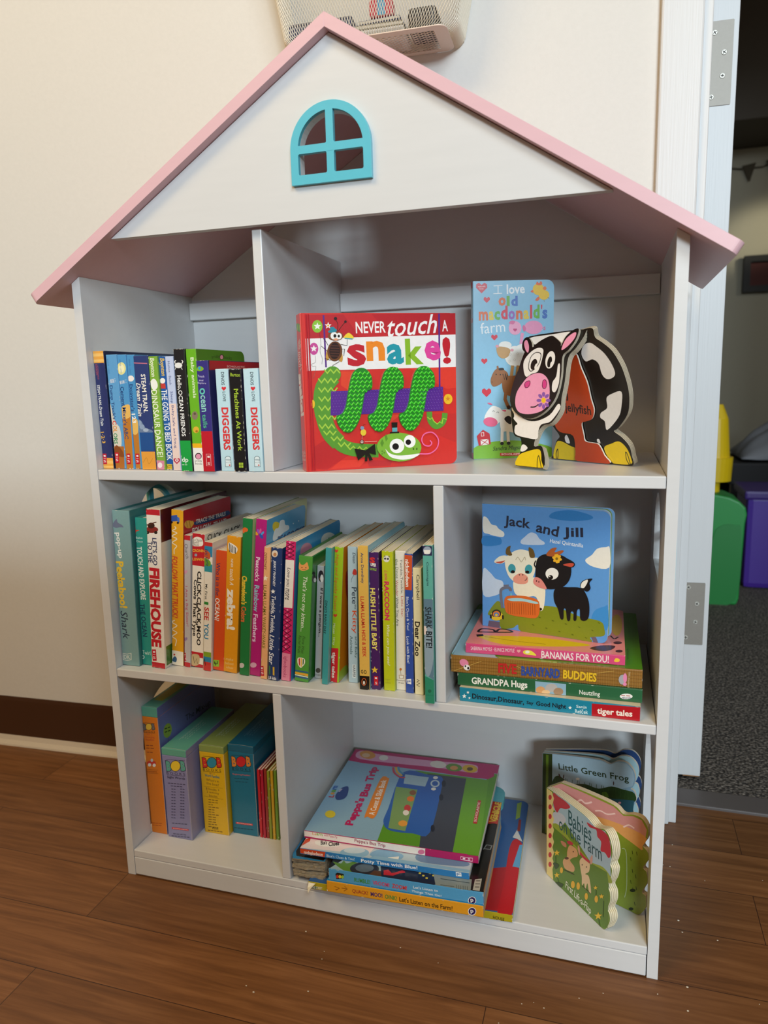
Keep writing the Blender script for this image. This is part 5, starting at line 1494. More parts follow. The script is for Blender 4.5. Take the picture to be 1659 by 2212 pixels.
  ('E','7d55ad',70.57,82.12,0.5,-0.02,-0.02,-0.54),
  ('E','7d55ad',68.73,78.58,0.5,-0.02,-0.02,-0.54),
  ('E','7d55ad',70.33,74.91,0.5,-0.02,-0.02,-0.54),
  ('E','7d55ad',73.04,100.16,0.5,-0.01,-0.02,-0.54),
  ('E','7d55ad',74.64,96.53,0.5,-0.01,-0.02,-0.54),
  ('E','7d55ad',72.81,92.99,0.5,-0.02,-0.02,-0.54),
  ('E','7d55ad',74.4,89.34,0.5,-0.02,-0.02,-0.54),
  ('E','7d55ad',72.57,85.8,0.5,-0.02,-0.02,-0.54),
  ('E','7d55ad',74.17,82.14,0.5,-0.02,-0.02,-0.54),
  ('E','7d55ad',72.33,78.6,0.5,-0.02,-0.02,-0.54),
  ('E','7d55ad',73.93,74.93,0.5,-0.02,-0.02,-0.54),
  ('E','7d55ad',76.63,100.2,0.5,-0.01,-0.02,-0.54),
  ('E','7d55ad',78.23,96.56,0.5,-0.01,-0.02,-0.54),
  ('E','7d55ad',76.4,93.02,0.5,-0.02,-0.02,-0.54),
  ('E','7d55ad',78,89.37,0.5,-0.02,-0.02,-0.54),
  ('E','7d55ad',76.16,85.83,0.5,-0.02,-0.02,-0.54),
  ('E','7d55ad',77.77,82.16,0.5,-0.02,-0.02,-0.54),
  ('E','7d55ad',75.93,78.61,0.5,-0.02,-0.02,-0.54),
  ('E','7d55ad',77.54,74.94,0.5,-0.02,-0.02,-0.54),
  ('E','7d55ad',80.23,100.24,0.5,-0.01,-0.02,-0.54),
  ('E','7d55ad',81.84,96.6,0.5,-0.01,-0.02,-0.54),
  ('E','7d55ad',80,93.05,0.5,-0.02,-0.02,-0.54),
  ('E','7d55ad',81.61,89.4,0.5,-0.02,-0.02,-0.54),
  ('E','7d55ad',79.77,85.85,0.5,-0.02,-0.02,-0.54),
  ('E','7d55ad',81.38,82.19,0.5,-0.02,-0.02,-0.54),
  ('E','7d55ad',79.54,78.63,0.5,-0.02,-0.02,-0.54),
  ('E','7d55ad',81.15,74.95,0.5,-0.02,-0.02,-0.54),
  ('E','7d55ad',83.83,100.28,0.5,-0.01,-0.02,-0.54),
  ('E','7d55ad',85.45,96.63,0.5,-0.01,-0.02,-0.54),
  ('E','7d55ad',83.61,93.09,0.5,-0.02,-0.02,-0.54),
  ('E','7d55ad',85.22,89.43,0.5,-0.02,-0.02,-0.54),
  ('E','7d55ad',83.38,85.88,0.5,-0.02,-0.02,-0.54),
  ('E','7d55ad',85,82.21,0.5,-0.02,-0.02,-0.54),
  ('E','7d55ad',83.16,78.65,0.5,-0.02,-0.02,-0.54),
  ('E','7d55ad',84.77,74.97,0.5,-0.02,-0.02,-0.54),
  ('E','7d55ad',87.44,100.32,0.5,-0.01,-0.02,-0.54),
  ('E','7d55ad',89.06,96.67,0.5,-0.01,-0.02,-0.54),
  ('E','7d55ad',87.22,93.12,0.5,-0.02,-0.02,-0.54),
  ('E','7d55ad',88.84,89.46,0.5,-0.02,-0.02,-0.54),
  ('E','7d55ad',87,85.9,0.5,-0.02,-0.02,-0.54),
  ('E','7d55ad',88.62,82.23,0.5,-0.02,-0.02,-0.54),
  ('E','7d55ad',86.78,78.67,0.5,-0.02,-0.02,-0.54),
  ('E','7d55ad',88.4,74.98,0.5,-0.02,-0.02,-0.54),
  ('E','7d55ad',91.06,100.36,0.5,-0.01,-0.02,-0.54),
  ('E','7d55ad',92.69,96.7,0.5,-0.01,-0.02,-0.54),
  ('E','7d55ad',90.85,93.15,0.5,-0.02,-0.02,-0.54),
  ('E','7d55ad',92.47,89.49,0.5,-0.02,-0.02,-0.54),
  ('E','7d55ad',90.63,85.93,0.5,-0.02,-0.02,-0.54),
  ('E','7d55ad',92.25,82.25,0.51,-0.02,-0.02,-0.54),
  ('E','7d55ad',90.41,78.68,0.51,-0.02,-0.02,-0.54),
  ('E','7d55ad',92.04,74.99,0.51,-0.02,-0.02,-0.54),
  ('E','7d55ad',94.69,100.39,0.5,-0.01,-0.02,-0.54),
  ('E','7d55ad',96.32,96.74,0.51,-0.01,-0.02,-0.54),
  ('E','7d55ad',94.47,93.18,0.5,-0.02,-0.02,-0.54),
  ('E','7d55ad',96.11,89.51,0.51,-0.02,-0.02,-0.54),
  ('E','7d55ad',94.26,85.95,0.51,-0.02,-0.02,-0.54),
  ('E','7d55ad',95.89,82.27,0.51,-0.02,-0.02,-0.54),
  ('E','7d55ad',94.05,78.7,0.51,-0.02,-0.02,-0.54),
  ('E','7d55ad',95.68,75.01,0.51,-0.02,-0.02,-0.55),
  ('E','7d55ad',98.32,100.43,0.51,-0.01,-0.02,-0.54),
  ('E','7d55ad',99.95,96.78,0.51,-0.01,-0.02,-0.54),
  ('E','7d55ad',98.11,93.21,0.51,-0.02,-0.02,-0.54),
  ('E','7d55ad',99.75,89.54,0.51,-0.02,-0.02,-0.54),
  ('E','7d55ad',97.9,85.98,0.51,-0.02,-0.02,-0.54),
  ('E','7d55ad',99.54,82.29,0.51,-0.02,-0.02,-0.54),
  ('E','7d55ad',97.69,78.72,0.51,-0.02,-0.02,-0.54),
  ('E','7d55ad',99.33,75.02,0.51,-0.02,-0.02,-0.55),
  ('E','7d55ad',101.96,100.47,0.51,-0.01,-0.02,-0.54),
  ('E','7d55ad',103.6,96.81,0.51,-0.01,-0.02,-0.54),
  ('E','7d55ad',101.76,93.25,0.51,-0.02,-0.02,-0.54),
  ('E','7d55ad',103.4,89.57,0.51,-0.02,-0.02,-0.54),
  ('E','7d55ad',101.55,86,0.51,-0.02,-0.02,-0.54),
  ('E','7d55ad',103.2,82.31,0.51,-0.02,-0.02,-0.55),
  ('E','7d55ad',101.35,78.74,0.51,-0.02,-0.02,-0.55),
  ('E','7d55ad',102.99,75.04,0.51,-0.02,-0.02,-0.55),
  ('E','7d55ad',105.61,100.51,0.51,-0.01,-0.01,-0.54),
  ('E','7d55ad',107.25,96.85,0.51,-0.01,-0.01,-0.54),
  ('E','7d55ad',105.41,93.28,0.51,-0.02,-0.01,-0.54),
  ('E','7d55ad',107.06,89.6,0.51,-0.02,-0.01,-0.54),
  ('E','7d55ad',105.21,86.03,0.51,-0.02,-0.02,-0.54),
  ('E','7d55ad',106.86,82.33,0.51,-0.02,-0.01,-0.55),
  ('E','7d55ad',105.01,78.75,0.51,-0.02,-0.02,-0.55),
  ('E','7d55ad',106.66,75.05,0.51,-0.02,-0.01,-0.55),
  ('E','7d55ad',109.26,100.55,0.51,-0.01,-0.01,-0.54),
  ('E','7d55ad',110.91,96.88,0.51,-0.01,-0.01,-0.54),
  ('E','7d55ad',109.07,93.31,0.51,-0.02,-0.01,-0.54),
  ('E','7d55ad',110.72,89.63,0.51,-0.02,-0.01,-0.54),
  ('E','7d55ad',108.87,86.05,0.51,-0.02,-0.01,-0.55),
  ('E','7d55ad',110.53,82.36,0.51,-0.02,-0.01,-0.55),
  ('E','7d55ad',108.67,78.77,0.51,-0.02,-0.01,-0.55),
  ('E','7d55ad',110.33,75.06,0.51,-0.02,-0.01,-0.55),
  ('E','7d55ad',112.92,100.59,0.51,-0.01,-0.01,-0.54),
  ('E','7d55ad',114.58,96.92,0.51,-0.01,-0.01,-0.54),
  ('E','7d55ad',112.73,93.34,0.51,-0.02,-0.01,-0.54),
  ('E','7d55ad',114.39,89.66,0.51,-0.02,-0.01,-0.55),
  ('E','7d55ad',112.54,86.08,0.51,-0.02,-0.01,-0.55),
  ('E','7d55ad',114.2,82.38,0.51,-0.02,-0.01,-0.55),
  ('E','7d55ad',112.35,78.79,0.51,-0.02,-0.01,-0.55),
  ('E','7d55ad',114.01,75.08,0.51,-0.02,-0.01,-0.55),
  ('E','7d55ad',116.59,100.63,0.51,-0.01,-0.01,-0.54),
  ('E','7d55ad',118.26,96.95,0.51,-0.01,-0.01,-0.54),
  ('E','7d55ad',116.41,93.38,0.51,-0.02,-0.01,-0.54),
  ('E','7d55ad',118.07,89.69,0.51,-0.02,-0.01,-0.55),
  ('E','7d55ad',116.22,86.1,0.51,-0.02,-0.01,-0.55),
  ('E','7d55ad',117.89,82.4,0.51,-0.02,-0.01,-0.55),
  ('E','7d55ad',116.03,78.81,0.51,-0.02,-0.01,-0.55),
  ('E','7d55ad',117.7,75.09,0.51,-0.02,-0.01,-0.55),
  ('E','7d55ad',120.27,100.67,0.51,-0.01,-0.01,-0.54),
  ('E','7d55ad',121.94,96.99,0.51,-0.01,-0.01,-0.55),
  ('E','7d55ad',120.09,93.41,0.51,-0.02,-0.01,-0.55),
  ('E','7d55ad',121.76,89.71,0.51,-0.02,-0.01,-0.55),
  ('E','7d55ad',119.9,86.13,0.51,-0.02,-0.01,-0.55),
  ('E','7d55ad',121.58,82.42,0.51,-0.02,-0.01,-0.55),
  ('E','7d55ad',119.72,78.83,0.51,-0.02,-0.01,-0.55),
  ('E','7d55ad',121.4,75.11,0.51,-0.02,-0.01,-0.55),
  ('E','7d55ad',123.95,100.71,0.51,-0.01,-0.01,-0.54),
  ('E','7d55ad',125.63,97.03,0.51,-0.01,-0.01,-0.55),
  ('E','7d55ad',123.77,93.44,0.51,-0.02,-0.01,-0.55),
  ('E','7d55ad',125.45,89.74,0.51,-0.02,-0.01,-0.55),
  ('E','7d55ad',123.6,86.15,0.51,-0.02,-0.01,-0.55),
  ('E','7d55ad',125.28,82.44,0.51,-0.02,-0.01,-0.55),
  ('E','7d55ad',123.42,78.84,0.51,-0.02,-0.01,-0.55),
  ('E','7d55ad',125.1,75.12,0.52,-0.02,-0.01,-0.55),
  ('E','7d55ad',127.64,100.75,0.51,-0.01,-0.01,-0.55),
  ('E','7d55ad',129.32,97.06,0.51,-0.02,-0.01,-0.55),
  ('E','7d55ad',127.47,93.47,0.51,-0.02,-0.01,-0.55),
  ('E','7d55ad',129.15,89.77,0.52,-0.02,-0.01,-0.55),
  ('E','7d55ad',127.3,86.18,0.51,-0.02,-0.01,-0.55),
  ('E','7d55ad',128.98,82.46,0.52,-0.02,-0.01,-0.55),
  ('E','7d55ad',127.12,78.86,0.52,-0.02,-0.01,-0.55),
  ('E','7d55ad',128.81,75.13,0.52,-0.02,-0.01,-0.55),
  ('E','7d55ad',131.34,100.79,0.51,-0.01,-0.01,-0.55),
  ('E','7d55ad',133.03,97.1,0.52,-0.02,-0.01,-0.55),
  ('E','7d55ad',131.17,93.51,0.52,-0.02,-0.01,-0.55),
  ('E','7d55ad',132.86,89.8,0.52,-0.02,-0.01,-0.55),
  ('E','7d55ad',131.01,86.2,0.52,-0.02,-0.01,-0.55),
  ('E','7d55ad',132.7,82.48,0.52,-0.02,-0.01,-0.55),
  ('E','7d55ad',130.84,78.88,0.52,-0.02,-0.01,-0.55),
  ('E','7d55ad',132.53,75.15,0.52,-0.02,-0.01,-0.55),
  ('E','7d55ad',135.05,100.83,0.52,-0.01,-0.01,-0.55),
  ('E','7d55ad',136.74,97.14,0.52,-0.02,-0.01,-0.55),
  ('E','7d55ad',134.88,93.54,0.52,-0.02,-0.01,-0.55),
  ('E','7d55ad',136.58,89.83,0.52,-0.02,-0.01,-0.55),
  ('E','7d55ad',134.72,86.23,0.52,-0.02,-0.01,-0.55),
  ('E','7d55ad',136.42,82.51,0.52,-0.02,-0.01,-0.55),
  ('E','7d55ad',134.56,78.9,0.52,-0.02,-0.01,-0.55),
  ('E','7d55ad',136.26,75.16,0.52,-0.02,-0.01,-0.55),
  ('E','7d55ad',138.76,100.87,0.52,-0.01,-0.01,-0.55),
  ('E','7d55ad',140.46,97.17,0.52,-0.02,-0.01,-0.55),
  ('E','7d55ad',138.6,93.57,0.52,-0.02,-0.01,-0.55),
  ('E','7d55ad',140.3,89.86,0.52,-0.02,-0.01,-0.55),
  ('E','7d55ad',138.44,86.25,0.52,-0.02,-0.01,-0.55),
  ('E','7d55ad',140.15,82.53,0.52,-0.02,-0.01,-0.55),
  ('E','7d55ad',138.28,78.92,0.52,-0.02,-0.01,-0.55),
  ('E','7d55ad',139.99,75.18,0.52,-0.02,-0.01,-0.55),
  ('E','7d55ad',142.48,100.91,0.52,-0.01,-0.01,-0.55),
  ('E','7d55ad',144.19,97.21,0.52,-0.02,-0.01,-0.55),
  ('E','7d55ad',142.33,93.6,0.52,-0.02,-0.01,-0.55),
  ('E','7d55ad',144.04,89.89,0.52,-0.02,-0.01,-0.55),
  ('E','7d55ad',142.17,86.28,0.52,-0.02,-0.01,-0.55),
  ('E','7d55ad',143.88,82.55,0.52,-0.02,-0.01,-0.55),
  ('E','7d55ad',142.02,78.93,0.52,-0.02,-0.01,-0.55),
  ('E','7d55ad',143.73,75.19,0.52,-0.02,-0.01,-0.55),
  ('E','7d55ad',146.21,100.95,0.52,-0.01,-0.01,-0.55),
  ('E','7d55ad',147.92,97.24,0.52,-0.02,-0.01,-0.55),
  ('E','7d55ad',146.06,93.64,0.52,-0.02,-0.01,-0.55),
  ('E','7d55ad',147.77,89.92,0.52,-0.02,-0.01,-0.55),
  ('E','7d55ad',145.91,86.3,0.52,-0.02,-0.01,-0.55),
  ('E','7d55ad',147.63,82.57,0.52,-0.02,-0.01,-0.55),
  ('E','7d55ad',145.76,78.95,0.52,-0.02,-0.01,-0.55),
  ('E','7d55ad',147.48,75.21,0.52,-0.02,-0.01,-0.55),
  ('E','7d55ad',149.95,100.99,0.52,-0.01,-0.01,-0.55),
  ('E','7d55ad',151.66,97.28,0.52,-0.02,-0.01,-0.55),
  ('E','7d55ad',149.8,93.67,0.52,-0.02,-0.01,-0.55),
  ('E','7d55ad',151.52,89.95,0.52,-0.02,-0.01,-0.55),
  ('E','7d55ad',149.66,86.33,0.52,-0.02,-0.01,-0.55),
  ('E','7d55ad',151.38,82.59,0.52,-0.02,-0.01,-0.55),
  ('E','7d55ad',149.51,78.97,0.52,-0.02,-0.01,-0.55),
  ('E','7d55ad',151.23,75.22,0.52,-0.02,-0.01,-0.55),
  ('E','7d55ad',153.69,101.03,0.52,-0.01,-0.01,-0.55),
  ('E','7d55ad',155.41,97.32,0.52,-0.02,-0.01,-0.55),
  ('E','7d55ad',153.55,93.7,0.52,-0.02,-0.01,-0.55),
  ('E','7d55ad',155.28,89.98,0.52,-0.02,-0.01,-0.55),
  ('E','7d55ad',153.41,86.36,0.52,-0.02,-0.01,-0.55),
  ('E','7d55ad',155.14,82.61,0.52,-0.02,-0.01,-0.55),
  ('E','7d55ad',153.27,78.99,0.52,-0.02,-0.01,-0.55),
  ('E','7d55ad',155,75.23,0.52,-0.02,-0.01,-0.55),
  ('E','7d55ad',157.44,101.07,0.52,-0.01,-0.01,-0.55),
  ('E','7d55ad',159.17,97.36,0.52,-0.02,-0.01,-0.55),
  ('E','7d55ad',157.31,93.74,0.52,-0.02,-0.01,-0.55),
  ('E','7d55ad',159.04,90.01,0.52,-0.02,-0.01,-0.55),
  ('E','7d55ad',157.17,86.38,0.52,-0.02,-0.01,-0.55),
  ('E','7d55ad',158.9,82.64,0.52,-0.02,-0.01,-0.55),
  ('E','7d55ad',157.03,79.01,0.52,-0.02,-0.01,-0.55),
  ('E','7d55ad',158.77,75.25,0.52,-0.02,-0.01,-0.55),
  ('E','7d55ad',161.2,101.11,0.52,-0.01,-0.01,-0.55),
  ('E','7d55ad',162.94,97.39,0.52,-0.02,-0.01,-0.55),
  ('E','7d55ad',161.07,93.77,0.52,-0.02,-0.01,-0.55),
  ('E','7d55ad',162.81,90.03,0.52,-0.02,-0.01,-0.55),
  ('E','7d55ad',160.94,86.41,0.52,-0.02,-0.01,-0.55),
  ('E','7d55ad',162.68,82.66,0.53,-0.02,-0.01,-0.55),
  ('E','7d55ad',160.81,79.02,0.53,-0.02,-0.01,-0.55),
  ('E','7d55ad',162.55,75.26,0.53,-0.02,-0.01,-0.56),
  ('E','7d55ad',164.97,101.15,0.52,-0.01,-0.01,-0.55),
  ('E','7d55ad',166.71,97.43,0.53,-0.02,-0.01,-0.55),
  ('E','7d55ad',164.84,93.8,0.52,-0.02,-0.01,-0.55),
  ('E','7d55ad',166.59,90.06,0.53,-0.02,-0.01,-0.55),
  ('E','7d55ad',164.72,86.43,0.53,-0.02,-0.01,-0.55),
  ('E','7d55ad',166.46,82.68,0.53,-0.02,-0.01,-0.55),
  ('E','7d55ad',164.59,79.04,0.53,-0.02,-0.01,-0.55),
  ('E','7d55ad',166.34,75.28,0.53,-0.02,-0.01,-0.56),
  ('E','7d55ad',168.74,101.2,0.53,-0.01,-0.01,-0.55),
  ('E','7d55ad',170.49,97.47,0.53,-0.02,-0.01,-0.55),
  ('E','7d55ad',168.62,93.84,0.53,-0.02,-0.01,-0.55),
  ('E','7d55ad',170.37,90.09,0.53,-0.02,-0.01,-0.55),
  ('E','7d55ad',168.5,86.46,0.53,-0.02,-0.01,-0.55),
  ('E','7d55ad',170.25,82.7,0.53,-0.02,-0.01,-0.56),
  ('E','7d55ad',168.38,79.06,0.53,-0.02,-0.01,-0.56),
  ('E','7d55ad',170.13,75.29,0.53,-0.02,-0.01,-0.56),
  ('E','7d55ad',172.53,101.24,0.53,-0.01,-0.01,-0.55),
  ('E','7d55ad',174.28,97.5,0.53,-0.02,-0.01,-0.55),
  ('E','7d55ad',172.41,93.87,0.53,-0.02,-0.01,-0.55),
  ('E','7d55ad',174.16,90.12,0.53,-0.02,-0.01,-0.55),
  ('E','7d55ad',172.29,86.48,0.53,-0.02,-0.01,-0.55),
  ('E','7d55ad',174.05,82.72,0.53,-0.02,-0.01,-0.56),
  ('E','7d55ad',172.17,79.08,0.53,-0.02,-0.01,-0.56),
  ('E','7d55ad',173.93,75.31,0.53,-0.02,-0.01,-0.56),
  ('E','7d55ad',176.32,101.28,0.53,-0.01,-0.01,-0.55),
  ('E','7d55ad',178.07,97.54,0.53,-0.02,-0.01,-0.55),
  ('E','7d55ad',176.2,93.9,0.53,-0.02,-0.01,-0.55),
  ('E','7d55ad',177.97,90.15,0.53,-0.02,-0.01,-0.55),
  ('E','7d55ad',176.09,86.51,0.53,-0.02,-0.01,-0.56),
  ('E','7d55ad',177.85,82.75,0.53,-0.02,-0.01,-0.56),
  ('E','7d55ad',175.98,79.1,0.53,-0.02,-0.01,-0.56),
  ('E','7d55ad',177.74,75.32,0.53,-0.02,-0.01,-0.56),
  ('E','7d55ad',180.11,101.32,0.53,-0.01,-0.01,-0.55),
  ('E','7d55ad',181.88,97.58,0.53,-0.02,-0.01,-0.55),
  ('E','7d55ad',180.01,93.94,0.53,-0.02,-0.01,-0.55),
  ('E','7d55ad',181.77,90.18,0.53,-0.02,-0.01,-0.56),
  ('E','7d55ad',179.9,86.54,0.53,-0.02,-0.01,-0.56),
  ('E','7d55ad',181.67,82.77,0.53,-0.02,-0.01,-0.56),
  ('E','7d55ad',179.79,79.12,0.53,-0.02,-0.01,-0.56),
  ('E','7d55ad',181.56,75.34,0.53,-0.02,-0.01,-0.56),
  ('E','7d55ad',183.92,101.36,0.53,-0.01,-0.01,-0.55),
  ('E','7d55ad',185.69,97.62,0.53,-0.02,-0.01,-0.55),
  ('E','7d55ad',183.82,93.97,0.53,-0.02,-0.01,-0.55),
  ('E','7d55ad',185.59,90.21,0.53,-0.02,-0.01,-0.56),
  ('E','7d55ad',183.71,86.56,0.53,-0.02,-0.01,-0.56),
  ('E','7d55ad',185.49,82.79,0.53,-0.02,-0.01,-0.56),
  ('E','7d55ad',183.61,79.13,0.53,-0.02,-0.01,-0.56),
  ('E','7d55ad',185.39,75.35,0.53,-0.02,-0.01,-0.56),
  ('E','7db33a',124.25,26.16,30.75,-2.54,-1.15,-18.96),
  ('P','5b8f2c',[(104.5,41.8),(106.9,44),(108.7,37.7),(105.9,34.3)]),
  ('P','5b8f2c',[(98.3,32.8),(101.2,38.1),(103.4,32.6),(100.4,27.3)]),
  ('E','5b8f2c',100.71,21.9,1.28,-0.06,-0.03,-1.24),
  ('E','5b8f2c',103.39,19.91,1.29,-0.07,-0.03,-1.24),
  ('E','5b8f2c',100.45,18.51,1.12,-0.06,-0.03,-1.08),
  ('E','f6f4ee',121.04,27.87,10.07,-0.49,-0.24,-9.63),
  ('E','f6f4ee',138.76,33.09,8.19,-0.38,-0.18,-8.41),
  ('E','14100f',119.08,27.19,4.54,-0.22,-0.11,-4.34),
  ('E','14100f',136.77,32.09,3.76,-0.18,-0.08,-3.58),
  ('S','f4f2ee',[(105.1,24.8),(110.3,19.1),(120.7,15.4),(135.4,15.1),(152.7,16.1),(141.9,10.4),(125.5,9.7),(111,14.4)]),
  ('E','3f641f',143.79,22.86,0.99,-0.05,-0.03,-1.56),
  ('E','3f641f',148.4,22.63,0.99,-0.05,-0.03,-1.57),
  ('P','17140f',[(114.2,59),(122.5,59),(121.9,51.5),(115.2,51.5)]),
  ('P','58a8b0',[(115,52.1),(122,52.1),(121.8,45.9),(115,46.2)]),
  ('P','17140f',[(111.8,46.7),(124.4,46.8),(124.4,44.6),(111.8,44.8)]),
  ('P','17140f',[(63.2,27.6),(78,24.3),(90.9,32.3),(92.1,17.7),(80.4,21.1),(67.7,11.6)]),
  ('P','17140f',[(77.9,22.3),(81.1,22.1),(80,9.8),(76.4,10)]),
  ('P','17140f',[(79.5,22.2),(82.3,22.1),(87.6,11.4),(82.8,10.2)]),
  ('L','ef6aa4',1.61,[(152.7,15.8),(166.8,15.7),(177,22.8),(178.8,34.5),(170.6,43.5),(159.8,42.1),(155.6,34.8),(158.7,27.6),(166.2,25.7),(169.6,29.4),(167.1,33)],1),
  ('E','e8c83a',75.87,47.65,3.78,-0.17,-0.14,-4.26),
  ('E','7a98b8',74.48,53.49,2.52,-0.11,-0.08,-2.43),
  ('L','3a2a1a',0.39,[(75.2,55.3),(76.8,57.9),(79,58.2)],1),
  ('L','c8a8a0',0.47,[(74.2,43.9),(73.7,38.3)],0),
  ('E','5a2020',73.58,35.54,2.84,-0.13,-0.09,-2.75),
  ('E','e8d8c8',73.58,35.54,1.89,-0.09,-0.06,-1.83),
  ('E','5a2020',73.58,35.54,0.95,-0.04,-0.03,-0.92),
  ('L','f0d8c0',0.47,[(77.2,35.4),(84.3,35.3),(93.9,35.4)],0),
 ],
 'snake:spine': [
  ('S','5b9a33',[(1.8,187.5),(28.2,184.4),(28.2,175.9),(25.8,175.6),(4.1,179.4)]),
  ('L','9fd03c',4.2,[(12.5,186),(6.8,179.2)],0),
  ('L','9fd03c',4.1,[(25.8,184.9),(20.3,178.2)],0),
  ('L','9fd03c',4,[(28.2,183.9),(28.2,177.2)],0),
  ('T','f3e6e2','NEVER',17.81,160.52,11.82,18.98,-79.7,0.03,0),
  ('T','f3e6e2','touch',16.74,142.74,19.05,22.88,-89.9,0.02,0.3),
  ('T','f3e6e2','A',19.59,129.88,3.33,16.94,-74.5,0.03,0),
  ('T','f6f0ee','snake!',14.3,97.9,54.76,24.85,-83.3,0.1,0),
  ('T','f0d0ca','make',14.3,24.37,40.72,5.12,4,0,0.2),
  ('T','f0d0ca','believe',14.3,19.81,53.28,4.51,4.5,0,0.2),
  ('T','f0d0ca','ideas',14.3,15.07,42.59,4.23,4.6,0,0.2),
 ],
 'farm:front': [
  ('S','7bb52c',[(0.2,15.5),(24.3,23.5),(55.9,25.1),(84.1,21.7),(112.4,13),(112.4,0.2),(59.6,0.2),(0.2,0.2)]),
  ('P','cf2a40',[(12.3,227.2),(4.6,234.8),(4.9,239.3),(8.5,241.4),(12.4,238.4),(16.3,241.3),(19.8,239),(20.1,234.5)]),
  ('T','f4dcdc','made with',12.38,236.44,10.13,2.26,0.7,0.02,0),
  ('T','f4dcdc','love',12.37,233.45,5.41,2.27,0.5,0.02,0),
  ('P','d8263c',[(19.4,214.4),(15,218.7),(15.2,221.2),(17.2,222.5),(19.4,220.7),(21.6,222.4),(23.7,221.1),(23.8,218.5)]),
  ('P','d8263c',[(29.9,163.9),(25.5,168.3),(25.7,170.9),(27.7,172.1),(29.9,170.3),(32.2,172),(34.2,170.7),(34.4,168.1)]),
  ('P','d8263c',[(15.8,132.1),(11.5,136.4),(11.7,138.9),(13.7,140.1),(15.8,138.3),(18,140),(20,138.7),(20.1,136.1)]),
  ('P','d8263c',[(18.8,86.7),(12.3,93.4),(12.5,97.2),(15.6,99.1),(18.9,96.4),(22.1,98.9),(25.2,96.9),(25.4,93)]),
  ('L','f4f6f8',1.16,[(35,236.8),(35,226.7)],0),
  ('L','f4f6f8',0.99,[(28.9,236.7),(41.1,237.1)],0),
  ('L','f4f6f8',1,[(28.6,226.4),(40.8,226.8)],0),
  ('T','f4f6f8','love',59.45,232.16,25.12,12.98,1.4,0.04,0),
  ('T','e06a30','o',40.65,215.81,10.19,11.4,-0.3,0.08,0),
  ('T','6ab43a','l',48.98,216.45,4.08,13.7,1.1,0.1,0),
  ('T','3f6fc0','d',57.65,216.35,9.19,13.7,0.8,0.08,0),
  ('T','e0682c','m',14.72,197.21,12.76,12.12,0.4,0.07,0),
  ('T','e8c83a','a',25.78,197.28,6.98,12.13,0.4,0.07,0),
  ('T','6ab43a','c',33.87,197.33,7.84,12.13,0.4,0.07,0),
  ('T','d8304a','d',43.66,201.17,9.37,18.35,0.4,0.07,0),
  ('T','9a62b8','o',53.99,197.47,9.21,12.14,0.4,0.07,0),
  ('T','e0682c','n',64.57,197.54,9.22,12.15,0.4,0.07,0),
  ('T','e8c83a','a',74.14,197.6,7.86,12.15,0.4,0.07,0),
  ('T','d8304a','l',80.94,201.42,3.08,18.38,0.4,0.07,0),
  ('T','6ab43a','d',88.3,201.47,8.89,18.38,0.4,0.07,0),
  ('T','d8304a',"'",95.58,207.59,1.71,5.9,0.4,0.07,0),
  ('T','3f6fc0','s',100.14,197.77,7.19,12.17,0.4,0.07,0),
  ('T','eef3f6','farm',27.57,181.62,34.24,14.86,4.2,0,0),
  ('E','f0c52c',90.73,230.94,7.83,-0.16,0.08,-7.81),
  ('E','f0c52c',98.47,223.47,7.51,-0.16,0.08,-6.52),
  ('S','e8693a',[(87.6,237.5),(88.9,241.2),(91.5,239),(94,241.7),(96.1,238.1),(92.4,236.3)]),
  ('S','e8793a',[(96.7,232.4),(100,234.8),(102.1,231.5),(99.3,229.6)]),
  ('S','e8693a',[(79.9,228.4),(83.1,230.3),(83.6,226.7)]),
  ('S','e8693a',[(86.6,217.2),(90.8,221.2),(92.6,217.9),(89.2,215.5)]),
  ('L','8a6a2a',0.5,[(98.5,216.9),(99.1,214.3)],0),
  ('L','8a6a2a',0.5,[(103.6,220.1),(106.2,218.7)],0),
  ('E','f09ac0',84.39,180.31,12.88,-0.3,0.08,-9.1),
  ('E','f4a8c8',58.68,180.08,8.91,-0.2,0.04,-9.26),
  ('S','e070a0',[(50.1,186.9),(53.5,190.1),(58.6,189.1),(56.1,185.1)]),
  ('S','e070a0',[(69,179.8),(70.6,183.9),(74.1,178.9),(71.6,174.8)]),
  ('P','c8407a',[(58.7,175),(56.1,177.5),(56.2,179),(57.4,179.7),(58.7,178.7),(60,179.6),(61.1,178.9),(61.3,177.4)]),
  ('L','f09ac0',4.4,[(69,173.2),(67,158.3)],0),
  ('L','e070a0',0.84,[(96.8,178.4),(100.7,180.8),(99,176.7),(101.9,178.3)],1),
  ('E','f2efe6',58.86,141.87,14.49,-0.36,0.07,-14.08),
  ('E','f2efe6',69.17,146.63,12.07,-0.3,0.08,-11.72),
  ('E','f2efe6',45.04,157.21,8.93,-0.21,0.01,-5.33),
  ('S','c69a62',[(33,154.2),(41.6,155.3),(51.9,151.2),(49.4,142.1),(41.6,139.3),(34.8,144.1)]),
  ('E','e8a0a8',33.89,156.15,2.4,-0.06,0,-2),
  ('E','e8a0a8',54.52,150.32,2.41,-0.06,0.01,-2),
  ('L','d8d2c4',0.51,[(50.2,144.6),(52,146.2),(53.7,144.5),(52,143),(50.9,144.2)],1),
  ('L','d8d2c4',0.51,[(60.6,145.2),(62.3,146.8),(64,145.1),(62.3,143.6),(61.3,144.8)],1),
  ('L','d8d2c4',0.51,[(56.3,136.9),(58,138.5),(59.7,136.8),(58,135.4),(57,136.6)],1),
  ('L','d8d2c4',0.51,[(64.9,135),(66.7,136.7),(68.4,134.9),(66.7,133.5),(65.6,134.7)],1),
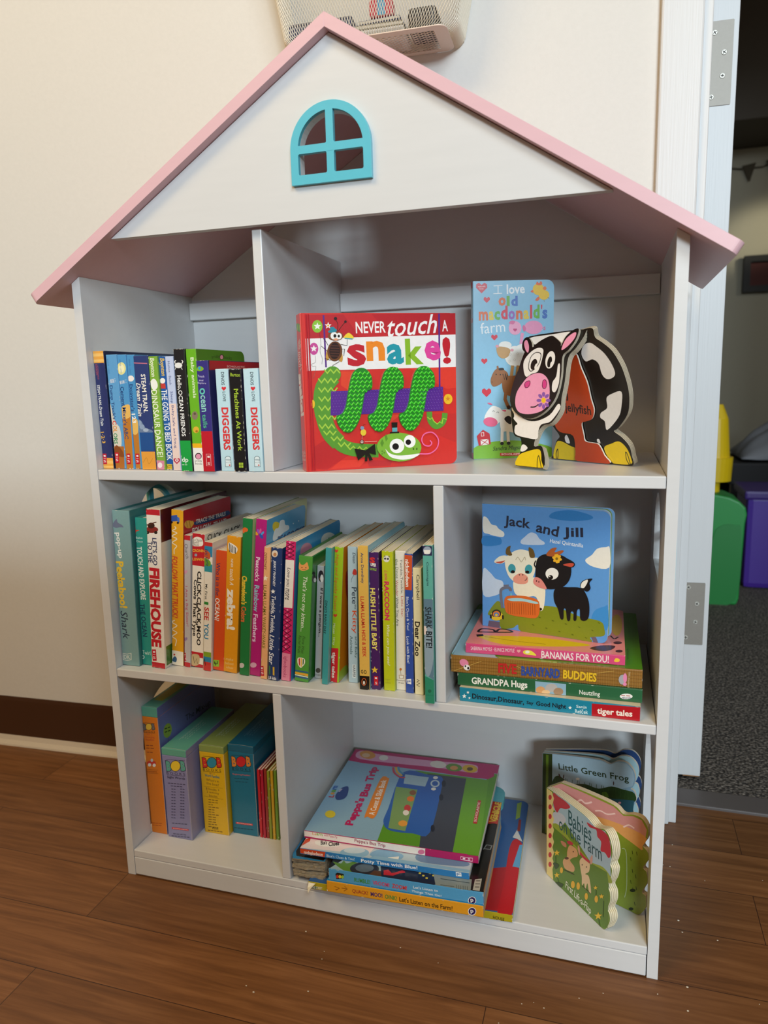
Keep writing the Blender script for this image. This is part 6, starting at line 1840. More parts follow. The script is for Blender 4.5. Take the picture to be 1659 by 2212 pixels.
  ('L','d8d2c4',0.51,[(49.4,135.4),(51.1,137),(52.9,135.3),(51.1,133.9),(50.1,135.1)],1),
  ('L','b88a4e',4.44,[(55.5,129.4),(53.8,115.1)],0),
  ('L','b88a4e',4.45,[(63.2,129.2),(61.6,114.1)],0),
  ('S','9a6236',[(24.4,110),(29.6,122.5),(36.5,125.7),(46.9,121.2),(48.6,113.6),(37.4,103.7),(27.9,101.4)]),
  ('S','9a6236',[(41.7,113.7),(55.5,115.1),(69.4,114.7),(66.1,87.7),(53.9,87.1),(42.6,93.4)]),
  ('P','9a6236',[(33,129.1),(35.1,129.9),(36.8,124),(33.4,123.2)]),
  ('L','2a1a12',1.19,[(41.7,118),(43.8,110.3),(45.1,118.7),(47.2,109.4),(48.6,116.9)],0),
  ('S','2a1a12',[(36.1,126),(41.7,126.4),(43.4,123.8),(36.8,123.1)]),
  ('L','9a6236',4.48,[(46.1,93.3),(44.9,83.1),(49.6,71.9)],0),
  ('E','3a2214',50.13,71.89,2.79,-0.08,0.01,-2.74),
  ('E','1f120c',32.36,117.7,0.86,-0.02,0,-0.84),
  ('E','1f120c',38.23,117.21,0.86,-0.02,0,-0.84),
  ('E','5a3418',26.48,107.39,0.69,-0.02,-0,-0.68),
  ('S','f2f0ea',[(15.6,58.3),(22.6,70.9),(29.6,74.2),(40,68.7),(39.2,55.9),(33.1,48.3),(20.8,47.8)]),
  ('E','e8668c',24.34,52.02,10.03,-1.68,-0.93,-6.46),
  ('S','f2f0ea',[(38.3,66.2),(54,65.8),(59.4,38),(48.8,38.4),(39.2,40.4)]),
  ('S','1c1a1a',[(43.9,55.8),(48.8,59.9),(53.7,57.2),(53.7,48.6),(48.8,49.6)]),
  ('S','e8668c',[(20,78.7),(24.4,78.6),(27,76),(22.6,76.6)]),
  ('S','e8668c',[(40.4,67.9),(46.1,68.1),(45.3,65.7)]),
  ('L','f2f0ea',4.2,[(40.9,42),(40.6,23)],0),
  ('L','f2f0ea',4.2,[(48.8,41),(49.8,22.7)],0),
  ('E','1c1a1a',40.63,21.24,2.63,-0.08,0,-2.26),
  ('E','1c1a1a',50.12,21.31,2.64,-0.08,0.01,-2.26),
  ('L','1c1a1a',0.52,[(27,66.5),(28.7,67.7),(30.1,66.1)],1),
  ('L','1c1a1a',0.52,[(32.7,65),(34.8,65.8),(36.2,64.2)],1),
  ('P','c22a34',[(4.7,32.7),(13.5,41.5),(22.9,35.7),(24.7,20.9),(7.6,18.8)]),
  ('P','f0e6e0',[(10.7,37.4),(14.9,38),(15.2,32.4),(11,32)]),
  ('P','c22a34',[(11.4,36.9),(14.2,37.1),(14.5,33),(11.7,32.7)]),
  ('P','f0e6e0',[(10,27.4),(21.2,28.4),(21.9,20.4),(10.6,19.4)]),
  ('L','c22a34',0.87,[(10.3,27),(21.5,20.4)],0),
  ('L','c22a34',0.87,[(21.2,28.1),(11,19.7)],0),
  ('T','25351a','Sandra Magsamen',54.04,14.04,53.18,7.69,1.6,0,0.3),
  ('P','c8202c',[(38,7.7),(84.2,7),(84.3,2.8),(38,3.9)]),
  ('T','f4e4e0','SCHOLASTIC',54.94,5.62,30.33,2.45,-1.1,0.04,0),
 ],
 'farm:spine': [
  ('P','c8303a',[(0.1,235),(13.9,235),(13.9,243.5),(0.1,243.5)]),
  ('P','c8303a',[(0.1,188.7),(13.9,188.7),(13.9,194.8),(0.1,194.8)]),
  ('P','c8303a',[(0.1,0),(13.9,0),(13.9,8.5),(0.1,8.5)]),
 ],
 'cow_bodyart': [
  ('S','f0edea',[(408.6,170.9),(444.2,173),(475,174.2),(471.4,166.8),(466.3,157.8),(439.7,160.9),(414.4,162.4)]),
  ('S','f0edea',[(404.8,79.5),(426.9,65.4),(449,61.2),(470.6,69.5),(480.1,83.5),(485.1,78.2),(474.8,61.9),(461.2,57.6),(458.8,49),(459.6,39.4),(443.1,39.7),(421.9,43.5),(417.6,53.8),(420.9,57.2),(410.9,65)]),
  ('S','15110f',[(404.6,74.6),(410.2,70.7),(412.2,65.8),(409,63.3)]),
  ('S','f0edea',[(436.8,22.7),(436.9,29.9),(441.2,30.9),(446.7,28),(447,25.7),(442.2,22.3)]),
  ('S','e9c81c',[(436.2,2),(435.6,16.3),(448.3,22.6),(467.6,26.1),(474.6,12.7),(477.6,3)]),
  ('L','15110f',1.06,[(470.8,2),(468.1,12.3),(468.3,18.5),(472.4,12.6),(477,3.7)],1),
 ],
 'cow_headart': [
  ('S','f09cba',[(404.4,161.4),(404.8,165.9),(408.7,165.7),(414.1,157.5),(415,149.7),(409.8,152.9)]),
  ('S','f09cba',[(469.7,150.2),(471.8,162.1),(479.3,169.3),(486.3,171.1),(486.3,164.2),(478.7,154.8)]),
  ('S','f0edea',[(415.1,125),(411.1,138.2),(418.3,149.2),(429.2,154.8),(439,153),(441.3,144.9),(441,132.3),(438.5,123.6),(429.9,121.4),(421.6,117.6)]),
  ('L','15110f',1.12,[(420.7,134.6),(422,144.2),(428.8,149),(437.4,146.7),(438.6,137.1),(434.7,129.3),(427.8,124.7),(422.6,128.1),(420.7,134.6)],1),
  ('E','15110f',429.78,133.45,5.34,-1.42,-0.86,-6.98),
  ('E','f0edea',433.85,130.92,1.91,-0.55,-0.62,-3.58),
  ('E','f0edea',455.31,138.36,7.77,-1.54,0.26,-11.04),
  ('E','15110f',455.1,135.7,3.7,-0.72,0.17,-7.05),
  ('E','f0edea',458.28,132.93,1.23,-0.27,-0.07,-3.03),
  ('S','f0edea',[(469.7,131.3),(472.9,131.5),(477,114.1),(477.7,104.9),(475.1,97.3),(469.6,99.6),(467.6,109.7),(471.2,117.3)]),
  ('S','f0a0c4',[(418.5,110.4),(427.4,119.1),(443.1,121.9),(457.1,115.3),(465,102),(468.5,83.4),(461.3,74),(444.5,69.3),(425.3,70.5),(414.4,79.7),(411.1,95.9)]),
  ('E','d8408c',426.35,107.39,4.8,-2.26,-2.6,-4.19),
  ('E','d8408c',455.06,107.35,4.09,-0.49,0.65,-5.59),
  ('L','15110f',0.75,[(424,103.9),(421.9,109.5),(427.4,112.2),(430.5,110.2),(428.9,103.8),(424.3,103.1)],1),
  ('L','15110f',0.72,[(452.1,105.2),(451.2,111.5),(454.8,113),(458.8,108.2),(458.5,102.3),(454.5,102.3),(452.1,105.2)],1),
  ('L','15110f',1.65,[(440.8,78.1),(447.9,78.5),(453,81.7)],1),
  ('E','8a5ab0',467.47,86.76,3.91,0.02,0.59,-2.01),
  ('E','8a5ab0',466.89,81.28,3.41,-2.15,-1.39,-1.44),
  ('E','8a5ab0',462.26,78.96,0.92,-3.1,-2.58,-0.03),
  ('E','8a5ab0',456.24,81.16,-2.18,-2.24,-2.27,1.41),
  ('E','8a5ab0',452.36,86.66,-4.04,-0.03,-0.61,2.04),
  ('E','8a5ab0',452.94,92.21,-3.52,2.22,1.42,1.44),
  ('E','8a5ab0',457.64,94.51,-0.93,3.13,2.59,0),
  ('E','8a5ab0',463.65,92.25,2.14,2.2,2.24,-1.42),
  ('E','f0c81c',459.91,86.87,3.57,0.02,1.01,-3.42),
 ],
 'cow_rearart': [
  ('S','f0edea',[(483.2,146.2),(489.3,156.6),(499.1,159),(507,154.1),(517.5,144.5),(525.1,130.7),(527.1,119.3),(520.8,114.1),(512.8,113.9),(507.9,120.5),(506,132.9),(498.2,138.6),(487.5,136.4)]),
  ('S','f0edea',[(531.7,97.1),(527.9,78.5),(520.4,64.1),(500.6,47.3),(499.3,58.7),(493.7,63.5),(496.1,70),(506.7,76.6),(508.5,89.3),(517.7,94.8)]),
  ('S','f0edea',[(429.4,34),(433.5,37.7),(436,30.9),(435.7,25.6),(429.8,27)]),
  ('S','e9c81c',[(401.9,1.8),(412.1,24.3),(420.6,28.3),(435.9,22.1),(444.3,18.2),(443.4,1.3),(422,-0.3)]),
  ('L','15110f',1.23,[(406.6,0.3),(408.3,9.6),(412.8,16.2),(410.7,6.1),(408.1,0.1)],1),
  ('S','e9c81c',[(490.5,21.9),(504.2,29.4),(515.8,32.5),(525,24),(528.7,11.1),(526.7,3),(500.5,1.9)]),
  ('L','15110f',1.06,[(526.2,2.7),(524.8,14.1),(522.5,18.9),(521.7,8.9),(524.4,2.5)],1),
  ('S','f0edea',[(482.2,34),(485.5,34.2),(486.2,28.4),(482.1,29.8)]),
 ],
 'cow_pageart': [
  ('T','1c0f0c','jellyfish',463.36,74.19,40.9,15.83,-6.9,0.03,0),
  ('T','1c0f0c','j',450.14,93.13,3.93,13.7,-7.4,0.03,0),
 ],
 'jack': [
  ('S','f1ebdc',[(0.2,152.4),(6.1,152),(12.1,143.8),(19,142.4),(22,138.8),(29.9,133.8),(28.9,128),(18.1,128),(8.1,130.1),(0.2,133.2)]),
  ('S','2f7fc0',[(0.2,126.5),(18.1,127.1),(26,124.9),(24,116.5),(0.2,113.5)]),
  ('S','2f7fc0',[(91.4,160.7),(99.5,166.7),(121,169.8),(143.9,165.1),(144.9,159.9),(121.3,155.9),(96,157.3)]),
  ('S','c8d4e2',[(53.3,124.3),(59,130.5),(66.5,136.7),(74.1,135.4),(78.8,129.3),(85.4,125.3),(82.6,121.7),(57.1,120)]),
  ('S','f1ebdc',[(138.6,106.4),(146.8,114.4),(153.6,123.2),(163.8,125.9),(168.6,125.5),(168.6,100.3),(148.9,99.3)]),
  ('S','c8d4e2',[(0.2,80.6),(10,76.9),(18.1,69),(28.1,66.3),(29.1,54.7),(18.1,45.5),(0.2,44.1)]),
  ('S','3f8fd0',[(147.9,28.5),(152,42),(164.1,49.2),(168.6,49.2),(168.6,19.1),(154.2,23.8)]),
  ('T','262c40','Jack',48.35,147.45,36.24,17.35,-3.5,0.04,0),
  ('T','262c40','and',89.14,142.85,29.92,14.13,-8.6,0.04,0),
  ('T','262c40','Jill',122.57,139.83,25.67,15.9,2.6,0.04,0),
  ('T','f2f2f0','Hazel Quintanilla',114.24,126.35,43.04,6.25,-3.7,0.015,0),
  ('P','6a5a6a',[(8.3,8.4),(25.2,8.8),(24.2,0.2),(6.8,0.2)]),
  ('P','6a5a6a',[(147.5,7.9),(154.6,7.1),(157.4,0.2),(151.2,0.2)]),
  ('S','7f8a22',[(6.8,18.2),(18.1,35.6),(24.1,37.4),(30.1,29.3),(57.7,35),(99.5,40.5),(132.6,31.9),(159.3,29.2),(164.8,19.8),(164.2,10.4),(147.5,6),(149.5,0.2),(129.7,0.2),(83.1,0.2),(54.1,0.2),(50.1,8.5),(42.2,2.4),(26.2,0.2),(23.1,12.5),(14,15.2)]),
  ('L','5f6a18',0.58,[(61.7,25.8),(64,24.6)],0),
  ('L','5f6a18',0.58,[(70.9,12.2),(73.2,11)],0),
  ('L','5f6a18',0.58,[(79.8,23.8),(82.1,22.6)],0),
  ('L','5f6a18',0.57,[(88.9,10.4),(91.1,9.2)],0),
  ('L','5f6a18',0.57,[(97.5,21.9),(99.8,20.7)],0),
  ('L','5f6a18',0.57,[(106.5,8.5),(108.8,7.4)],0),
  ('L','5f6a18',0.56,[(115,20),(117.2,18.8)],0),
  ('L','5f6a18',0.56,[(123.9,6.8),(126.1,5.6)],0),
  ('L','5f6a18',0.55,[(132.2,18.1),(134.4,16.9)],0),
  ('L','5f6a18',0.55,[(140.9,5),(143.1,3.8)],0),
  ('L','5f6a18',0.55,[(149.1,16.3),(151.2,15.1)],0),
  ('L','5f6a18',0.54,[(157.1,27.4),(159.2,26.2)],0),
  ('L','5f6a18',0.58,[(70.3,12),(72.6,10.8)],0),
  ('L','5f6a18',0.58,[(79.2,23.6),(81.5,22.4)],0),
  ('L','5f6a18',0.57,[(88.3,10.1),(90.6,8.9)],0),
  ('L','5f6a18',0.57,[(97,21.7),(99.3,20.5)],0),
  ('L','5f6a18',0.57,[(106,8.3),(108.2,7.1)],0),
  ('L','5f6a18',0.56,[(114.5,19.8),(116.7,18.6)],0),
  ('L','5f6a18',0.56,[(123.3,6.5),(125.5,5.4)],0),
  ('L','5f6a18',0.55,[(131.6,17.9),(133.8,16.7)],0),
  ('L','5f6a18',0.55,[(140.4,4.8),(142.6,3.6)],0),
  ('L','5f6a18',0.55,[(148.5,16.1),(150.7,14.9)],0),
  ('L','5f6a18',0.54,[(156.6,27.2),(158.7,26)],0),
  ('L','5f6a18',0.58,[(69.7,11.8),(72.1,10.6)],0),
  ('L','5f6a18',0.58,[(78.6,23.4),(80.9,22.2)],0),
  ('L','5f6a18',0.57,[(87.7,9.9),(90,8.7)],0),
  ('L','5f6a18',0.57,[(96.4,21.5),(98.7,20.3)],0),
  ('L','5f6a18',0.57,[(105.4,8.1),(107.7,6.9)],0),
  ('L','5f6a18',0.56,[(113.9,19.6),(116.1,18.4)],0),
  ('L','5f6a18',0.56,[(122.8,6.3),(125,5.2)],0),
  ('L','6f6f7c',3.94,[(28.1,29),(25.7,48.4),(27.1,55.4),(34,58.8),(39,57.8),(39.4,54.4)],1),
  ('L','6f6f7c',1.57,[(29.7,61),(37.2,62.3)],0),
  ('L','6f6f7c',1.58,[(33.3,61),(33.7,57.2)],0),
  ('E','6fb8c8',40.41,49.25,1.38,0.17,0.01,-2.73),
  ('S','efe6cc',[(45.8,70.2),(67,76.5),(84.1,74.6),(87.7,59.9),(85.5,36.8),(79.9,33.1),(74.9,50.7),(57.6,47.5),(46.9,51),(43.5,60.3)]),
  ('E','1a1613',81.18,34.64,2.27,0.31,0.02,-1.92),
  ('S','efe6cc',[(32,88),(32.9,99.7),(41.7,108.1),(53.3,113),(66.7,110.5),(73.5,99.9),(72.7,82.8),(65.2,70.5),(49.7,66.8),(38,73.2)]),
  ('S','efe6cc',[(16.1,92.2),(24,100.7),(33.9,102.6),(35.9,97.1),(26,90.9)]),
  ('S','c8503c',[(17.7,92),(26,94.2),(32,95.7),(26,91.3)]),
  ('S','efe6cc',[(72.5,103.5),(80,102.4),(76.4,94.5),(72.6,96)]),
  ('S','6a5228',[(32.9,105.4),(33.9,113.1),(39.4,116.7),(38.8,110.7),(41.8,104.7),(37.8,103)]),
  ('S','6a5228',[(64.8,116.9),(70.9,113.7),(72.9,104.5),(66.8,103.4),(64.9,109.4)]),
  ('E','3f9aa4',41.44,85.54,5.19,1.45,1.18,-6.31),
  ('E','3f9aa4',64.66,87.24,5.08,-0.35,-1.08,-6.48),
  ('E','14110f',42.83,81.46,2.93,0.32,0.01,-2.11),
  ('E','14110f',62.78,83.23,2.87,0.31,0.02,-2.09),
  ('S','e89a82',[(43.8,73.9),(53.5,80.7),(63.2,77),(62.9,68.4),(53.6,65.8),(44.9,67.2)]),
  ('E','5a3a32',52.01,78.24,0.97,0.11,0.01,-0.96),
  ('E','5a3a32',56.65,78.75,0.96,0.11,0.01,-0.96),
  ('L','4a3a30',0.77,[(59.4,71.4),(61.7,72.8),(62.5,75.6)],1),
  ('L','b8a888',0.77,[(46.7,98.1),(49.5,102.2),(52.5,98.7),(54.4,96.1),(57.3,100.1),(59.2,103.2),(60.7,99)],1),
  ('S','d8692a',[(32.1,44.3),(45.9,49),(65.4,49.5),(79.2,44.5),(77.5,23.2),(57.8,20.4),(38.1,21.5),(32.1,27.6)]),
  ('L','9a4418',0.6,[(36.1,38),(36.5,22.3)],0),
  ('L','9a4418',0.59,[(39.3,38.2),(39.7,22.5)],0),
  ('L','9a4418',0.59,[(42.4,38.4),(42.9,22.8)],0),
  ('L','9a4418',0.59,[(45.6,38.6),(46.1,23)],0),
  ('L','9a4418',0.59,[(48.7,38.8),(49.2,23.3)],0),
  ('L','9a4418',0.59,[(51.9,39),(52.3,23.5)],0),
  ('L','9a4418',0.59,[(55,39.3),(55.5,23.8)],0),
  ('L','9a4418',0.59,[(58.1,39.5),(58.6,24)],0),
  ('L','9a4418',0.58,[(61.2,39.7),(61.7,24.2)],0),
  ('L','9a4418',0.58,[(64.3,39.9),(64.8,24.5)],0),
  ('L','9a4418',0.58,[(67.4,40.1),(67.9,24.7)],0),
  ('L','9a4418',0.58,[(70.4,40.3),(71,25)],0),
  ('L','9a4418',0.58,[(73.5,40.5),(74,25.2)],0),
  ('S','a8d0d4',[(35.1,42.7),(49.9,46),(65.4,45.6),(77.9,43.4),(75,41.1),(57.7,42.3),(42,40.7)]),
  ('S','17171a',[(99.2,61.3),(104.7,67.6),(117.5,69.1),(133.7,70.1),(140.9,62.7),(145.1,50.3),(145.1,33.7),(140.8,27.4),(134.5,28.4),(133.3,41.3),(129.8,39),(129.1,26.7),(125.5,26.2),(125.3,36.5),(121.7,36),(121,25.5),(117.3,25),(115.2,38.9),(112.5,38.5),(112.3,26.2),(108.3,25.6),(105.1,37.5),(99.8,48.2)]),
  ('S','17171a',[(133.6,71.1),(135.3,78.6),(142.3,82.7),(148.6,83.8),(145,77.9),(146.4,70.8),(141.7,66.1)]),
  ('S','efe9dc',[(134,71.1),(135.6,77.7),(142.3,82),(142,77.6),(138.1,70.7)]),
  ('S','17171a',[(74.5,88.7),(76.3,102),(85.6,109.5),(104,111.2),(116.8,106),(121.5,93.7),(119.1,78.6),(110.2,68.3),(95.5,63.7),(82.4,64.9),(74.7,73.5)]),
  ('S','17171a',[(106,102.2),(113.2,107.5),(125,102.3),(124.2,96.7),(113.4,94.6)]),
  ('S','c8503c',[(110.6,98),(118.7,101.1),(124.5,100.9),(121.5,96.4)]),
  ('S','b05a2c',[(88.4,108.8),(94.7,117.8),(102.1,119.7),(99.4,113.6),(109.4,117.3),(110.3,114.6),(100.4,108.1)]),
  ('E','f2b52c',102.64,105.56,2.92,0.29,0.09,-6.29),
  ('E','f2b52c',102.64,105.56,6.37,-1.09,-0.63,-2.57),
  ('E','f2b52c',102.64,105.56,2.71,-5.43,-2.31,-1.32),
  ('E','f2b52c',102.64,105.56,4.69,4.49,1.68,-1.82),
  ('E','8a6a1c',102.27,105.34,1.83,0.18,0.03,-1.85),
  ('E','f3efe4',96.31,84.62,8.65,0.95,0.11,-7.86),
  ('E','14110f',94.52,79.56,3.33,0.37,0.04,-3),
  ('E','f3efe4',93.39,80.56,0.93,0.1,0.01,-0.75),
  ('S','e08a80',[(71.3,73.1),(74.6,77.7),(82.2,75.3),(88.9,65.7),(88,62.8),(78.6,64.5),(72.5,68)]),
  ('E','5a2a28',75.65,72.7,0.76,0.09,0.01,-1.33),
  ('E','5a2a28',78.88,71.74,0.75,0.09,0.01,-1.33),
  ('L','17171a',1.51,[(74.4,100),(72.6,94.1),(76.4,89.8),(79.2,94.8),(76.4,96.4)],1),
  ('E','e8c02c',19.69,16.98,9.28,1.3,0,-6.77),
  ('E','2a2420',19.69,19.96,6.86,0.95,0,-5.97),
  ('E','e07a2c',19.69,19.57,5.25,0.73,0,-4.37),
  ('E','3a7ac0',19.69,18.77,3.64,0.51,0,-2.98),
  ('E','e8c02c',19.69,18.37,2.02,0.28,0,-1.79),
  ('P','e8c02c',[(11.5,14.8),(29.2,16.3),(28.6,13.3),(12.4,11.8)]),
  ('P','1f1a18',[(10.3,17.7),(13,18),(13,12),(10.3,12.3)]),
  ('P','1f1a18',[(27.8,19.1),(30.2,19),(30.2,13.5),(27.8,13.6)]),
 ],
 'pink:spine': [
  ('T','f6d8dc','SABRINA MOYLE · EUNICE MOYLE',7.28,161.98,56.28,4.9,-88.6,0.01,0),
  ('P','f0a8a8',[(5.3,128.6),(7.5,130.9),(8.9,130.8),(9.8,129.7),(8.9,128.6),(10,127.4),(9.3,126.4),(7.9,126.3)]),
  ('S','f2e04a',[(7.2,123.3),(10,119.1),(9.1,112.2),(4,106.6),(3.9,112.1),(4.3,120.5)]),
  ('E','f5efe0',7.49,117.72,0.24,-2.78,-1.86,-0.01),
  ('T','f7e6e2','BANANAS FOR YOU!',6.31,59.72,81.32,9.5,-89.6,0.03,0),
  ('S','f2c83a',[(5.9,12.8),(8.8,10.5),(7.4,6.4),(4.4,7.6),(4,12)]),
 ],
 'brown:spine': [
  ('L','b08a4a',0.38,[(20.4,232.3),(0.2,232.9)],0),
  ('L','b08a4a',0.38,[(20.5,229.2),(0.2,229.7)],0),
  ('L','b08a4a',0.38,[(20.6,226.1),(0.2,226.6)],0),
  ('L','b08a4a',0.37,[(20.7,223),(0.2,223.5)],0),
  ('L','b08a4a',0.37,[(20.8,219.9),(0.2,220.4)],0),
  ('L','b08a4a',0.37,[(20.9,216.8),(0.2,217.3)],0),
  ('L','b08a4a',0.37,[(21,213.7),(0.2,214.2)],0),
  ('L','b08a4a',0.37,[(21.1,210.6),(0.2,211.1)],0),
  ('L','b08a4a',0.37,[(21.2,207.6),(0.2,208)],0),
  ('L','b08a4a',0.37,[(21.3,204.5),(0.2,205)],0),
  ('L','b08a4a',0.37,[(21.4,201.4),(0.2,201.9)],0),
  ('L','b08a4a',0.37,[(21.5,198.4),(0.2,198.8)],0),
  ('L','b08a4a',0.37,[(21.6,195.3),(0.2,195.8)],0),
  ('L','b08a4a',0.37,[(21.7,192.3),(0.2,192.7)],0),
  ('L','b08a4a',0.37,[(21.8,189.3),(0.2,189.7)],0),
  ('L','b08a4a',0.37,[(21.9,186.2),(0.2,186.6)],0),
  ('L','b08a4a',0.37,[(22,183.2),(0.2,183.6)],0),
  ('L','b08a4a',0.37,[(22.1,180.2),(0.2,180.6)],0),
  ('L','b08a4a',0.37,[(22.2,177.2),(0.2,177.5)],0),
  ('L','b08a4a',0.37,[(22.3,174.2),(0.2,174.5)],0),
  ('L','b08a4a',0.37,[(22.3,171.2),(0.2,171.5)],0),
  ('L','b08a4a',0.37,[(22.4,168.2),(0.2,168.5)],0),
  ('L','b08a4a',0.36,[(22.5,165.2),(0.2,165.5)],0),
  ('L','b08a4a',0.36,[(22.6,162.2),(0.2,162.5)],0),
  ('L','b08a4a',0.36,[(22.7,159.2),(0.2,159.5)],0),
  ('L','b08a4a',0.36,[(22.8,156.3),(0.2,156.5)],0),
  ('L','b08a4a',0.36,[(22.9,153.3),(0.2,153.5)],0),
  ('L','b08a4a',0.36,[(22.9,150.3),(0.2,150.6)],0),
  ('L','b08a4a',0.36,[(22.9,147.4),(0.2,147.6)],0),
  ('L','b08a4a',0.36,[(22.9,144.4),(0.2,144.6)],0),
  ('L','b08a4a',0.36,[(22.9,141.5),(0.2,141.7)],0),
  ('L','b08a4a',0.36,[(22.9,138.5),(0.2,138.7)],0),
  ('L','b08a4a',0.36,[(22.9,135.6),(0.2,135.8)],0),
  ('L','b08a4a',0.36,[(22.9,132.7),(0.2,132.8)],0),
  ('L','b08a4a',0.36,[(22.9,129.8),(0.2,129.9)],0),
  ('L','b08a4a',0.36,[(22.9,126.8),(0.2,127)],0),
  ('L','b08a4a',0.36,[(22.9,123.9),(0.2,124)],0),
  ('L','b08a4a',0.36,[(22.9,121),(0.2,121.1)],0),
  ('L','b08a4a',0.36,[(22.9,118.1),(0.2,118.2)],0),
  ('L','b08a4a',0.36,[(22.9,115.2),(0.2,115.3)],0),
  ('L','b08a4a',0.36,[(22.9,112.3),(0.2,112.4)],0),
  ('L','b08a4a',0.36,[(22.9,109.4),(0.2,109.5)],0),
  ('L','b08a4a',0.35,[(22.9,106.6),(0.2,106.6)],0),
  ('L','b08a4a',0.35,[(22.9,103.7),(0.2,103.7)],0),
  ('L','b08a4a',0.35,[(22.9,100.8),(0.2,100.8)],0),
  ('L','b08a4a',0.35,[(22.9,98),(0.2,97.9)],0),
  ('L','b08a4a',0.35,[(22.9,95.1),(0.2,95.1)],0),
  ('L','b08a4a',0.35,[(22.9,92.2),(0.2,92.2)],0),
  ('L','b08a4a',0.35,[(22.9,89.4),(0.2,89.3)],0),
  ('L','b08a4a',0.35,[(22.9,86.6),(0.2,86.5)],0),
  ('L','b08a4a',0.35,[(22.9,83.7),(0.2,83.6)],0),
  ('L','b08a4a',0.35,[(22.9,80.9),(0.2,80.8)],0),
  ('L','b08a4a',0.35,[(22.9,78.1),(0.2,77.9)],0),
  ('L','b08a4a',0.35,[(22.9,75.2),(0.2,75.1)],0),
  ('L','b08a4a',0.35,[(22.9,72.4),(0.2,72.2)],0),
  ('L','b08a4a',0.35,[(22.9,69.6),(0.2,69.4)],0),
  ('L','b08a4a',0.35,[(22.9,66.8),(0.2,66.6)],0),
  ('L','b08a4a',0.35,[(22.9,64),(0.2,63.8)],0),
  ('L','b08a4a',0.35,[(22.9,61.2),(0.2,61)],0),
  ('L','b08a4a',0.35,[(22.9,58.4),(0.2,58.2)],0),
  ('L','b08a4a',0.35,[(22.9,55.6),(0.2,55.4)],0),
  ('L','b08a4a',0.35,[(22.9,52.8),(0.2,52.6)],0),
  ('L','b08a4a',0.35,[(22.9,50.1),(0.2,49.8)],0),
  ('L','b08a4a',0.34,[(22.9,47.3),(0.2,47)],0),
  ('L','b08a4a',0.34,[(22.9,44.5),(0.2,44.2)],0),
  ('L','b08a4a',0.34,[(22.9,41.8),(0.2,41.4)],0),
  ('L','b08a4a',0.34,[(22.9,39),(0.2,38.6)],0),
  ('L','b08a4a',0.34,[(22.9,36.2),(0.2,35.9)],0),
  ('L','b08a4a',0.34,[(22.9,33.5),(0.2,33.1)],0),
  ('L','b08a4a',0.34,[(22.9,30.8),(0.2,30.4)],0),
  ('L','b08a4a',0.34,[(22.9,28),(0.2,27.6)],0),
  ('L','b08a4a',0.34,[(22.9,25.3),(0.2,24.9)],0),
  ('L','b08a4a',0.34,[(22.9,22.6),(0.2,22.1)],0),
  ('L','b08a4a',0.34,[(22.9,19.8),(0.2,19.4)],0),
  ('L','b08a4a',0.34,[(22.9,17.1),(0.2,16.6)],0),
  ('L','b08a4a',0.34,[(22.9,14.4),(0.2,13.9)],0),
  ('L','b08a4a',0.34,[(22.9,11.7),(0.2,11.2)],0),
  ('L','b08a4a',0.34,[(22.9,9),(0.2,8.5)],0),
  ('L','b08a4a',0.34,[(22.9,6.3),(0.2,5.7)],0),
  ('L','b08a4a',0.34,[(22.9,3.6),(0.2,3)],0),
  ('L','6f4e1e',0.34,[(17.5,233.4),(20.9,0.7)],0),
  ('L','6f4e1e',0.34,[(13.3,233.5),(16.5,0.6)],0),
  ('L','6f4e1e',0.34,[(9.1,233.5),(12.1,0.4)],0),
  ('L','6f4e1e',0.34,[(4.9,233.6),(7.7,0.3)],0),
  ('L','6f4e1e',0.34,[(0.7,233.6),(3.2,0.2)],0),
  ('L','d8b05a',0.55,[(1.6,230.6),(18.1,194.3)],0),
  ('L','d8b05a',0.54,[(17.8,155.4),(4,124.1)],0),
  ('L','d8b05a',0.51,[(10.6,73.5),(19.8,32.7)],0),
  ('E','e88aa8',13.83,216.84,-2.74,-5.32,-4.48,2.4),
  ('E','f2efe8',7.9,213.26,-1.93,-3.76,-3.45,1.84),
  ('E','1c1a18',7.12,211.45,0.13,-1.45,-1.9,0.01),
  ('E','1c1a18',9.63,215.06,0.1,-1.09,-1.33,0.01),
  ('T','c62a2a','FIVE',11.11,161.34,23.19,13.09,-89.4,0.07,0),
  ('T','2f4fa0','BARNYARD',10.07,120.28,47.44,12.57,-89.6,0.07,0),
  ('T','e8bc2a','BUDDIES',9.73,72.89,39.93,11.67,-91.4,0.07,0),
  ('E','a8a8ac',9.61,22.71,0.43,-4.49,-6.44,-0.19),
  ('E','e88ab0',12.02,19.88,0.21,-2.24,-6.07,-0.18),
  ('E','e88ab0',3.96,19.97,0.22,-2.24,-2.15,-0.06),
  ('T','d8c090','little shepherd',10.21,15.64,19.74,2.87,178,0,0),
 ],
 'green:spine': [
  ('T','f1efe4','GRANDPA Hugs',7.04,172.35,71.14,12.1,-88.9,0.05,0),
  ('P','8fb4c8',[(15,127.2),(15.2,89.5),(0.2,89.4),(0.2,126.7)]),
  ('E','d8a06a',4,120.5,0.62,-5.83,-4.83,-0.05),
  ('E','b9b4b0',8.39,107.19,0.79,-7.47,-5.54,-0.07),
  ('E','a8886a',4.13,98.63,0.66,-6.08,-5.16,-0.08),
  ('E','e8c090',1.55,113.94,0.55,-5.13,-3.34,-0.04),
  ('T','ecebe0','Neutzling',5.44,61.19,24.47,7.67,-89.7,0.015,0),
  ('E','eeeae4',6.68,18.47,0.81,-7.35,-3.59,-0.11),
  ('L','a83a3a',0.94,[(7.5,24.3),(7.6,19.8)],0),
  ('L','a83a3a',0.94,[(7.6,18.5),(7.6,14)],0),
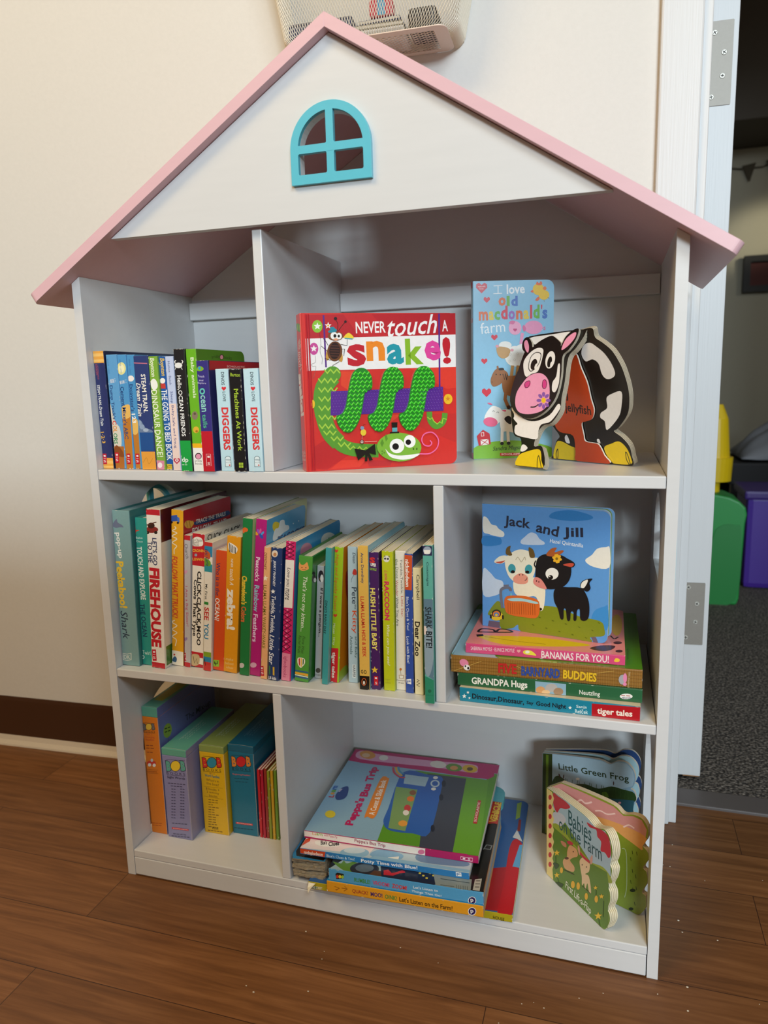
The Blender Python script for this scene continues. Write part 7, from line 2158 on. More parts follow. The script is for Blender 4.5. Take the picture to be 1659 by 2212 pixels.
  ('T','2a2a6a','NELSON',4.9,18.26,9.96,2.52,-87.8,0.03,0),
 ],
 'teal:spine': [
  ('P','b5121f',[(16.1,55.9),(18.1,0.2),(0.2,0.2),(0.2,55.8)]),
  ('P','f0efe6',[(10.4,214.1),(8.2,213.3),(8.4,210.9),(6.7,212.8),(4.4,212.2),(5.5,214.1),(3.9,216),(6.4,215.4),(7.6,217.2),(8,214.9)]),
  ('P','f0efe6',[(15,209.3),(13.5,208.7),(13.6,207.2),(12.5,208.4),(11,208),(11.7,209.3),(10.7,210.6),(12.3,210.2),(13.1,211.4),(13.4,209.8)]),
  ('P','f0efe6',[(7.2,207.3),(6,206.9),(6.1,205.6),(5.1,206.6),(3.9,206.3),(4.5,207.3),(3.6,208.4),(4.9,208.1),(5.7,209.1),(5.9,207.8)]),
  ('T','12202a','Dinosaur,Dinosaur,',7.6,170.79,66.13,8.35,-90.3,0.05,0),
  ('T','12202a','Say',7.4,130.28,8.65,5.62,-90.4,0.05,0),
  ('T','12202a','Good Night',7.41,104.52,36.67,7.79,-89.9,0.05,0),
  ('P','f0efe6',[(9.9,81.5),(8.2,80.9),(8.4,79.3),(7.1,80.6),(5.4,80.1),(6.2,81.5),(5.1,82.8),(6.9,82.4),(7.8,83.7),(8.1,82.1)]),
  ('T','d8ecea','Sanja',9.9,67.93,12.57,4.74,-87.9,0.02,0),
  ('T','d8ecea','Rešček',4.26,67.82,15.23,5.48,-88.3,0.02,0),
  ('T','f6e8d8','tiger tales',6.98,29.17,40.55,10.09,-88.8,0.05,0),
 ],
 'pink:front': [
  ('S','e8c21c',[(33,188.9),(36,163.3),(42.7,109.3),(30.6,45.2),(20.7,55.1),(9,106.1),(8,155.6)]),
  ('L','8a6a1a',1.05,[(30.1,177.2),(21.3,132.2),(18.9,96.5)],1),
  ('P','2a1a1a',[(35.8,189.1),(38.8,180.5),(31.5,178.4),(27.3,187)]),
  ('L','1c1416',3.42,[(46.1,188.9),(59.6,185.9),(60,170.7),(51.3,165.6),(63.8,161.7),(62.9,150.3),(54.5,146.4),(46.1,188.9)],1),
  ('S','4a1f28',[(16,42.2),(29,29.8),(32,12.1),(17,16.3),(9.4,27.9)]),
  ('E','4a1f28',44.18,8.62,1.24,-5.44,-5.2,0.04),
  ('E','4a1f28',14.17,7.2,0.99,-4.29,-4.89,0.04),
  ('E','e8b02c',116.75,9.35,1.62,-7.3,-46.03,0.29),
  ('L','1c1416',2.14,[(69,17.2),(58,12.8),(66.8,7.6)],1),
 ],
 'brown:front': [
  ('L','2a4a12',0.87,[(66.6,16.7),(71.3,14.5)],0),
  ('L','2a4a12',0.86,[(61.5,16.8),(66.1,14.7)],0),
  ('L','2a4a12',0.85,[(56.4,16.9),(60.9,14.8)],0),
  ('L','2a4a12',0.85,[(51.4,17.1),(55.9,14.9)],0),
  ('L','2a4a12',0.84,[(46.4,17.2),(50.8,15.1)],0),
  ('L','2a4a12',0.83,[(41.5,17.3),(45.9,15.2)],0),
  ('L','2a4a12',0.82,[(36.6,17.4),(40.9,15.3)],0),
  ('L','2a4a12',0.82,[(31.7,17.5),(36.1,15.4)],0),
  ('P','a8d0dc',[(0.2,232.5),(197.2,226.2),(194.6,234.1),(7.1,234.1)]),
  ('P','9ac0c8',[(0.2,231.6),(1.2,173.1),(5.2,177.2),(197.2,226.2),(160.5,234.1)]),
  ('P','8fae2c',[(5,173.6),(5.6,100.8),(0.2,100.4),(0.2,172.6)]),
 ],
 'peppa:spine': [
  ('P','ece6e0',[(11.2,253.8),(11.2,73.7),(0.6,74.3),(3,253.8)]),
  ('T','d8a04a','Le',8.93,237.93,6.16,4.49,-90.4,0.03,0),
  ('T','8ab43a','arn',8.92,230.14,9.43,4,-91.6,0.03,0),
  ('T','c83a6a','with Peppa Pig',8.5,213.02,20.11,4.49,-92.3,0.01,0.2),
  ('T','9a1a4a',"Peppa's Bus Trip",6.77,154.17,45.86,6.86,-91.2,0.03,0),
  ('E','d8769a',5.22,79.66,0.77,-4.82,-3.79,0.07),
  ('P','b01a5e',[(10.6,74.1),(11.2,0.2),(2.6,0.2),(1.1,74.3)]),
  ('L','f2d4e0',0.67,[(7.1,24.3),(7.3,7.8),(2.5,8.2),(2.7,24.3),(7.1,24.3)],0),
  ('T','f2d4e0','S',4.8,12.86,3.38,3.28,-88.5,0.03,0),
  ('P','f2d4e0',[(6,21.3),(6.1,17.9),(3.7,18.2),(3.6,21.5)]),
 ],
 'peppa:front': [
  ('P','5d9a20',[(0,0),(217.4,0),(217.4,15.2),(0,15.2)]),
  ('P','c0146a',[(218.6,0),(247,0),(247,254),(218.6,254)]),
  ('S','bf1a66',[(246.8,253.8),(246.8,138.6),(246.8,25.6),(245.8,16.2),(200.5,11.8),(203,126.2),(206.6,253.8)]),
  ('P','c0146a',[(246.8,253.8),(246.8,17.5),(198.5,12.1),(205.8,253.8)]),
  ('S','e4a6c8',[(228.2,247.7),(243.7,240.7),(237.8,205.2),(236,117.5),(239.3,67.8),(238.1,38.9),(224,33.7),(212.6,40.2),(215.9,102.8),(213.5,182.1),(214.9,234.6)]),
  ('E','e8a04a',231.74,227.17,-0.68,-14.54,-13.28,-2.99),
  ('E','f0c8a0',229.62,229.32,1.53,-6.8,-7.12,-2.16),
  ('E','f2efe8',227.69,196.89,1.75,-7.77,-9.05,-2.51),
  ('E','eee6dc',226.63,100.98,0.27,-14.08,-11.86,-1.72),
  ('E','6a9a3a',222.63,73.24,0.28,-13.88,-12.68,-1.56),
  ('E','e8a05a',221.17,72.98,1.47,-6.49,-6.8,-1.21),
  ('E','e8b82c',224.6,46.67,0.25,-12.73,-12.65,-1.29),
  ('E','6a4a2a',223.62,46.52,1.13,-4.97,-5.82,-0.91),
  ('P','5d9a20',[(43.1,145.7),(198.9,133.2),(195.8,11.5),(149.1,11.3),(2.6,0.2),(0.4,34.3),(1.5,82.7),(0.4,143.4)]),
  ('P','3f4452',[(193.7,112.4),(192.3,43.4),(0.2,35.6),(0.5,82.5)]),
  ('P','6aa62a',[(196.2,47.8),(195.7,11.7),(1.9,0.2),(0.2,35.6)]),
  ('S','2d62b4',[(189.7,151.9),(189.8,107.7),(187.3,86.7),(151,80.9),(36.6,75.3),(29.3,98.5),(28.9,132.6),(46.7,147.2),(82.7,149.4)]),
  ('P','a8c4d0',[(183.2,147.7),(182.5,107.5),(154.1,107.7),(155.2,143.4)]),
  ('P','7ea060',[(143.6,153.2),(142.6,117.6),(32.2,110.5),(33.7,136.2)]),
  ('E','1c2030',169.66,80.3,0.77,-3.36,-9.82,-1.89),
  ('E','1c2030',129.58,76.72,0.75,-3.25,-9.18,-1.8),
  ('E','1c2030',47.74,73.14,0.71,-3.03,-8.65,-1.79),
  ('E','c8d8e0',166.53,93.99,1.65,-7.21,-10.68,-2.18),
  ('E','2d62b4',166.53,93.99,1.1,-4.81,-7.14,-1.46),
  ('E','f2efe4',184.02,96.8,0.89,-3.9,-4.61,-0.94),
  ('E','f2efe4',150.03,93.11,0.87,-3.79,-4.35,-0.9),
  ('E','e87a2a',114.7,122.26,1.29,-5.57,-7.41,-1.77),
  ('E','c83a3a',89.32,121,1.16,-5,-8.65,-2.1),
  ('E','f0e6dc',77.04,120.39,1.04,-4.5,-6.94,-1.7),
  ('E','e8a03a',49.53,118.29,1.54,-6.58,-7.33,-1.83),
  ('E','8a5a3a',132.33,122.74,1.19,-5.18,-6.79,-1.6),
  ('L','c8405a',3.62,[(200.1,172.6),(183.9,166.3),(172.2,152.8),(173.9,145.4)],1),
  ('L','e8b43a',3.33,[(202.6,168.5),(187.8,162.5),(177.4,151.5)],1),
  ('L','4a9ac0',2.97,[(204.5,164.7),(191.5,159.3),(183.5,150.4)],1),
  ('T','c0185e',"Peppa's",63.58,194.77,72.54,16.64,2.4,0.08,0),
  ('T','c0185e','Bus Trip',149.82,198.3,90.52,16.87,5.4,0.08,0),
  ('S','e8882a',[(59.3,179),(160.4,183.5),(165.5,171.8),(154.2,168.8),(59.2,162.1),(54.1,173.8)]),
  ('T','f6efe2','A Count & Slide Book',108.76,173.23,98.77,9.09,4.4,0.04,0),
  ('T','c83a4a','L',94.13,245.02,6.61,8.11,2.6,0.08,0),
  ('T','e8a03a','e',101.76,245.93,6.2,6.85,5.8,0.08,0),
  ('T','6aa63a','a',108.86,246.62,6.27,6.89,5.8,0.08,0),
  ('T','3a6ab4','rn',118.58,247.42,11.43,7.05,4.3,0.08,0),
  ('S','2f4a86',[(96.5,239.5),(112.5,238.6),(122.5,235.5),(125.7,227.5),(105,222),(91.3,223.7),(86.4,233.4)]),
  ('T','e8dcec','with',112.82,237.39,9.77,4.44,-11.2,0.02,0),
  ('E','e8d02a',47.37,230.43,1.79,-7.69,-8.99,-3.2),
  ('P','c02a2a',[(134,19.9),(134.2,15.2),(72.7,12.6),(72.8,18.4)]),
  ('T','f4e4dc','SCHOLASTIC',103.33,16.76,52.05,3.67,1.8,0.03,0),
 ],
 'potty:spine': [
  ('P','d04a26',[(8.8,242.2),(8.8,204),(0.9,205.6),(1.3,242)]),
  ('T','f4e6dc','nickelodeon',3.98,222.35,28.8,5.38,-88.6,0.05,0),
  ('T','d8e6f0',"Blue's Clues & You!",4.23,181.78,41.39,4.36,-88.7,0.005,0),
  ('T','f4f6f6','Potty Time with Blue!',4.55,111.34,80.64,6.82,-88.8,0.04,0),
  ('P','f2f2ee',[(8.8,18.2),(8.8,10.9),(3.2,10.3),(2.6,17.8)]),
  ('T','2a6aa8','pi',5.99,14.44,5.01,5.06,-85.7,0.04,0),
 ],
 'potty:front': [
  ('P','ecdcdc',[(24.9,242.2),(24.1,138.9),(8.9,143.5),(0.9,242)]),
  ('P','d04a26',[(20.8,242.2),(26.4,236.1),(18.3,234.2),(5.2,242.2)]),
  ('S','f0f0ec',[(20.1,226.6),(28.5,214.3),(28.1,191.9),(17.7,189.5),(11.9,203.7),(12.8,221.5)]),
  ('T','1f2430',"Blue's",19.97,213.6,8.82,10.84,-70,0.07,0),
  ('T','1f2430','Clues',20.52,198.6,15.42,10.04,-67.7,0.07,0),
  ('E','8fbcd8',7.76,163.39,4.66,-20.01,-10.99,-3.47),
  ('E','c8dce8',12.69,164.94,3.45,-14.82,-6.56,-2.07),
  ('S','7fb0d4',[(9.4,141.4),(22.7,129.4),(19.6,97.4),(7.3,98.7),(3.7,128.6)]),
  ('P','f0efe6',[(8.7,114.5),(13.8,100.3),(5.5,99.3),(2.5,115)]),
  ('P','8fbcd8',[(7.6,134.1),(7.7,0.2),(2.3,0.2),(0.2,140.6)]),
  ('S','6a90b4',[(24.5,76.5),(23.7,50.2),(23.6,7.3),(13,9.9),(9.2,68.7)]),
 ],
 'rumble:spine': [
  ('P','1c1f1a',[(10.8,204.8),(13.2,201.8),(12.9,192.4),(5.8,192.7),(3,203.5)]),
  ('E','c83a2a',7.27,202,0.35,-2.03,-2.62,0.1),
  ('E','e8c83a',7.68,198.19,0.34,-2.02,-2.61,0.1),
  ('E','9ac23a',7.86,194.39,0.34,-2.02,-2.61,0.1),
  ('T','3f8a3a','RUMBLE!',6.72,166.14,22.84,6.68,-90.1,0.05,0),
  ('T','c04a70','VROOM!',6.8,139.32,23.81,6.63,-90.1,0.05,0),
  ('T','d0342c','ZOOM!',6.66,113.51,20.92,6.61,-91.4,0.05,0),
  ('T','dfe8ea',"Let's Listen to",10.1,77.55,33.92,3.95,-89.6,0.03,0),
  ('T','dfe8ea','Things That Go!',3.2,76.44,40.63,3.97,-90.5,0.03,0),
  ('E','f2efe6',3.82,15.15,0.99,-5.46,-6.12,0.03),
  ('E','2a1f5a',3.82,15.15,0.84,-4.66,-5.21,0.03),
  ('T','f2efe6','p',3.38,15.16,4.06,5.9,-86,0.04,0),
 ],
 'quack:spine': [
  ('L','a86a1a',1.17,[(9.4,206),(8.2,199.3),(3.9,203.5)],0),
  ('L','a86a1a',1.17,[(4.3,205.1),(7.8,198.9)],0),
  ('L','a86a1a',1.16,[(8.8,195.9),(9,187),(12.4,191.3)],0),
  ('L','a86a1a',1.16,[(4.6,192.8),(9,187)],0),
  ('T','a8442a','QUACK!',6.97,169.1,22.7,6.7,-89.3,0.05,0),
  ('T','4a2a6a','MOO!',7.41,145.65,16.75,6.66,-89.3,0.05,0),
  ('T','4a8a3a','OINK!',7.1,125.43,16.78,6.65,-90.8,0.05,0),
  ('T','3a2412',"Let's Listen on the Farm!",6.44,77.36,72.53,7.03,-90.4,0.03,0),
  ('E','f2efe6',6.53,14.98,1.02,-5.47,-6.13,0.03),
  ('E','2a1f5a',6.53,14.98,0.87,-4.66,-5.22,0.03),
  ('T','f2efe6','p',5.85,14.98,4.07,5.91,-85.7,0.04,0),
 ],
 'rumble:front': [
  ('P','9ab4b8',[(0.9,212.7),(28.5,197.2),(26.5,147),(0.2,138.4),(0.2,213.2)]),
  ('S','5f8a2a',[(14.4,212.9),(13.7,201.3),(20.4,199),(15.7,193),(21.3,183.5),(11.2,169.2),(0.2,174.5),(0.7,192.5)]),
  ('E','2a2a2e',10.36,165.6,4.62,-19.59,-13.47,-4.08),
  ('E','5a6a74',11.91,166.07,2.92,-12.39,-8.03,-2.43),
  ('P','5a3a20',[(10.4,151.3),(11.2,134),(0.5,131.1),(0.2,156.3)]),
  ('P','1c2238',[(20.2,145.3),(22.4,65.8),(0.2,65.2),(0.2,138.6)]),
  ('P','c8242c',[(13.3,139),(16.3,133.2),(9.8,126.1),(19.1,114.4),(17.9,109.7),(5.5,123.8),(4.1,136.4)]),
  ('L','c8242c',2.37,[(5.6,136.9),(16.1,109.3)],0),
  ('P','e0c83a',[(20.4,90.9),(20.5,87.8),(17.3,87.7),(17.2,90.7)]),
  ('P','e0c83a',[(16.5,85.4),(16.6,82.2),(13.4,82.1),(13.4,85.1)]),
  ('P','e0c83a',[(12.7,79.9),(12.8,76.7),(9.6,76.7),(9.5,79.6)]),
  ('P','e0c83a',[(23.6,77.5),(23.7,74.3),(20.4,74.3),(20.4,77.3)]),
  ('P','e0c83a',[(19.7,72),(19.8,68.9),(16.6,68.8),(16.5,71.8)]),
  ('P','8a938e',[(21.2,70.9),(22.4,18.7),(0.2,17.2),(0.2,63.9)]),
  ('L','3a4440',1,[(2.2,57.6),(2.8,39.2)],0),
  ('L','3a4440',1.27,[(14.2,59.9),(14.7,20.6)],0),
  ('L','3a4440',0.5,[(7.1,36.8),(0.2,35.4)],0),
  ('L','3a4440',0.5,[(7.2,34),(0.2,32.6)],0),
  ('L','3a4440',0.5,[(7.2,31.1),(0.2,29.8)],0),
  ('L','3a4440',0.49,[(7.3,28.2),(0.2,26.9)],0),
  ('L','3a4440',0.49,[(7.3,25.4),(0.2,24.1)],0),
  ('L','3a4440',0.49,[(7.4,22.5),(0.2,21.3)],0),
  ('S','c02f1c',[(213.8,23.4),(213.8,3.8),(213.8,0.2),(177.2,0.2),(152.5,0.2),(153.8,0.2),(155.6,5.2),(155.6,22.6)]),
  ('T','e8c03a','10',196.3,18.53,21.5,8.11,1,0.06,0),
  ('T','e8c03a','VEHICLE',185.55,6.94,55.85,10.48,-2.9,0.06,0),
  ('T','e8c03a','sounds',186.79,4.37,44.38,7.03,-1.4,0.05,0),
  ('P','17130f',[(81.6,15.7),(153.5,14.2),(151.5,0.2),(4.4,0.2),(0.2,14.1)]),
  ('P','b0601f',[(110.1,0.2),(109.1,0.2),(4.4,0.2),(3.4,0.7)]),
  ('L','8a8a86',1.44,[(89.5,12.4),(101,9.5),(101,1.8),(91.8,2.9),(91.4,12.2)],0),
  ('P','b8b4a8',[(23.3,14.7),(27,5.9),(2.3,5.5),(1.7,14.5)]),
  ('L','17130f',1.28,[(20.6,12.8),(21.9,7.3)],0),
  ('L','17130f',1.26,[(14.4,12.8),(15.8,6.8)],0),
  ('L','17130f',1.25,[(8.3,12.5),(9.6,6.8)],0),
 ],
 'sesame:front': [
  ('P','b8141c',[(0.2,69.3),(4.9,0.2),(93.6,0.2),(99.2,9.9),(79.7,62.6)]),
  ('S','c3121c',[(0.6,20.1),(56.6,18.3),(140.9,18.6),(165.7,11.8),(153.1,0.2),(130.5,0.2),(99.2,9.9),(95.2,0.2),(6.2,0.2),(0.6,8.1)]),
  ('P','8aa83a',[(262.3,18.5),(268.5,11.5),(223.8,10.5),(216,16.6)]),
  ('P','d8d8d4',[(168.5,16.7),(189.8,11.7),(160.4,0.9),(166.2,9.5)]),
  ('P','5fa8d8',[(151.8,4.7),(153.4,0.2),(98.6,0.2),(99.2,9.9)]),
  ('P','8a2a20',[(217.1,11.8),(218,8.1),(186.9,6.7),(185.8,11.4)]),
 ],
 'sesame:spine': [
  ('P','2f6a3a',[(3.6,286.8),(5.4,271.8),(1.4,274.3),(0.2,286.8)]),
  ('T','e8e4d0','SESAME STREET',2.86,276.33,20.56,3.93,-86.7,0.03,0),
  ('T','2a2418','HOUSE',3.04,18.26,14.97,4.67,-93.1,0.03,0),
 ],
 'babF': [
  ('P','a8c4d4',[(13.5,109.7),(12.9,136),(50,138.4),(86,138.2),(103.3,133.5),(119.6,139.4),(130.1,130.6),(133,108.3),(131.2,101.1),(132.9,84),(115.5,86.3),(94.5,79),(36.7,106.5)]),
  ('S','c8cdd8',[(13.6,104.8),(31.8,113.5),(41.4,109.2),(29.9,92.6),(13.9,88.2)]),
  ('S','9aac3a',[(14.7,88.7),(37.1,93.5),(51.5,85.8),(83.5,81.5),(96.6,80.4),(117.5,87.6),(132,83.3),(131.3,73.7),(84.1,62.7),(15.7,67.4)]),
  ('P','5f8428',[(14.7,0),(13.3,82.8),(42.1,83.4),(70.1,79.5),(96.7,78.8),(125.8,85.4),(129.5,69.4),(129.7,38.5),(129.8,8.9),(118.8,-1),(111.4,-1.7)]),
  ('S','c23a4a',[(12.9,134.4),(23.9,135.4),(40.7,136.4),(50.2,133.6),(41,125.3),(29.2,120.2),(22.1,109.6),(14,116.7)]),
  ('S','c23a4a',[(85.1,131.4),(99,133.4),(113.5,137.3),(126.9,134.7),(131.6,116.5),(128,106.7),(120.8,109.7),(112.6,107.7),(113.2,120.3),(105.7,123.5),(103.3,131.3),(90.7,127.6)]),
  ('P','ecd58a',[(0.5,0.2),(-2.2,133.8),(9.7,134.3),(14.8,127.1),(11.6,115.3),(15.2,110.7),(11.9,100.5),(15.5,95.9),(12.3,83.9),(15.9,79.3),(12.7,67.2),(16.3,61),(13,50.5),(16.7,44.3),(13.4,33.6),(17.1,27.4),(13.8,16.7),(15.9,0.9)]),
  ('E','c8303a',5.87,123.89,3.72,2.03,0.09,-3.97),
  ('E','c8303a',6.18,109.33,3.73,2.09,0.09,-3.98),
  ('E','c8303a',6.5,94.7,3.74,2.15,0.09,-4),
  ('E','c8303a',6.81,80.01,3.74,2.2,0.09,-4.02),
  ('E','c8303a',7.13,65.25,3.75,2.26,0.09,-4.04),
  ('E','c8303a',7.45,50.43,3.76,2.32,0.09,-4.05),
  ('E','c8303a',7.77,35.55,3.77,2.38,0.09,-4.07),
  ('E','c8303a',8.09,20.6,3.77,2.44,0.09,-4.09),
  ('T','2a5a62','Babies',70.66,118.49,47.12,21.58,2.7,0.005,0),
  ('T','2a5a62','on the Farm',70.82,100.54,88.21,19.6,4.1,0.005,0),
  ('S','d8a878',[(46.2,66.1),(51.7,77.8),(65.6,79.9),(68.1,71.7),(59.1,63.6),(52.4,55.2),(61.8,51.4),(59.8,42.7),(43.4,36.1),(37.3,40.5),(38.3,47.8),(45.3,55.6)]),
  ('S','c88a68',[(31.6,72),(42.4,75.3),(43.7,69.5),(35.3,67.7)]),
  ('L','8a6a4a',1.52,[(35,82.4),(44.6,79.2)],0),
  ('E','c23a4a',51.65,81,6.28,1.8,-1.49,-3.29),
  ('E','5a3a2a',45.31,53.97,4.2,2.68,0.05,-1.96),
  ('E','3a2a20',58.89,72.42,1.14,0.71,0.03,-1.12),
  ('S','e6c8a0',[(72.7,68.2),(81.4,78.6),(92.4,77.6),(91.8,64.5),(84.3,55.6),(92,56.7),(97,37.7),(92.8,34.8),(89.1,45.2),(85.1,32.8),(82.6,40.8),(78.3,34.6),(77.5,47),(74.2,57.8)]),
  ('S','d8a090',[(68.1,87.9),(72.2,85.6),(72.5,76.1),(69.2,78.9)]),
  ('S','d8a090',[(93.3,83),(97.3,91.8),(97.7,81.1),(94.2,76.4)]),
  ('L','c23a4a',4.14,[(72.8,79.6),(81.4,77.8),(92.4,78.4)],1),
  ('E','3a2a20',77.8,65.03,1.1,0.71,0.04,-1.1),
  ('E','3a2a20',86.61,67.54,1.08,0.7,0.04,-1.09),
  ('E','e8b42c',59.62,23.25,4.11,2.78,0.16,-5.53),
  ('E','e8b42c',70.79,28.69,3.57,2.43,0.17,-5.47),
  ('E','e8b42c',34.4,28.51,3.35,2.2,0.12,-4.65),
  ('E','e8b42c',87.59,24.76,3.24,2.26,0.17,-5.07),
  ('E','e8b42c',107.27,34.49,3.32,2.33,0.18,-4.96),
  ('P','f0c42c',[(23.5,53.6),(25.3,51.4),(30.5,54.5),(26.5,49.8),(28,47.3),(23.6,46.5),(19.3,41.8),(20.7,46.1),(16.5,45.7),(21.7,49.1)]),
  ('P','f0c42c',[(24.3,19),(26,17),(30.8,20),(27.1,15.5),(28.5,13.1),(24.4,12.3),(20.4,7.8),(21.7,11.8),(17.8,11.4),(22.7,14.7)]),
  ('P','f0c42c',[(111.7,19),(113.8,16.5),(119.2,20.3),(115.1,14.6),(116.7,11.7),(112,10.6),(107.4,4.9),(108.8,10),(104.3,9.5),(109.9,13.7)]),
  ('P','f0c42c',[(116.9,49.1),(118.2,47.4),(121.8,49.8),(119.1,46.2),(120.1,44.2),(117.1,43.6),(114.1,40),(115,43.3),(112.1,43),(115.7,45.7)]),
  ('P','f0c42c',[(105.1,53.1),(106.3,51.7),(109.5,53.7),(107.1,50.5),(108,48.8),(105.3,48.3),(102.6,45.1),(103.4,48),(100.8,47.8),(104.1,50.1)]),
  ('L','2f4a1a',1.15,[(21.2,42),(21.7,21.9)],0),
  ('L','2f4a1a',1.15,[(25.7,10.9),(32.2,-1.8)],0),
  ('L','2f4a1a',1.24,[(113.1,9.2),(115.6,-1.7)],0),
  ('L','2f4a1a',1.01,[(121.3,42),(121.2,18.3)],0),
  ('L','2f4a1a',1.02,[(106.4,47.4),(106.7,39.6)],0),
  ('S','2f4a1a',[(15.3,28),(28.9,33.4),(21.7,21.9)]),
  ('S','2f4a1a',[(21,0.8),(39.3,9.8),(27.4,-6.8)]),
  ('L','3a2a18',1.08,[(39.9,32.9),(62.2,40.1)],0),
  ('L','3a2a18',1.04,[(78.3,34.6),(96.1,34.7)],0),
  ('T','eef0e0','First Lift-a-Flap',71.04,10.44,54.11,14.56,-3.7,0.015,0.1),
 ],
 'babB': [
  ('P','c98a86',[(-7.6,86.1),(-8.2,129),(13.9,145),(51.2,144.3),(92.6,141.9),(106.6,134.3),(120,139.2),(131.5,138.6),(138.7,127.9),(137.1,113.2),(132.3,103.3),(133.1,95.8),(99.8,107.6),(60,116.3)]),
  ('S','d89a5a',[(61.7,115.3),(99.4,120.2),(136.9,117.8),(133.8,102.4),(132.6,97.1),(107.6,103.1),(84.3,105.6)]),
  ('L','e8c4bc',2.36,[(38.4,126.1),(44.9,132),(51.5,129.8),(61.2,135.4)],1),
  ('L','e8c4bc',1.96,[(66.3,124.6),(74.2,127.9),(83.7,127),(95.2,132.7)],1),
  ('L','e8c4bc',1.9,[(107.1,118),(114.5,124.3),(122,122.9)],1),
  ('S','7f8e2a',[(93.7,104.9),(109.1,103.8),(133.3,95.9),(140.1,91.2),(134.2,72.7),(139.7,64.3),(134.3,37),(138.7,28.9),(139.1,17.9),(131.4,3.7),(118.7,-1.1),(103.2,-1.1),(99.7,61)]),
  ('L','a8b48a',0.98,[(105.9,86.4),(112.1,82.9),(114.4,35.8),(112,16.6)],1),
  ('L','1f2a0c',0.8,[(120.2,89.8),(121.2,84.9)],0),
  ('L','1f2a0c',0.79,[(126.1,91),(127.2,86.1)],0),
  ('L','1f2a0c',0.8,[(118.3,79.4),(119.3,74.5)],0),
  ('L','1f2a0c',0.81,[(121.1,63.2),(122.2,58.3)],0),
  ('L','1f2a0c',0.8,[(125.8,57.5),(126.9,52.6)],0),
  ('L','1f2a0c',0.81,[(119.4,46.3),(120.5,41.4)],0),
  ('L','1f2a0c',0.81,[(122.7,36.7),(123.8,31.8)],0),
  ('L','1f2a0c',0.81,[(127.1,40.6),(128.2,35.6)],0),
  ('L','1f2a0c',0.82,[(125.7,17.2),(126.8,12.3)],0),
  ('L','1f2a0c',0.82,[(121.2,6.8),(122.3,1.8)],0),
  ('E','1f2a0c',122.88,32.77,3.86,1.96,0.09,-2.54),
  ('E','1f2a0c',121.57,4.51,3.29,1.74,0.08,-2.24),
 ],
 'frogF': [
  ('P','2a3a12',[(0.9,0.9),(1.1,135.8),(16.2,138.6),(17.4,0.2)]),
  ('L','5f7a1e',4.06,[(8.2,135.1),(8.2,62.1),(8.1,2.5)],0),
  ('P','a9c4d2',[(16.2,138.6),(67.6,146.5),(92,148.6),(104.1,146.6),(115.7,153.7),(128.2,154.9),(136.9,146.8),(139.9,135),(137,122.2),(101.3,102.4),(16.9,90.5)]),
  ('S','2c4a22',[(16.8,93.2),(26,106),(45.1,99.1),(68.5,104.6),(88.3,103.6),(107.4,113),(124.8,113.3),(140,112.9),(141.5,99.7),(117.6,90.2),(85.4,88.6),(52.1,87),(17,79.6)]),
  ('P','2a5a6a',[(17,83.2),(85.4,88.6),(140.7,101.1),(139.6,87),(141.7,70.5),(137.3,51.6),(133.9,22.2),(18,9.7)]),
  ('S','5f8a2a',[(93.3,98.2),(98.1,101.4),(101.3,100.7),(103.9,94.5),(96.7,92.2)]),
  ('L','3a5a2a',0.72,[(22.9,85.1),(20.9,102.6)],0),
  ('L','3a5a2a',0.72,[(29.3,86),(29.4,103.9)],0),
  ('L','3a5a2a',0.71,[(35.7,86.9),(37.8,105.2)],0),
  ('L','3a5a2a',0.71,[(42,87.8),(40,104.6)],0),
  ('L','3a5a2a',0.71,[(48.3,88.7),(48.3,105.9)],0),
  ('L','3a5a2a',0.7,[(54.6,89.5),(56.6,107.1)],0),
  ('L','3a5a2a',0.7,[(60.8,90.4),(58.8,106.5)],0),
  ('L','3a5a2a',0.7,[(67,91.3),(67,107.8)],0),
  ('L','3a5a2a',0.69,[(73.1,92.2),(75.1,109)],0),
  ('L','3a5a2a',0.69,[(79.2,93),(77.2,108.5)],0),
  ('L','3a5a2a',0.69,[(85.3,93.9),(85.2,109.7)],0),
  ('L','3a5a2a',0.68,[(91.3,94.7),(93.2,110.9)],0),
  ('L','3a5a2a',0.68,[(97.3,95.6),(95.3,110.3)],0),
  ('L','3a5a2a',0.68,[(103.2,96.4),(103.1,111.5)],0),
  ('L','3a5a2a',0.67,[(109.1,97.2),(110.9,112.7)],0),
  ('L','3a5a2a',0.67,[(115,98.1),(113,112.2)],0),
  ('L','3a5a2a',0.67,[(120.8,98.9),(120.7,113.4)],0),
  ('L','3a5a2a',0.66,[(126.6,99.7),(128.3,114.5)],0),
  ('L','3a5a2a',0.66,[(132.4,100.5),(130.4,114)],0),
  ('E','4a2a1e',28.29,106.27,0.96,0.66,1.35,-3.32),
  ('E','4a2a1e',34.66,106.75,0.84,0.1,-0.54,-3.7),
  ('E','4a2a1e',110.42,119.17,0.79,0.24,0.09,-3.09),
  ('E','eee6d8',56.71,109.82,3,0.91,0.04,-2.12),
  ('E','e8a0a8',119.94,90.97,2.19,0.71,0.05,-1.72),
  ('E','3a4a8a',113.7,87.55,1.58,0.51,0.05,-1.73),
  ('T','2a3c1c','Little Green Frog',79.36,125.73,105.92,13.02,6,0.02,0),
 ],
}

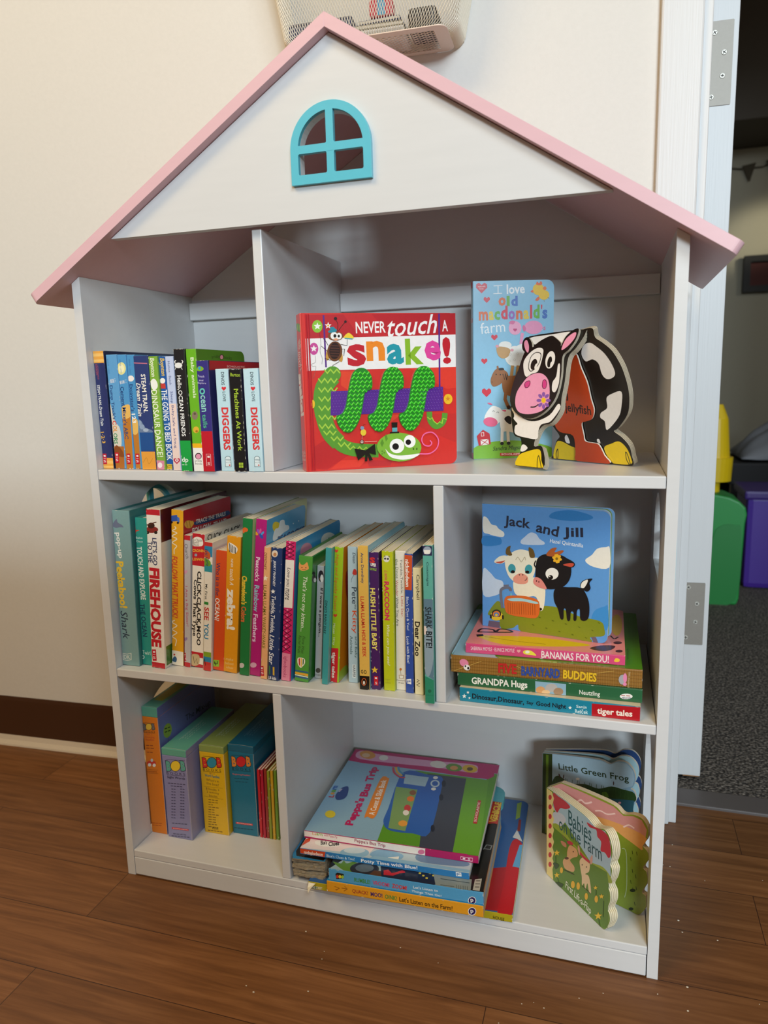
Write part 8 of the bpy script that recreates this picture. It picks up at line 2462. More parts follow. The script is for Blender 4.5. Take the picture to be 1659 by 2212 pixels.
# ================================================================== printing
TXT = {}
def glyphs(s, bold=0.0, shear=0.0):
    key = (s, bold, shear)
    if key not in TXT:
        c = bpy.data.curves.new('lettering', 'FONT')
        c.body = s
        c.resolution_u = 2
        c.offset = bold * 0.55
        c.shear = shear
        o = bpy.data.objects.new('lettering', c)
        me = bpy.data.meshes.new_from_object(o)
        vs = [(v.co.x, v.co.y) for v in me.vertices]
        fs = [tuple(p.vertices) for p in me.polygons]
        bpy.data.objects.remove(o); bpy.data.curves.remove(c); bpy.data.meshes.remove(me)
        x0, x1 = min(v[0] for v in vs), max(v[0] for v in vs)
        y0, y1 = min(v[1] for v in vs), max(v[1] for v in vs)
        TXT[key] = ([((v[0] - x0) / max(x1 - x0, 1e-6) - 0.5, (v[1] - y0) / max(y1 - y0, 1e-6) - 0.5) for v in vs], fs)
    return TXT[key]
class Inks:
    def __init__(self): self.h = []; self.m = []
    def __call__(self, hx, **k):
        if (hx, tuple(k.items())) not in self.h:
            self.h.append((hx, tuple(k.items()))); self.m.append(M(hx, **k) if isinstance(hx, str) else hx)
        return self.h.index((hx, tuple(k.items())))
GLOSS = dict(rough=0.30, coat=0.25)
def printed(bm, ink, prims, frame, lift=4e-5, step=1.0e-5, lim=None, **gl):
    """flat printed shapes (mm) laid on the face given by frame = (origin, U, V, N)"""
    O, U, V, N = [Vector(v) for v in frame]
    gl = gl or GLOSS
    def cl(p):
        return p if lim is None else (min(max(p[0], 0.12 if len(lim) < 3 else -50), lim[0] - 0.12), min(max(p[1], lim[2] if len(lim) > 2 else 0.12), lim[1] - 0.12))
    def face(pts, z, mi):
        pts = [cl(p) for p in pts]
        q = []
        for p in pts:
            if not q or (abs(p[0] - q[-1][0]) + abs(p[1] - q[-1][1])) > 0.02: q.append(p)
        if len(q) > 2 and abs(q[0][0] - q[-1][0]) + abs(q[0][1] - q[-1][1]) < 0.02: q.pop()
        if len(q) < 3: return
        ar = sum(q[i][0] * q[(i + 1) % len(q)][1] - q[(i + 1) % len(q)][0] * q[i][1] for i in range(len(q)))
        if ar < 0: q.reverse()
        if abs(ar) < 0.02: return
        f = bm.faces.new([bm.verts.new(O + U * (p[0] / 1000) + V * (p[1] / 1000) + N * z) for p in q])
        f.material_index = mi; f.tag = True
    for k, p in enumerate(prims):
        z = lift + step * k
        mi = ink(p[1], **gl)
        if p[0] == 'P': face(p[2], z, mi)
        elif p[0] == 'S': face(catmull(p[2], True, 4), z, mi)
        elif p[0] == 'E':
            cx, cy, ax, ay, bx, by = p[2:8]
            n = 24 if max(abs(ax), abs(by)) > 2 else 14
            face([(cx + ax * math.cos(2 * PI * i / n) + bx * math.sin(2 * PI * i / n), cy + ay * math.cos(2 * PI * i / n) + by * math.sin(2 * PI * i / n)) for i in range(n)], z, mi)
        elif p[0] == 'L':
            w, pts = p[2] / 2, p[3]
            if p[4] and len(pts) > 2: pts = catmull(pts, False, 5)
            L, R = [], []
            for i, q in enumerate(pts):
                a, b = pts[max(i - 1, 0)], pts[min(i + 1, len(pts) - 1)]
                d = Vector((b[0] - a[0], b[1] - a[1]))
                if d.length < 1e-5: continue
                d.normalize()
                sc = 1.0
                if 0 < i < len(pts) - 1:
                    e = Vector((q[0] - a[0], q[1] - a[1]))
                    if e.length > 1e-5:
                        sc = min(1.6, 1 / max(0.4, abs(e.normalized().dot(d))))
                L.append((q[0] - d.y * w * sc, q[1] + d.x * w * sc)); R.append((q[0] + d.y * w * sc, q[1] - d.x * w * sc))
            for i in range(len(L) - 1):
                face([L[i], R[i], R[i + 1], L[i + 1]], z, mi)
        elif p[0] == 'T':
            tx, cx, cy, w, h, ang, bold, sh = p[2:10]
            vs, fs = glyphs(tx, bold, sh)
            ca, sa = math.cos(math.radians(ang)), math.sin(math.radians(ang))
            nv = []
            for v in vs:
                q = cl((cx + v[0] * w * ca - v[1] * h * sa, cy + v[0] * w * sa + v[1] * h * ca))
                nv.append(bm.verts.new(O + U * (q[0] / 1000) + V * (q[1] / 1000) + N * z))
            for f_ in fs:
                try:
                    f = bm.faces.new([nv[i] for i in f_])
                except ValueError:
                    continue
                f.material_index = mi; f.tag = True
                f.normal_update()
                if f.normal.dot(N) < 0: f.normal_flip()
def scuffs(W, H, n, seed, col='e6e0d4'):
    """little white chips where the print has rubbed off the spine's edges (mm)"""
    r = random.Random(seed)
    out = []
    for i in range(n):
        e = r.random()
        a, b = r.uniform(0.5, 2.6), r.uniform(0.3, 0.9)
        if e < 0.3: x, y, hx = r.uniform(1, W - 1), (H - .2 if r.random() < .6 else .2), True
        else: x, y, hx = (0.2 if r.random() < .5 else W - .2), (H * r.random() ** .5 if r.random() < .5 else H * (1 - r.random() ** .5)), False
        if hx: pts = [(x - a, y), (x - a * .3, y - b if y > 5 else y + b), (x + a * .4, (y - b * .6) if y > 5 else y + b * .6), (x + a, y)]
        else:
            s = 1 if x < W / 2 else -1
            pts = [(x, y - a), (x + s * b * .8, y - a * .2), (x + s * b * .5, y + a * .5), (x, y + a)]
        out.append(('P', col, [(min(max(p[0], .05), W - .05), min(max(p[1], .05), H - .05)) for p in pts]))
    return out

# ================================================================== a book
def make_book(key, name, label, group, spine, front, back, pages='e6dcc4', kind='board', slabs=5, r=0.006, worn=0):
    loc, rot, W, D, H = PLACE[key]
    t = thing(name, label, 'book', loc, rot, group)
    cb = 0.0016 if kind == 'board' else 0.0026
    if W < 0.011: cb = 0.0011
    ov = 0.0004 if kind == 'board' else 0.0026
    ink = Inks()
    ms, mf, mb = ink(spine, **GLOSS), ink(front, **GLOSS), ink(back, **GLOSS)
    bm = bmesh.new()
    box(bm, 0, W, 0, cb * 1.2, 0, H, ms, min(0.0009, W * .1))
    y0 = cb * 0.7
    rr = max(r, 0.0015)
    lp = [(y0, 0)] + arc(D - rr, rr, rr, -PI / 2, 0, 5) + arc(D - rr, H - rr, rr, 0, PI / 2, 5) + [(y0, H)]
    cut = ink(pages, rough=0.8) if kind == 'board' else None
    plate(bm, [lp], ((0, 0, 0), (0, 1, 0), (0, 0, 1), (1, 0, 0)), cb, mb, cut if cut is not None else mb)
    plate(bm, [lp], ((W - cb, 0, 0), (0, 1, 0), (0, 0, 1), (1, 0, 0)), cb, mf, cut if cut is not None else mf)
    pr = list(ART.get(key + ':spine', []))
    if worn: pr += scuffs(W * 1000, H * 1000, worn, len(key) + int(H * 1e5))
    printed(bm, ink, pr, ((0, 0, 0), (1, 0, 0), (0, 0, 1), (0, -1, 0)), lim=(W * 1000, H * 1000))
    printed(bm, ink, ART.get(key + ':front', []), ((W, 0, 0), (0, 1, 0), (0, 0, 1), (1, 0, 0)), lim=(D * 1000, H * 1000))
    link('cover', bm, ink.m, t)
    bm = bmesh.new()
    y1 = D - max(ov, 0.0005)
    pr_ = max(rr - ov, 0.001)
    lp = [(cb * 1.25, ov)] + arc(y1 - pr_, ov + pr_, pr_, -PI / 2, 0, 5) + arc(y1 - pr_, H - ov - pr_, pr_, 0, PI / 2, 5) + [(cb * 1.25, H - ov)]
    inner = W - 2 * cb - 0.0003
    th = inner / slabs
    rnd_ = random.Random(len(label))
    for i in range(slabs):
        j = rnd_.uniform(0, 0.0005)
        lq = [(p[0] - (j if p[0] > D / 2 else 0), p[1] - (j * .5 if p[1] > H / 2 else 0)) for p in lp]
        plate(bm, [lq], ((cb + 0.00015 + i * th, 0, 0), (0, 1, 0), (0, 0, 1), (1, 0, 0)), th * (0.86 if slabs < 12 else 0.7))
    link('pages', bm, M(pages, 0.8), t)
    return t

G1 = 'books standing on the top left shelf'
G2 = 'books leaning in a row on the middle shelf'
bk = make_book
# --- top left
bk('steam123', 'board_book', 'thin navy book with orange striped ends, leftmost on the top shelf', G1, '262f63', '1d2446', '1d2446', slabs=6, worn=8)
bk('dump', 'board_book', 'sky blue book with a brown truck foot, second from left on the top shelf', G1, '5f9fd0', '4f8fc6', '4f8fc6', worn=8)
bk('cement', 'board_book', 'blue and orange book with a pale moon on its spine, third on the top shelf', G1, '4f97cc', '4f8fc6', '4f8fc6', worn=6)
bk('excav', 'board_book', 'narrow blue and orange book with white numerals on its spine', G1, '4a93c8', '4a93c8', '4a93c8', worn=6)
bk('steamt', 'board_book', 'wide navy book with white script and an orange foot on the top shelf', G1, '2c3d74', '2c3d74', '2c3d74', worn=4)
bk('dino', 'board_book', 'lime green book with a pink square at its foot', G1, '7fae3c', '7fae3c', '7fae3c', worn=8)
bk('bed', 'board_book', 'royal blue book with white hand lettering and yellow tag at foot', G1, '1f5aa6', '1f5aa6', '1f5aa6', worn=10)
bk('sleep', 'board_book', 'pale blue and pink book with a red heart at its foot', G1, 'c3cfec', 'c3cfec', 'c3cfec', worn=4)
bk('hello', 'board_book', 'tall black book with a green foot and white crab, badly scuffed', G1, '1c1c20', '1c1c20', '1c1c20', worn=26)
bk('baby', 'board_book', 'tall bright green book with white foot, its green cover showing behind the others', G1, '6cb324', '4f7f1e', '4f7f1e', worn=12, r=0.010)
bk('tails', 'board_book', 'purple book with red foot and a red topped cover', G1, '37307e', '27285c', '27285c', worn=4)
bk('dig1', 'board_book', 'pale blue book with big red letters, left of the scuffed black spine', G1, 'bfe0ea', 'bfe0ea', 'bfe0ea', worn=3)
bk('mach', 'board_book', 'black book with lime green lettering between two pale blue spines', G1, '131318', '1c1a3a', 'a01c28', worn=34)
bk('dig2', 'board_book', 'pale blue book with big red letters, last on the top shelf beside the divider', G1, 'c3e2ec', 'c3e2ec', 'c3e2ec', worn=3)
# --- middle row
bk('shark', 'picture_book', 'thick grey blue book with yellow lettering, first in the middle row', G2, '7fa6a8', '3f7a78', '3f7a78', kind='hard', slabs=9, r=0.002, worn=3, pages='8fb0b0')
bk('touch', 'picture_book', 'teal book with a red starfish on its spine', G2, '2a968c', '2f8f88', '2f8f88', kind='hard', slabs=8, r=0.004)
bk('fire', 'picture_book', 'thick white book with large red slab letters and a torn foot', G2, 'f1ece2', '5a1a1c', 'e9e4da', slabs=10, r=0.004, worn=22)
bk('truck', 'picture_book', 'yellow spined book with a red cover and wavy white road lines', G2, 'eaa920', 'b51a28', '0f7a72', slabs=6, r=0.006, worn=3)
bk('sister', 'picture_book', 'slim silver grey book with pink lettering and hearts', G2, 'c2bfc2', 'c2bfc2', 'c2bfc2', slabs=3, r=0.003)
bk('click', 'board_book', 'white and red book with two lines of black slab lettering', G2, 'f2ece0', 'e3dccb', 'e3dccb', slabs=8, worn=12)
bk('seeyou', 'board_book', 'small white book with bright painted bands at top and foot', G2, 'f0e9da', 'f0e9da', 'f0e9da', slabs=5)
bk('whois', 'board_book', 'short orange red book with a small green square at its foot', G2, 'd9501f', '2f7f70', 'd9501f', slabs=4)
bk('zebra', 'board_book', 'amber yellow book with fat white lettering and a striped animal', G2, 'e59a18', 'd68a1a', 'd68a1a', slabs=9, worn=4)
bk('chamel', 'picture_book', 'dark green book with an orange chameleon on its spine', G2, '177a3e', 'd6d08a', '177a3e', slabs=8, r=0.006)
bk('peacock', 'picture_book', 'magenta spined book with a pale blue cloud cover', G2, 'b31a78', '57a4d0', '57a4d0', slabs=6, r=0.010)
bk('llamaw', 'board_book', 'slim peach book with a red tag at its foot', G2, 'eeb27c', 'eeb27c', 'eeb27c', slabs=4, worn=8)
bk('pinkney', 'board_book', 'night blue book with white script and crayons at its foot', G2, '1f3a6e', '1f3a6e', '1f3a6e', slabs=5, worn=18)
bk('loveyou', 'picture_book', 'pink diamond patterned book with a white band and a blue cover', G2, 'd4246a', '3f97cc', '2f7fb4', slabs=5, r=0.010)
bk('kitten', 'picture_book', 'wide green book with an orange cat face on its spine', G2, '4f9a3c', '2f7a2c', '2f7a2c', kind='hard', slabs=6, r=0.003)
bk('penguin', 'board_book', 'short grey book with a penguin, set back in the row', G2, 'b9bcc0', 'b9bcc0', 'b9bcc0', slabs=4)
bk('rainy', 'board_book', 'very thin teal book with small dark lettering', G2, '3a9a9c', '5fb0ac', '3a9a9c', slabs=4)
bk('hugs', 'picture_book', 'lime green spine with red foot and an orange cover', G2, '9cc020', 'e2850f', 'e2850f', slabs=5, r=0.006, worn=6)
bk('kitty', 'board_book', 'pale grey blue book with a red balloon on its spine', G2, 'adc6d2', 'adc6d2', 'adc6d2', slabs=6)
bk('llamah', 'board_book', 'golden book with red lettering and a black foot', G2, 'e5b855', '8fc0d0', '8fc0d0', slabs=6, worn=6, r=0.010)
bk('hush', 'board_book', 'deep purple book with yellow lettering and a yellow star', G2, '47205f', '3a1a50', '3a1a50', slabs=6, worn=20)
bk('racc', 'board_book', 'yellow green book with red letters and a raccoon face', G2, 'bfc81e', 'bfc81e', 'bfc81e', slabs=6, worn=10)
bk('twdino', 'board_book', 'cream white book with thin two line lettering and a flowerpot', G2, 'ece6d8', 'ece6d8', 'ece6d8', slabs=6)
bk('nick', 'board_book', 'narrow blue book with an orange red top', G2, '2f4fa0', '2a3a6a', '2a3a6a', slabs=4, worn=22)
bk('zoo', 'board_book', 'short cream book with bold black serif style lettering', G2, 'ecdfb0', 'ecdfb0', 'ecdfb0', slabs=5)
bk('bite', 'board_book', 'teal and grey book with a toothy shark, last before the divider', G2, '5fae9e', '5fae9e', '5fae9e', slabs=5, worn=10)

# --- book boxes below
G3 = 'boxed sets on the bottom left shelf'
def book_box(key, label, body, lid, side=None):
    loc, rot, W, D, H = PLACE[key]
    t = thing('book_box', label, 'box', loc, rot, G3)
    zl = H * 0.925
    ink = Inks(); a = ink(body, **GLOSS); s_ = ink(side or body, **GLOSS)
    bm = bmesh.new()
    fs = box(bm, 0, W, 0, D, 0, zl, a, 0.001)
    for f in bm.faces:
        f.normal_update()
        if f.normal.x > 0.9: f.material_index = s_
    printed(bm, ink, ART.get(key + ':spine', []) + [('L', 'd8d0c0', 0.35, [(W * 1000 - .3, 1), (W * 1000 - .3, zl * 1000)], 0)], ((0, 0, 0), (1, 0, 0), (0, 0, 1), (0, -1, 0)))
    printed(bm, ink, ART.get(key + ':front', []) + [('L', 'd8d0c0', 0.4, [(.6, 2), (.6, zl * 1000)], 0)], ((W, 0, 0), (0, 1, 0), (0, 0, 1), (1, 0, 0)))
    link('body', bm, ink.m, t)
    ink = Inks(); a = ink(lid, **GLOSS); s_ = ink(side or lid, **GLOSS)
    bm = bmesh.new()
    box(bm, 0, W, 0, D, zl, H, a, 0.001)
    for f in bm.faces:
        f.normal_update()
        if f.normal.x > 0.9 and side: f.material_index = s_
    w = W * 1000
    tp = [('L', 'd9d2c2', 0.5, [(0.8, 1.0), (w * .3, 2.2), (w * .7, 2.2), (w - .8, 1.0)], 1)]
    if key == 'bobor':
        tp += [('P', 'a8a83a', [(5, 26), (w - 7, 26), (w - 3, 160), (5, 160)])]
    else:
        tp += [('L', 'c9d8c8' if key != 'bobbl' else '7fa8b8', 0.5, [(w * .3, 30 + 6 * i), (w * .3 + .1, 100 + 5 * i)], 0) for i in range(1)]
        c_ = 'b8d0c0' if key != 'bobbl' else '6f9cb0'
        for i in range(3):                     # lines of print too small to read
            x = w * (.35 + .1 * i)
            for k in range(9):
                tp.append(('L', c_, 0.9, [(x, 36 + 6.6 * k), (x, 36 + 6.6 * k + 5.0 - (k * 7 + i) % 3)], 0))
    printed(bm, ink, tp, ((0, 0, H), (1, 0, 0), (0, 1, 0), (0, 0, 1)))
    link('lid', bm, ink.m, t)
    return t
book_box('bobor', 'tall orange box with teal top and blue side, leftmost on the bottom shelf', 'e07e10', '5aa590', '6f78b4')
book_box('bobpu', 'lavender box with teal top standing forward on the bottom shelf', '8c8cb8', '62aa96', '8f8fba')
book_box('bobye', 'yellow box with olive green top', 'e0b41c', '8a9c54')
book_box('bobbl', 'deep blue box between the yellow box and the thin booklets', '14708f', '17637e')
G4 = 'thin booklets at the right of the boxes'
for i, (c, lab) in enumerate((('c4202c', 'thin red booklet right against the deep blue box'), ('b31d3a', 'thin crimson booklet, second right of the blue box'),
                              ('9a3428', 'thin brick red booklet in the middle of the booklets'), ('8f9a2c', 'thin olive booklet among the red and green ones'),
                              ('d0a52c', 'thin amber booklet between the olive and green ones'), ('6f9c34', 'thin green booklet, last of the row of booklets'))):
    H = 0.1165 + 0.0012 * (i % 3)
    t = thing('booklet', lab, 'booklet', (0.1912 + i * 0.0056, 0.0795 + 0.0006 * (i % 3), Z3 + 0.0002), (0, math.radians(0.6), 0), G4)
    bm = bmesh.new()
    box(bm, 0, 0.0042, 0, 0.0012, 0, H, 0, 0.0004); box(bm, 0, 0.0006, 0.001, 0.105, 0, H, 0); box(bm, 0.0036, 0.0042, 0.001, 0.105, 0, H, 0)
    ink = Inks(); ink(c, **GLOSS)
    printed(bm, ink, scuffs(4.2, H * 1000, 7, i), ((0, 0, 0), (1, 0, 0), (0, 0, 1), (0, -1, 0)))
    link('cover', bm, ink.m, t)
    bm = bmesh.new(); box(bm, 0.0008, 0.0034, 0.0014, 0.104, 0.0006, H - 0.0006)
    link('pages', bm, M('e4dcc8', 0.8), t)

# --- flat stack on the middle right shelf (bottom to top)
G5 = 'books stacked flat on the middle right shelf'
bk('teal', 'board_book', 'teal and red spined book, lowest in the middle right stack', G5, '12829c', 'd8c8a8', '0f7088', slabs=7, worn=8, r=0.01)
bk('green', 'board_book', 'dark green spined book, second from the bottom of the middle right stack', G5, '24603c', '1e5233', '1e5233', slabs=6, worn=8)
bk('brown', 'picture_book', 'brown woven pattern book with red, blue and yellow lettering', G5, '96692c', '4f8a14', '4f8a14', kind='hard', slabs=8, r=0.003, worn=4)
bk('pink', 'board_book', 'pink book with a banana on its cover, topmost of the flat stack', G5, 'd84a7a', 'f08f88', 'd84a7a', slabs=5, worn=8, r=0.008)

# --- flat stack on the bottom right shelf
G6 = 'books stacked flat on the bottom right shelf'
t = bk('sesame', 'board_book', 'large worn book with a yellow spine and red cover, at the bottom of the stack', G6, 'b3a21e', '2f5f9a', 'b3a21e', slabs=4, worn=14, r=0.012)
bm = bmesh.new()
vs = [bm.verts.new(p) for p in ((0.0095, -0.0004, 0.276), (0.0065, -0.0075, 0.281), (0.0015, -0.0110, 0.2835), (0.0040, -0.0040, 0.2868), (0.0098, -0.0004, 0.2862))]
bm.faces.new((vs[0], vs[1], vs[3])); bm.faces.new((vs[1], vs[2], vs[3])); bm.faces.new((vs[0], vs[3], vs[4]))
o = link('torn_corner', bm, M('ece4cc', 0.8), t)
md = o.modifiers.new('solid', 'SOLIDIFY'); md.thickness = 0.0005
bk('quack', 'board_book', 'orange yellow spined book with coloured capitals', G6, 'e09a22', '2f8fc0', 'e09a22', slabs=8, worn=14, r=0.012, pages='b3a68c')
t = bk('rumble', 'board_book', 'sky blue spined sound book with a dark vehicle cover', G6, '4f9cc8', '1b1816', '4f9cc8', slabs=8, worn=14, r=0.014, pages='b3a68c')
bm = bmesh.new()
lp = rrect(-0.002, 0.052, 0.196, 0.262, 0.022, 6)
plate(bm, [lp], ((0.0075, 0, 0), (0, 0, 1), (0, 1, 0), (1, 0, 0)), 0.0097)
o = link('sound_panel', bm, M('5fb4bc', 0.35), t, False)
md = o.modifiers.new('bevel', 'BEVEL'); md.width = 0.003; md.segments = 3; md.limit_method = 'ANGLE'
ink = Inks(); bm = bmesh.new()
plate(bm, [[(0.034 + 0.014 * math.cos(a * PI / 12), 0.244 + 0.012 * math.sin(a * PI / 12)) for a in range(24)]], ((0.0172, 0, 0), (0, 0, 1), (0, 1, 0), (1, 0, 0)), 0.0008)
link('button', bm, M('3a2f5e', 0.4), o)
bk('potty', 'board_book', 'slim blue spined book with a pale pink cover edge', G6, '2a7ab8', 'b8cdd8', '2a7ab8', slabs=4, worn=3, r=0.01)
bk('peppa', 'picture_book', 'pale blue book with a blue bus and magenta strip, on top of the stack', G6, 'b01a5e', '8eb4cc', '5f8fb0', slabs=4, r=0.010, worn=2)
# worn board book squeezed in at the left of that stack
t = thing('board_book', 'tattered grey edged book with a blue bordered cover beside the divider', 'book', (0.2818, -0.0040, Z3 + 0.0112), (0, 0, 0), G6)
rj = random.Random(5)
def ragged(w, d, j):
    lp = [(0.004, 0), (w, 0.004), (w, d), (0, d), (0, 0.012)]
    out = []
    for i in range(len(lp)):
        a, b = lp[i], lp[(i + 1) % len(lp)]
        n = max(2, int((abs(a[0] - b[0]) + abs(a[1] - b[1])) / 0.004))
        for k in range(n):
            f = k / n
            out.append((min(max(a[0] + (b[0] - a[0]) * f + rj.uniform(-j, j), 0), w), a[1] + (b[1] - a[1]) * f + rj.uniform(-j, j)))
    return out
z = 0
bm = bmesh.new()
for i in range(7):
    th = 0.0036
    plate(bm, [ragged(0.0525, 0.20, 0.0017)], ((rj.uniform(0, .001), rj.uniform(-.003, .003) + 0.0026 * (i % 3), z), (1, 0, 0), (0, 1, 0), (0, 0, 1)), th * 0.8)
    z += th
link('pages', bm, M('968a74', 0.9, 0, 0, 0.3), t)
bm = bmesh.new(); ink = Inks(); a = ink('2f7fae', **GLOSS); b = ink('8a7a64', rough=0.8)
plate(bm, [ragged(0.0525, 0.20, 0.0005)], ((0, 0, z), (1, 0, 0), (0, 1, 0), (0, 0, 1)), 0.0022, a, b)
printed(bm, ink, [('P', '2a2018', [(8, 6), (50, 6), (50, 180), (3, 180), (3, 16)]), ('S', '6a4a30', [(14, 12), (40, 10), (50, 24), (30, 34), (12, 26)]), ('L', 'a89a80', 1, [(12, 20), (30, 14), (46, 22)], 1), ('E', '8a8076', 38, 26, 7, 0, 0, 6)], ((0, 0, z + 0.0022), (1, 0, 0), (0, 1, 0), (0, 0, 1)))
link('cover', bm, ink.m, t)

# --- books standing face out
t = bk('snake', 'picture_book', 'square red picture book with a green snake on its cover', None, 'dd3a2c', 'd4312c', 'd4312c', kind='hard', slabs=5, r=0.009, worn=0)
W = PLACE['snake'][2]; D = PLACE['snake'][3]; H = PLACE['snake'][4]
bm = bmesh.new()                                    # hinge groove beside the spine
for yy in (0.0075, 0.0105):
    tube(bm, [(W, yy, 0.0015), (W, yy, H - 0.0015)], 0.0011, 8)
link('hinge_ridge', bm, M('b9242e', 0.3), t)
for q in COILS:
    bm = bmesh.new()
    lp = [(p[0] / 1000, p[1] / 1000) for p in catmull(q, True, 3)]
    plate(bm, [lp], ((W + 0.0006, 0, 0), (0, 1, 0), (0, 0, 1), (1, 0, 0)), 0.0028)
    es = [e for e in bm.edges if all(abs(v.co.x - (W + 0.0034)) < 1e-5 for v in e.verts) and any(abs(f.normal.x) < .5 for f in e.link_faces)]
    for f in bm.faces: f.normal_update()
    # raised zigzag ribs across the coil
    cxs = [sum(p[0] for p in lp) / len(lp), sum(p[1] for p in lp) / len(lp)]
    y0 = min(p[1] for p in lp); y1 = max(p[1] for p in lp)
    def span(yv):
        xs = []
        for i in range(len(lp)):
            a, b = lp[i], lp[(i + 1) % len(lp)]
            if (a[1] - yv) * (b[1] - yv) <= 0 and a[1] != b[1]:
                xs.append(a[0] + (b[0] - a[0]) * (yv - a[1]) / (b[1] - a[1]))
        return (min(xs), max(xs)) if len(xs) >= 2 else None
    k = 0
    yv = y0 + 0.0035
    ribs = bmesh.new()
    while yv < y1 - 0.002:
        s_ = span(yv)
        if s_ and s_[1] - s_[0] > 0.006:
            n = max(3, int(round((s_[1] - s_[0]) / 0.0032)))
            pts = []
            for i in range(n + 1):
                xx = s_[0] + 0.0012 + (s_[1] - s_[0] - 0.0024) * i / n
                zz = yv + (0.0015 if i % 2 else -0.0015)
                pts.append((W + 0.0036, xx, zz))
            tube(ribs, pts, 0.00125, 6)
        yv += 0.0055
    o = link('rubber_coil', bm, M('15810f', 0.4), t)
    link('zigzag_rib', ribs, M('3fd02e', 0.35), o)
bk('farm', 'board_book', 'tall pale blue book with stacked farm animals on its cover', None, '7fb4cc', '8ec4e0', '8ec4e0', slabs=6, r=0.010, worn=6)

# --- cow shaped tent book
O0 = Vector((0.64, 0.10, Z1 + 0.0006))
t = thing('cow_shaped_book', 'cow shaped board book propped open like a tent', 'book', O0)
def pl(key, off=(0, 0, 0)):
    o, u, v = [Vector(q) for q in PLANES[key]]
    return o - O0 + Vector(off), u, v, u.cross(v).normalized()
def die_cut(name, outline, frame, t0, th, n, face_hex, edge_hex, art, par, lift=4e-5, floor_=0.0):
    """n boards cut to one outline; t0 = where the printed face sits along the normal"""
    O, U, V, N = frame
    ink = Inks(); a = ink(face_hex, **GLOSS); e = ink(edge_hex, rough=0.8)
    bm = bmesh.new()
    lp = []
    for p in catmull(outline, True, 4):
        q = (p[0] / 1000, max(p[1], 0.5) / 1000)
        if not lp or abs(q[0] - lp[-1][0]) + abs(q[1] - lp[-1][1]) > 4e-5: lp.append(q)
    lp = [(q[0], max(q[1], floor_)) for q in lp]
    for i in range(n):
        plate(bm, [lp], (O + N * (t0 - th * i / n), U, V, -N), th / n * (0.66 if n > 2 else 0.8), a if i == 0 else e, e)
    printed(bm, ink, art, (O + N * t0, U, V, N), lift, lim=(9e3, 9e3, floor_ * 1000 + 0.6))
    return link(name, bm, ink.m, par)
die_cut('front_panel', SIL['cow_body'], pl('cowF'), 0.0, 0.0085, 4, '15110f', 'b8ad98', ART['cow_bodyart'], t, floor_=0.0033)
die_cut('head', SIL['cow_head'], pl('cowF'), 0.0042, 0.0040, 2, '17110f', 'b8ad98', ART['cow_headart'], t)
die_cut('rear_panel', SIL['cow_rear'], pl('cowR'), 0.0, 0.0085, 4, '15110f', 'b8ad98', ART['cow_rearart'], t, floor_=0.0009)
die_cut('inner_page', SIL['cow_page'], pl('cowR'), 0.0032, 0.0026, 1, 'c8461a', 'd8cfc0', ART['cow_pageart'], t, floor_=0.0022)

# --- board book standing ajar on the flat stack
o_, u_, v_ = [Vector(q) for q in PLANES['jack']]
t = thing('board_book', 'blue board book with a white and a black young cow, standing on the flat stack', 'book', o_, (0, 0, math.atan2(u_.y, u_.x)))
Wj, Hj = 0.1688, 0.171
def leaf(a, y, th, face, edge, name, art=None, r=0.009, w=Wj):
    ink = Inks(); fa, ed = ink(face, **GLOSS), ink(edge, rough=0.7)
    bm = bmesh.new()
    lp = [(0, 0)] + arc(w - r, r, r, -PI / 2, 0, 6) + arc(w - r, Hj - r, r, 0, PI / 2, 6) + [(0, Hj)]
    ca, sa = math.cos(a), math.sin(a)
    fr = (Vector((0, y, 0)), Vector((ca, sa, 0)), Vector((0, 0, 1)), Vector((-sa, ca, 0)))
    plate(bm, [lp], fr, th, fa, ed)
    if art: printed(bm, ink, art, (fr[0], fr[1], fr[2], -fr[3]))
    return link(name, bm, ink.m, t)
leaf(0, 0, 0.0018, '5f9ad6', 'dcdfe0', 'front_cover', ART['jack'])
for i, c in enumerate(('8fb8de', 'b4cfe4', '6f9a4a')):
    leaf(math.radians(1.6 + 1.3 * i), 0.0022 + 0.0022 * i, 0.0017, c, 'd9d6c8', 'page_board', None, 0.009, Wj - 0.002)
leaf(math.radians(6.0), 0.0088, 0.0018, '7fb0de', 'dcdfe0', 'back_cover')
bm = bmesh.new(); box(bm, -0.0012, 0.0002, 0.0, 0.0106, 0, Hj, 0, 0.0004)
link('spine', bm, M('5f9ad6', 0.3), t)

# --- scalloped flap book and frog book
def leaf_book(label, origin):
    global O0
    O0 = Vector(origin)
    return thing('scalloped_board_book', label, 'book', origin)
t = leaf_book('scalloped board book with two baby animals and yellow flowers, standing open in front', (0.655, 0.08, Z3 + 0.0003))
die_cut('front_leaf', SIL['babF'], pl('babF'), 0.0, 0.0135, 5, '6f8f2c', 'e8dcbc', ART['babF'], t)
die_cut('back_leaf', SIL['babB'], pl('babB'), 0.0, 0.0085, 4, '7f8e2a', 'd8c4a4', ART['babB'], t)
t = leaf_book('scalloped board book with a pond and reeds, standing open behind the flower cover', (0.64, 0.20, Z3 + 0.0003))
die_cut('front_leaf', SIL['frogF'], pl('frogF'), 0.0, 0.0050, 2, '8fb0c4', 'cfc8b8', ART['frogF'], t)
o_, u_, v_, n_ = pl('frogF')
def turned(deg, off):
    u2 = Matrix.Rotation(math.radians(deg), 3, 'Z') @ u_
    return o_ - n_ * off, u2, v_, u2.cross(v_).normalized()
die_cut('middle_leaf', SIL['frogF'], turned(6, 0.0056), 0.0, 0.0050, 2, '9fc0c8', 'cfc8b8', [], t)
die_cut('back_leaf', SIL['frogF'], turned(13, 0.0115), 0.0, 0.0045, 2, '24406e', 'cfc8b8', [], t)

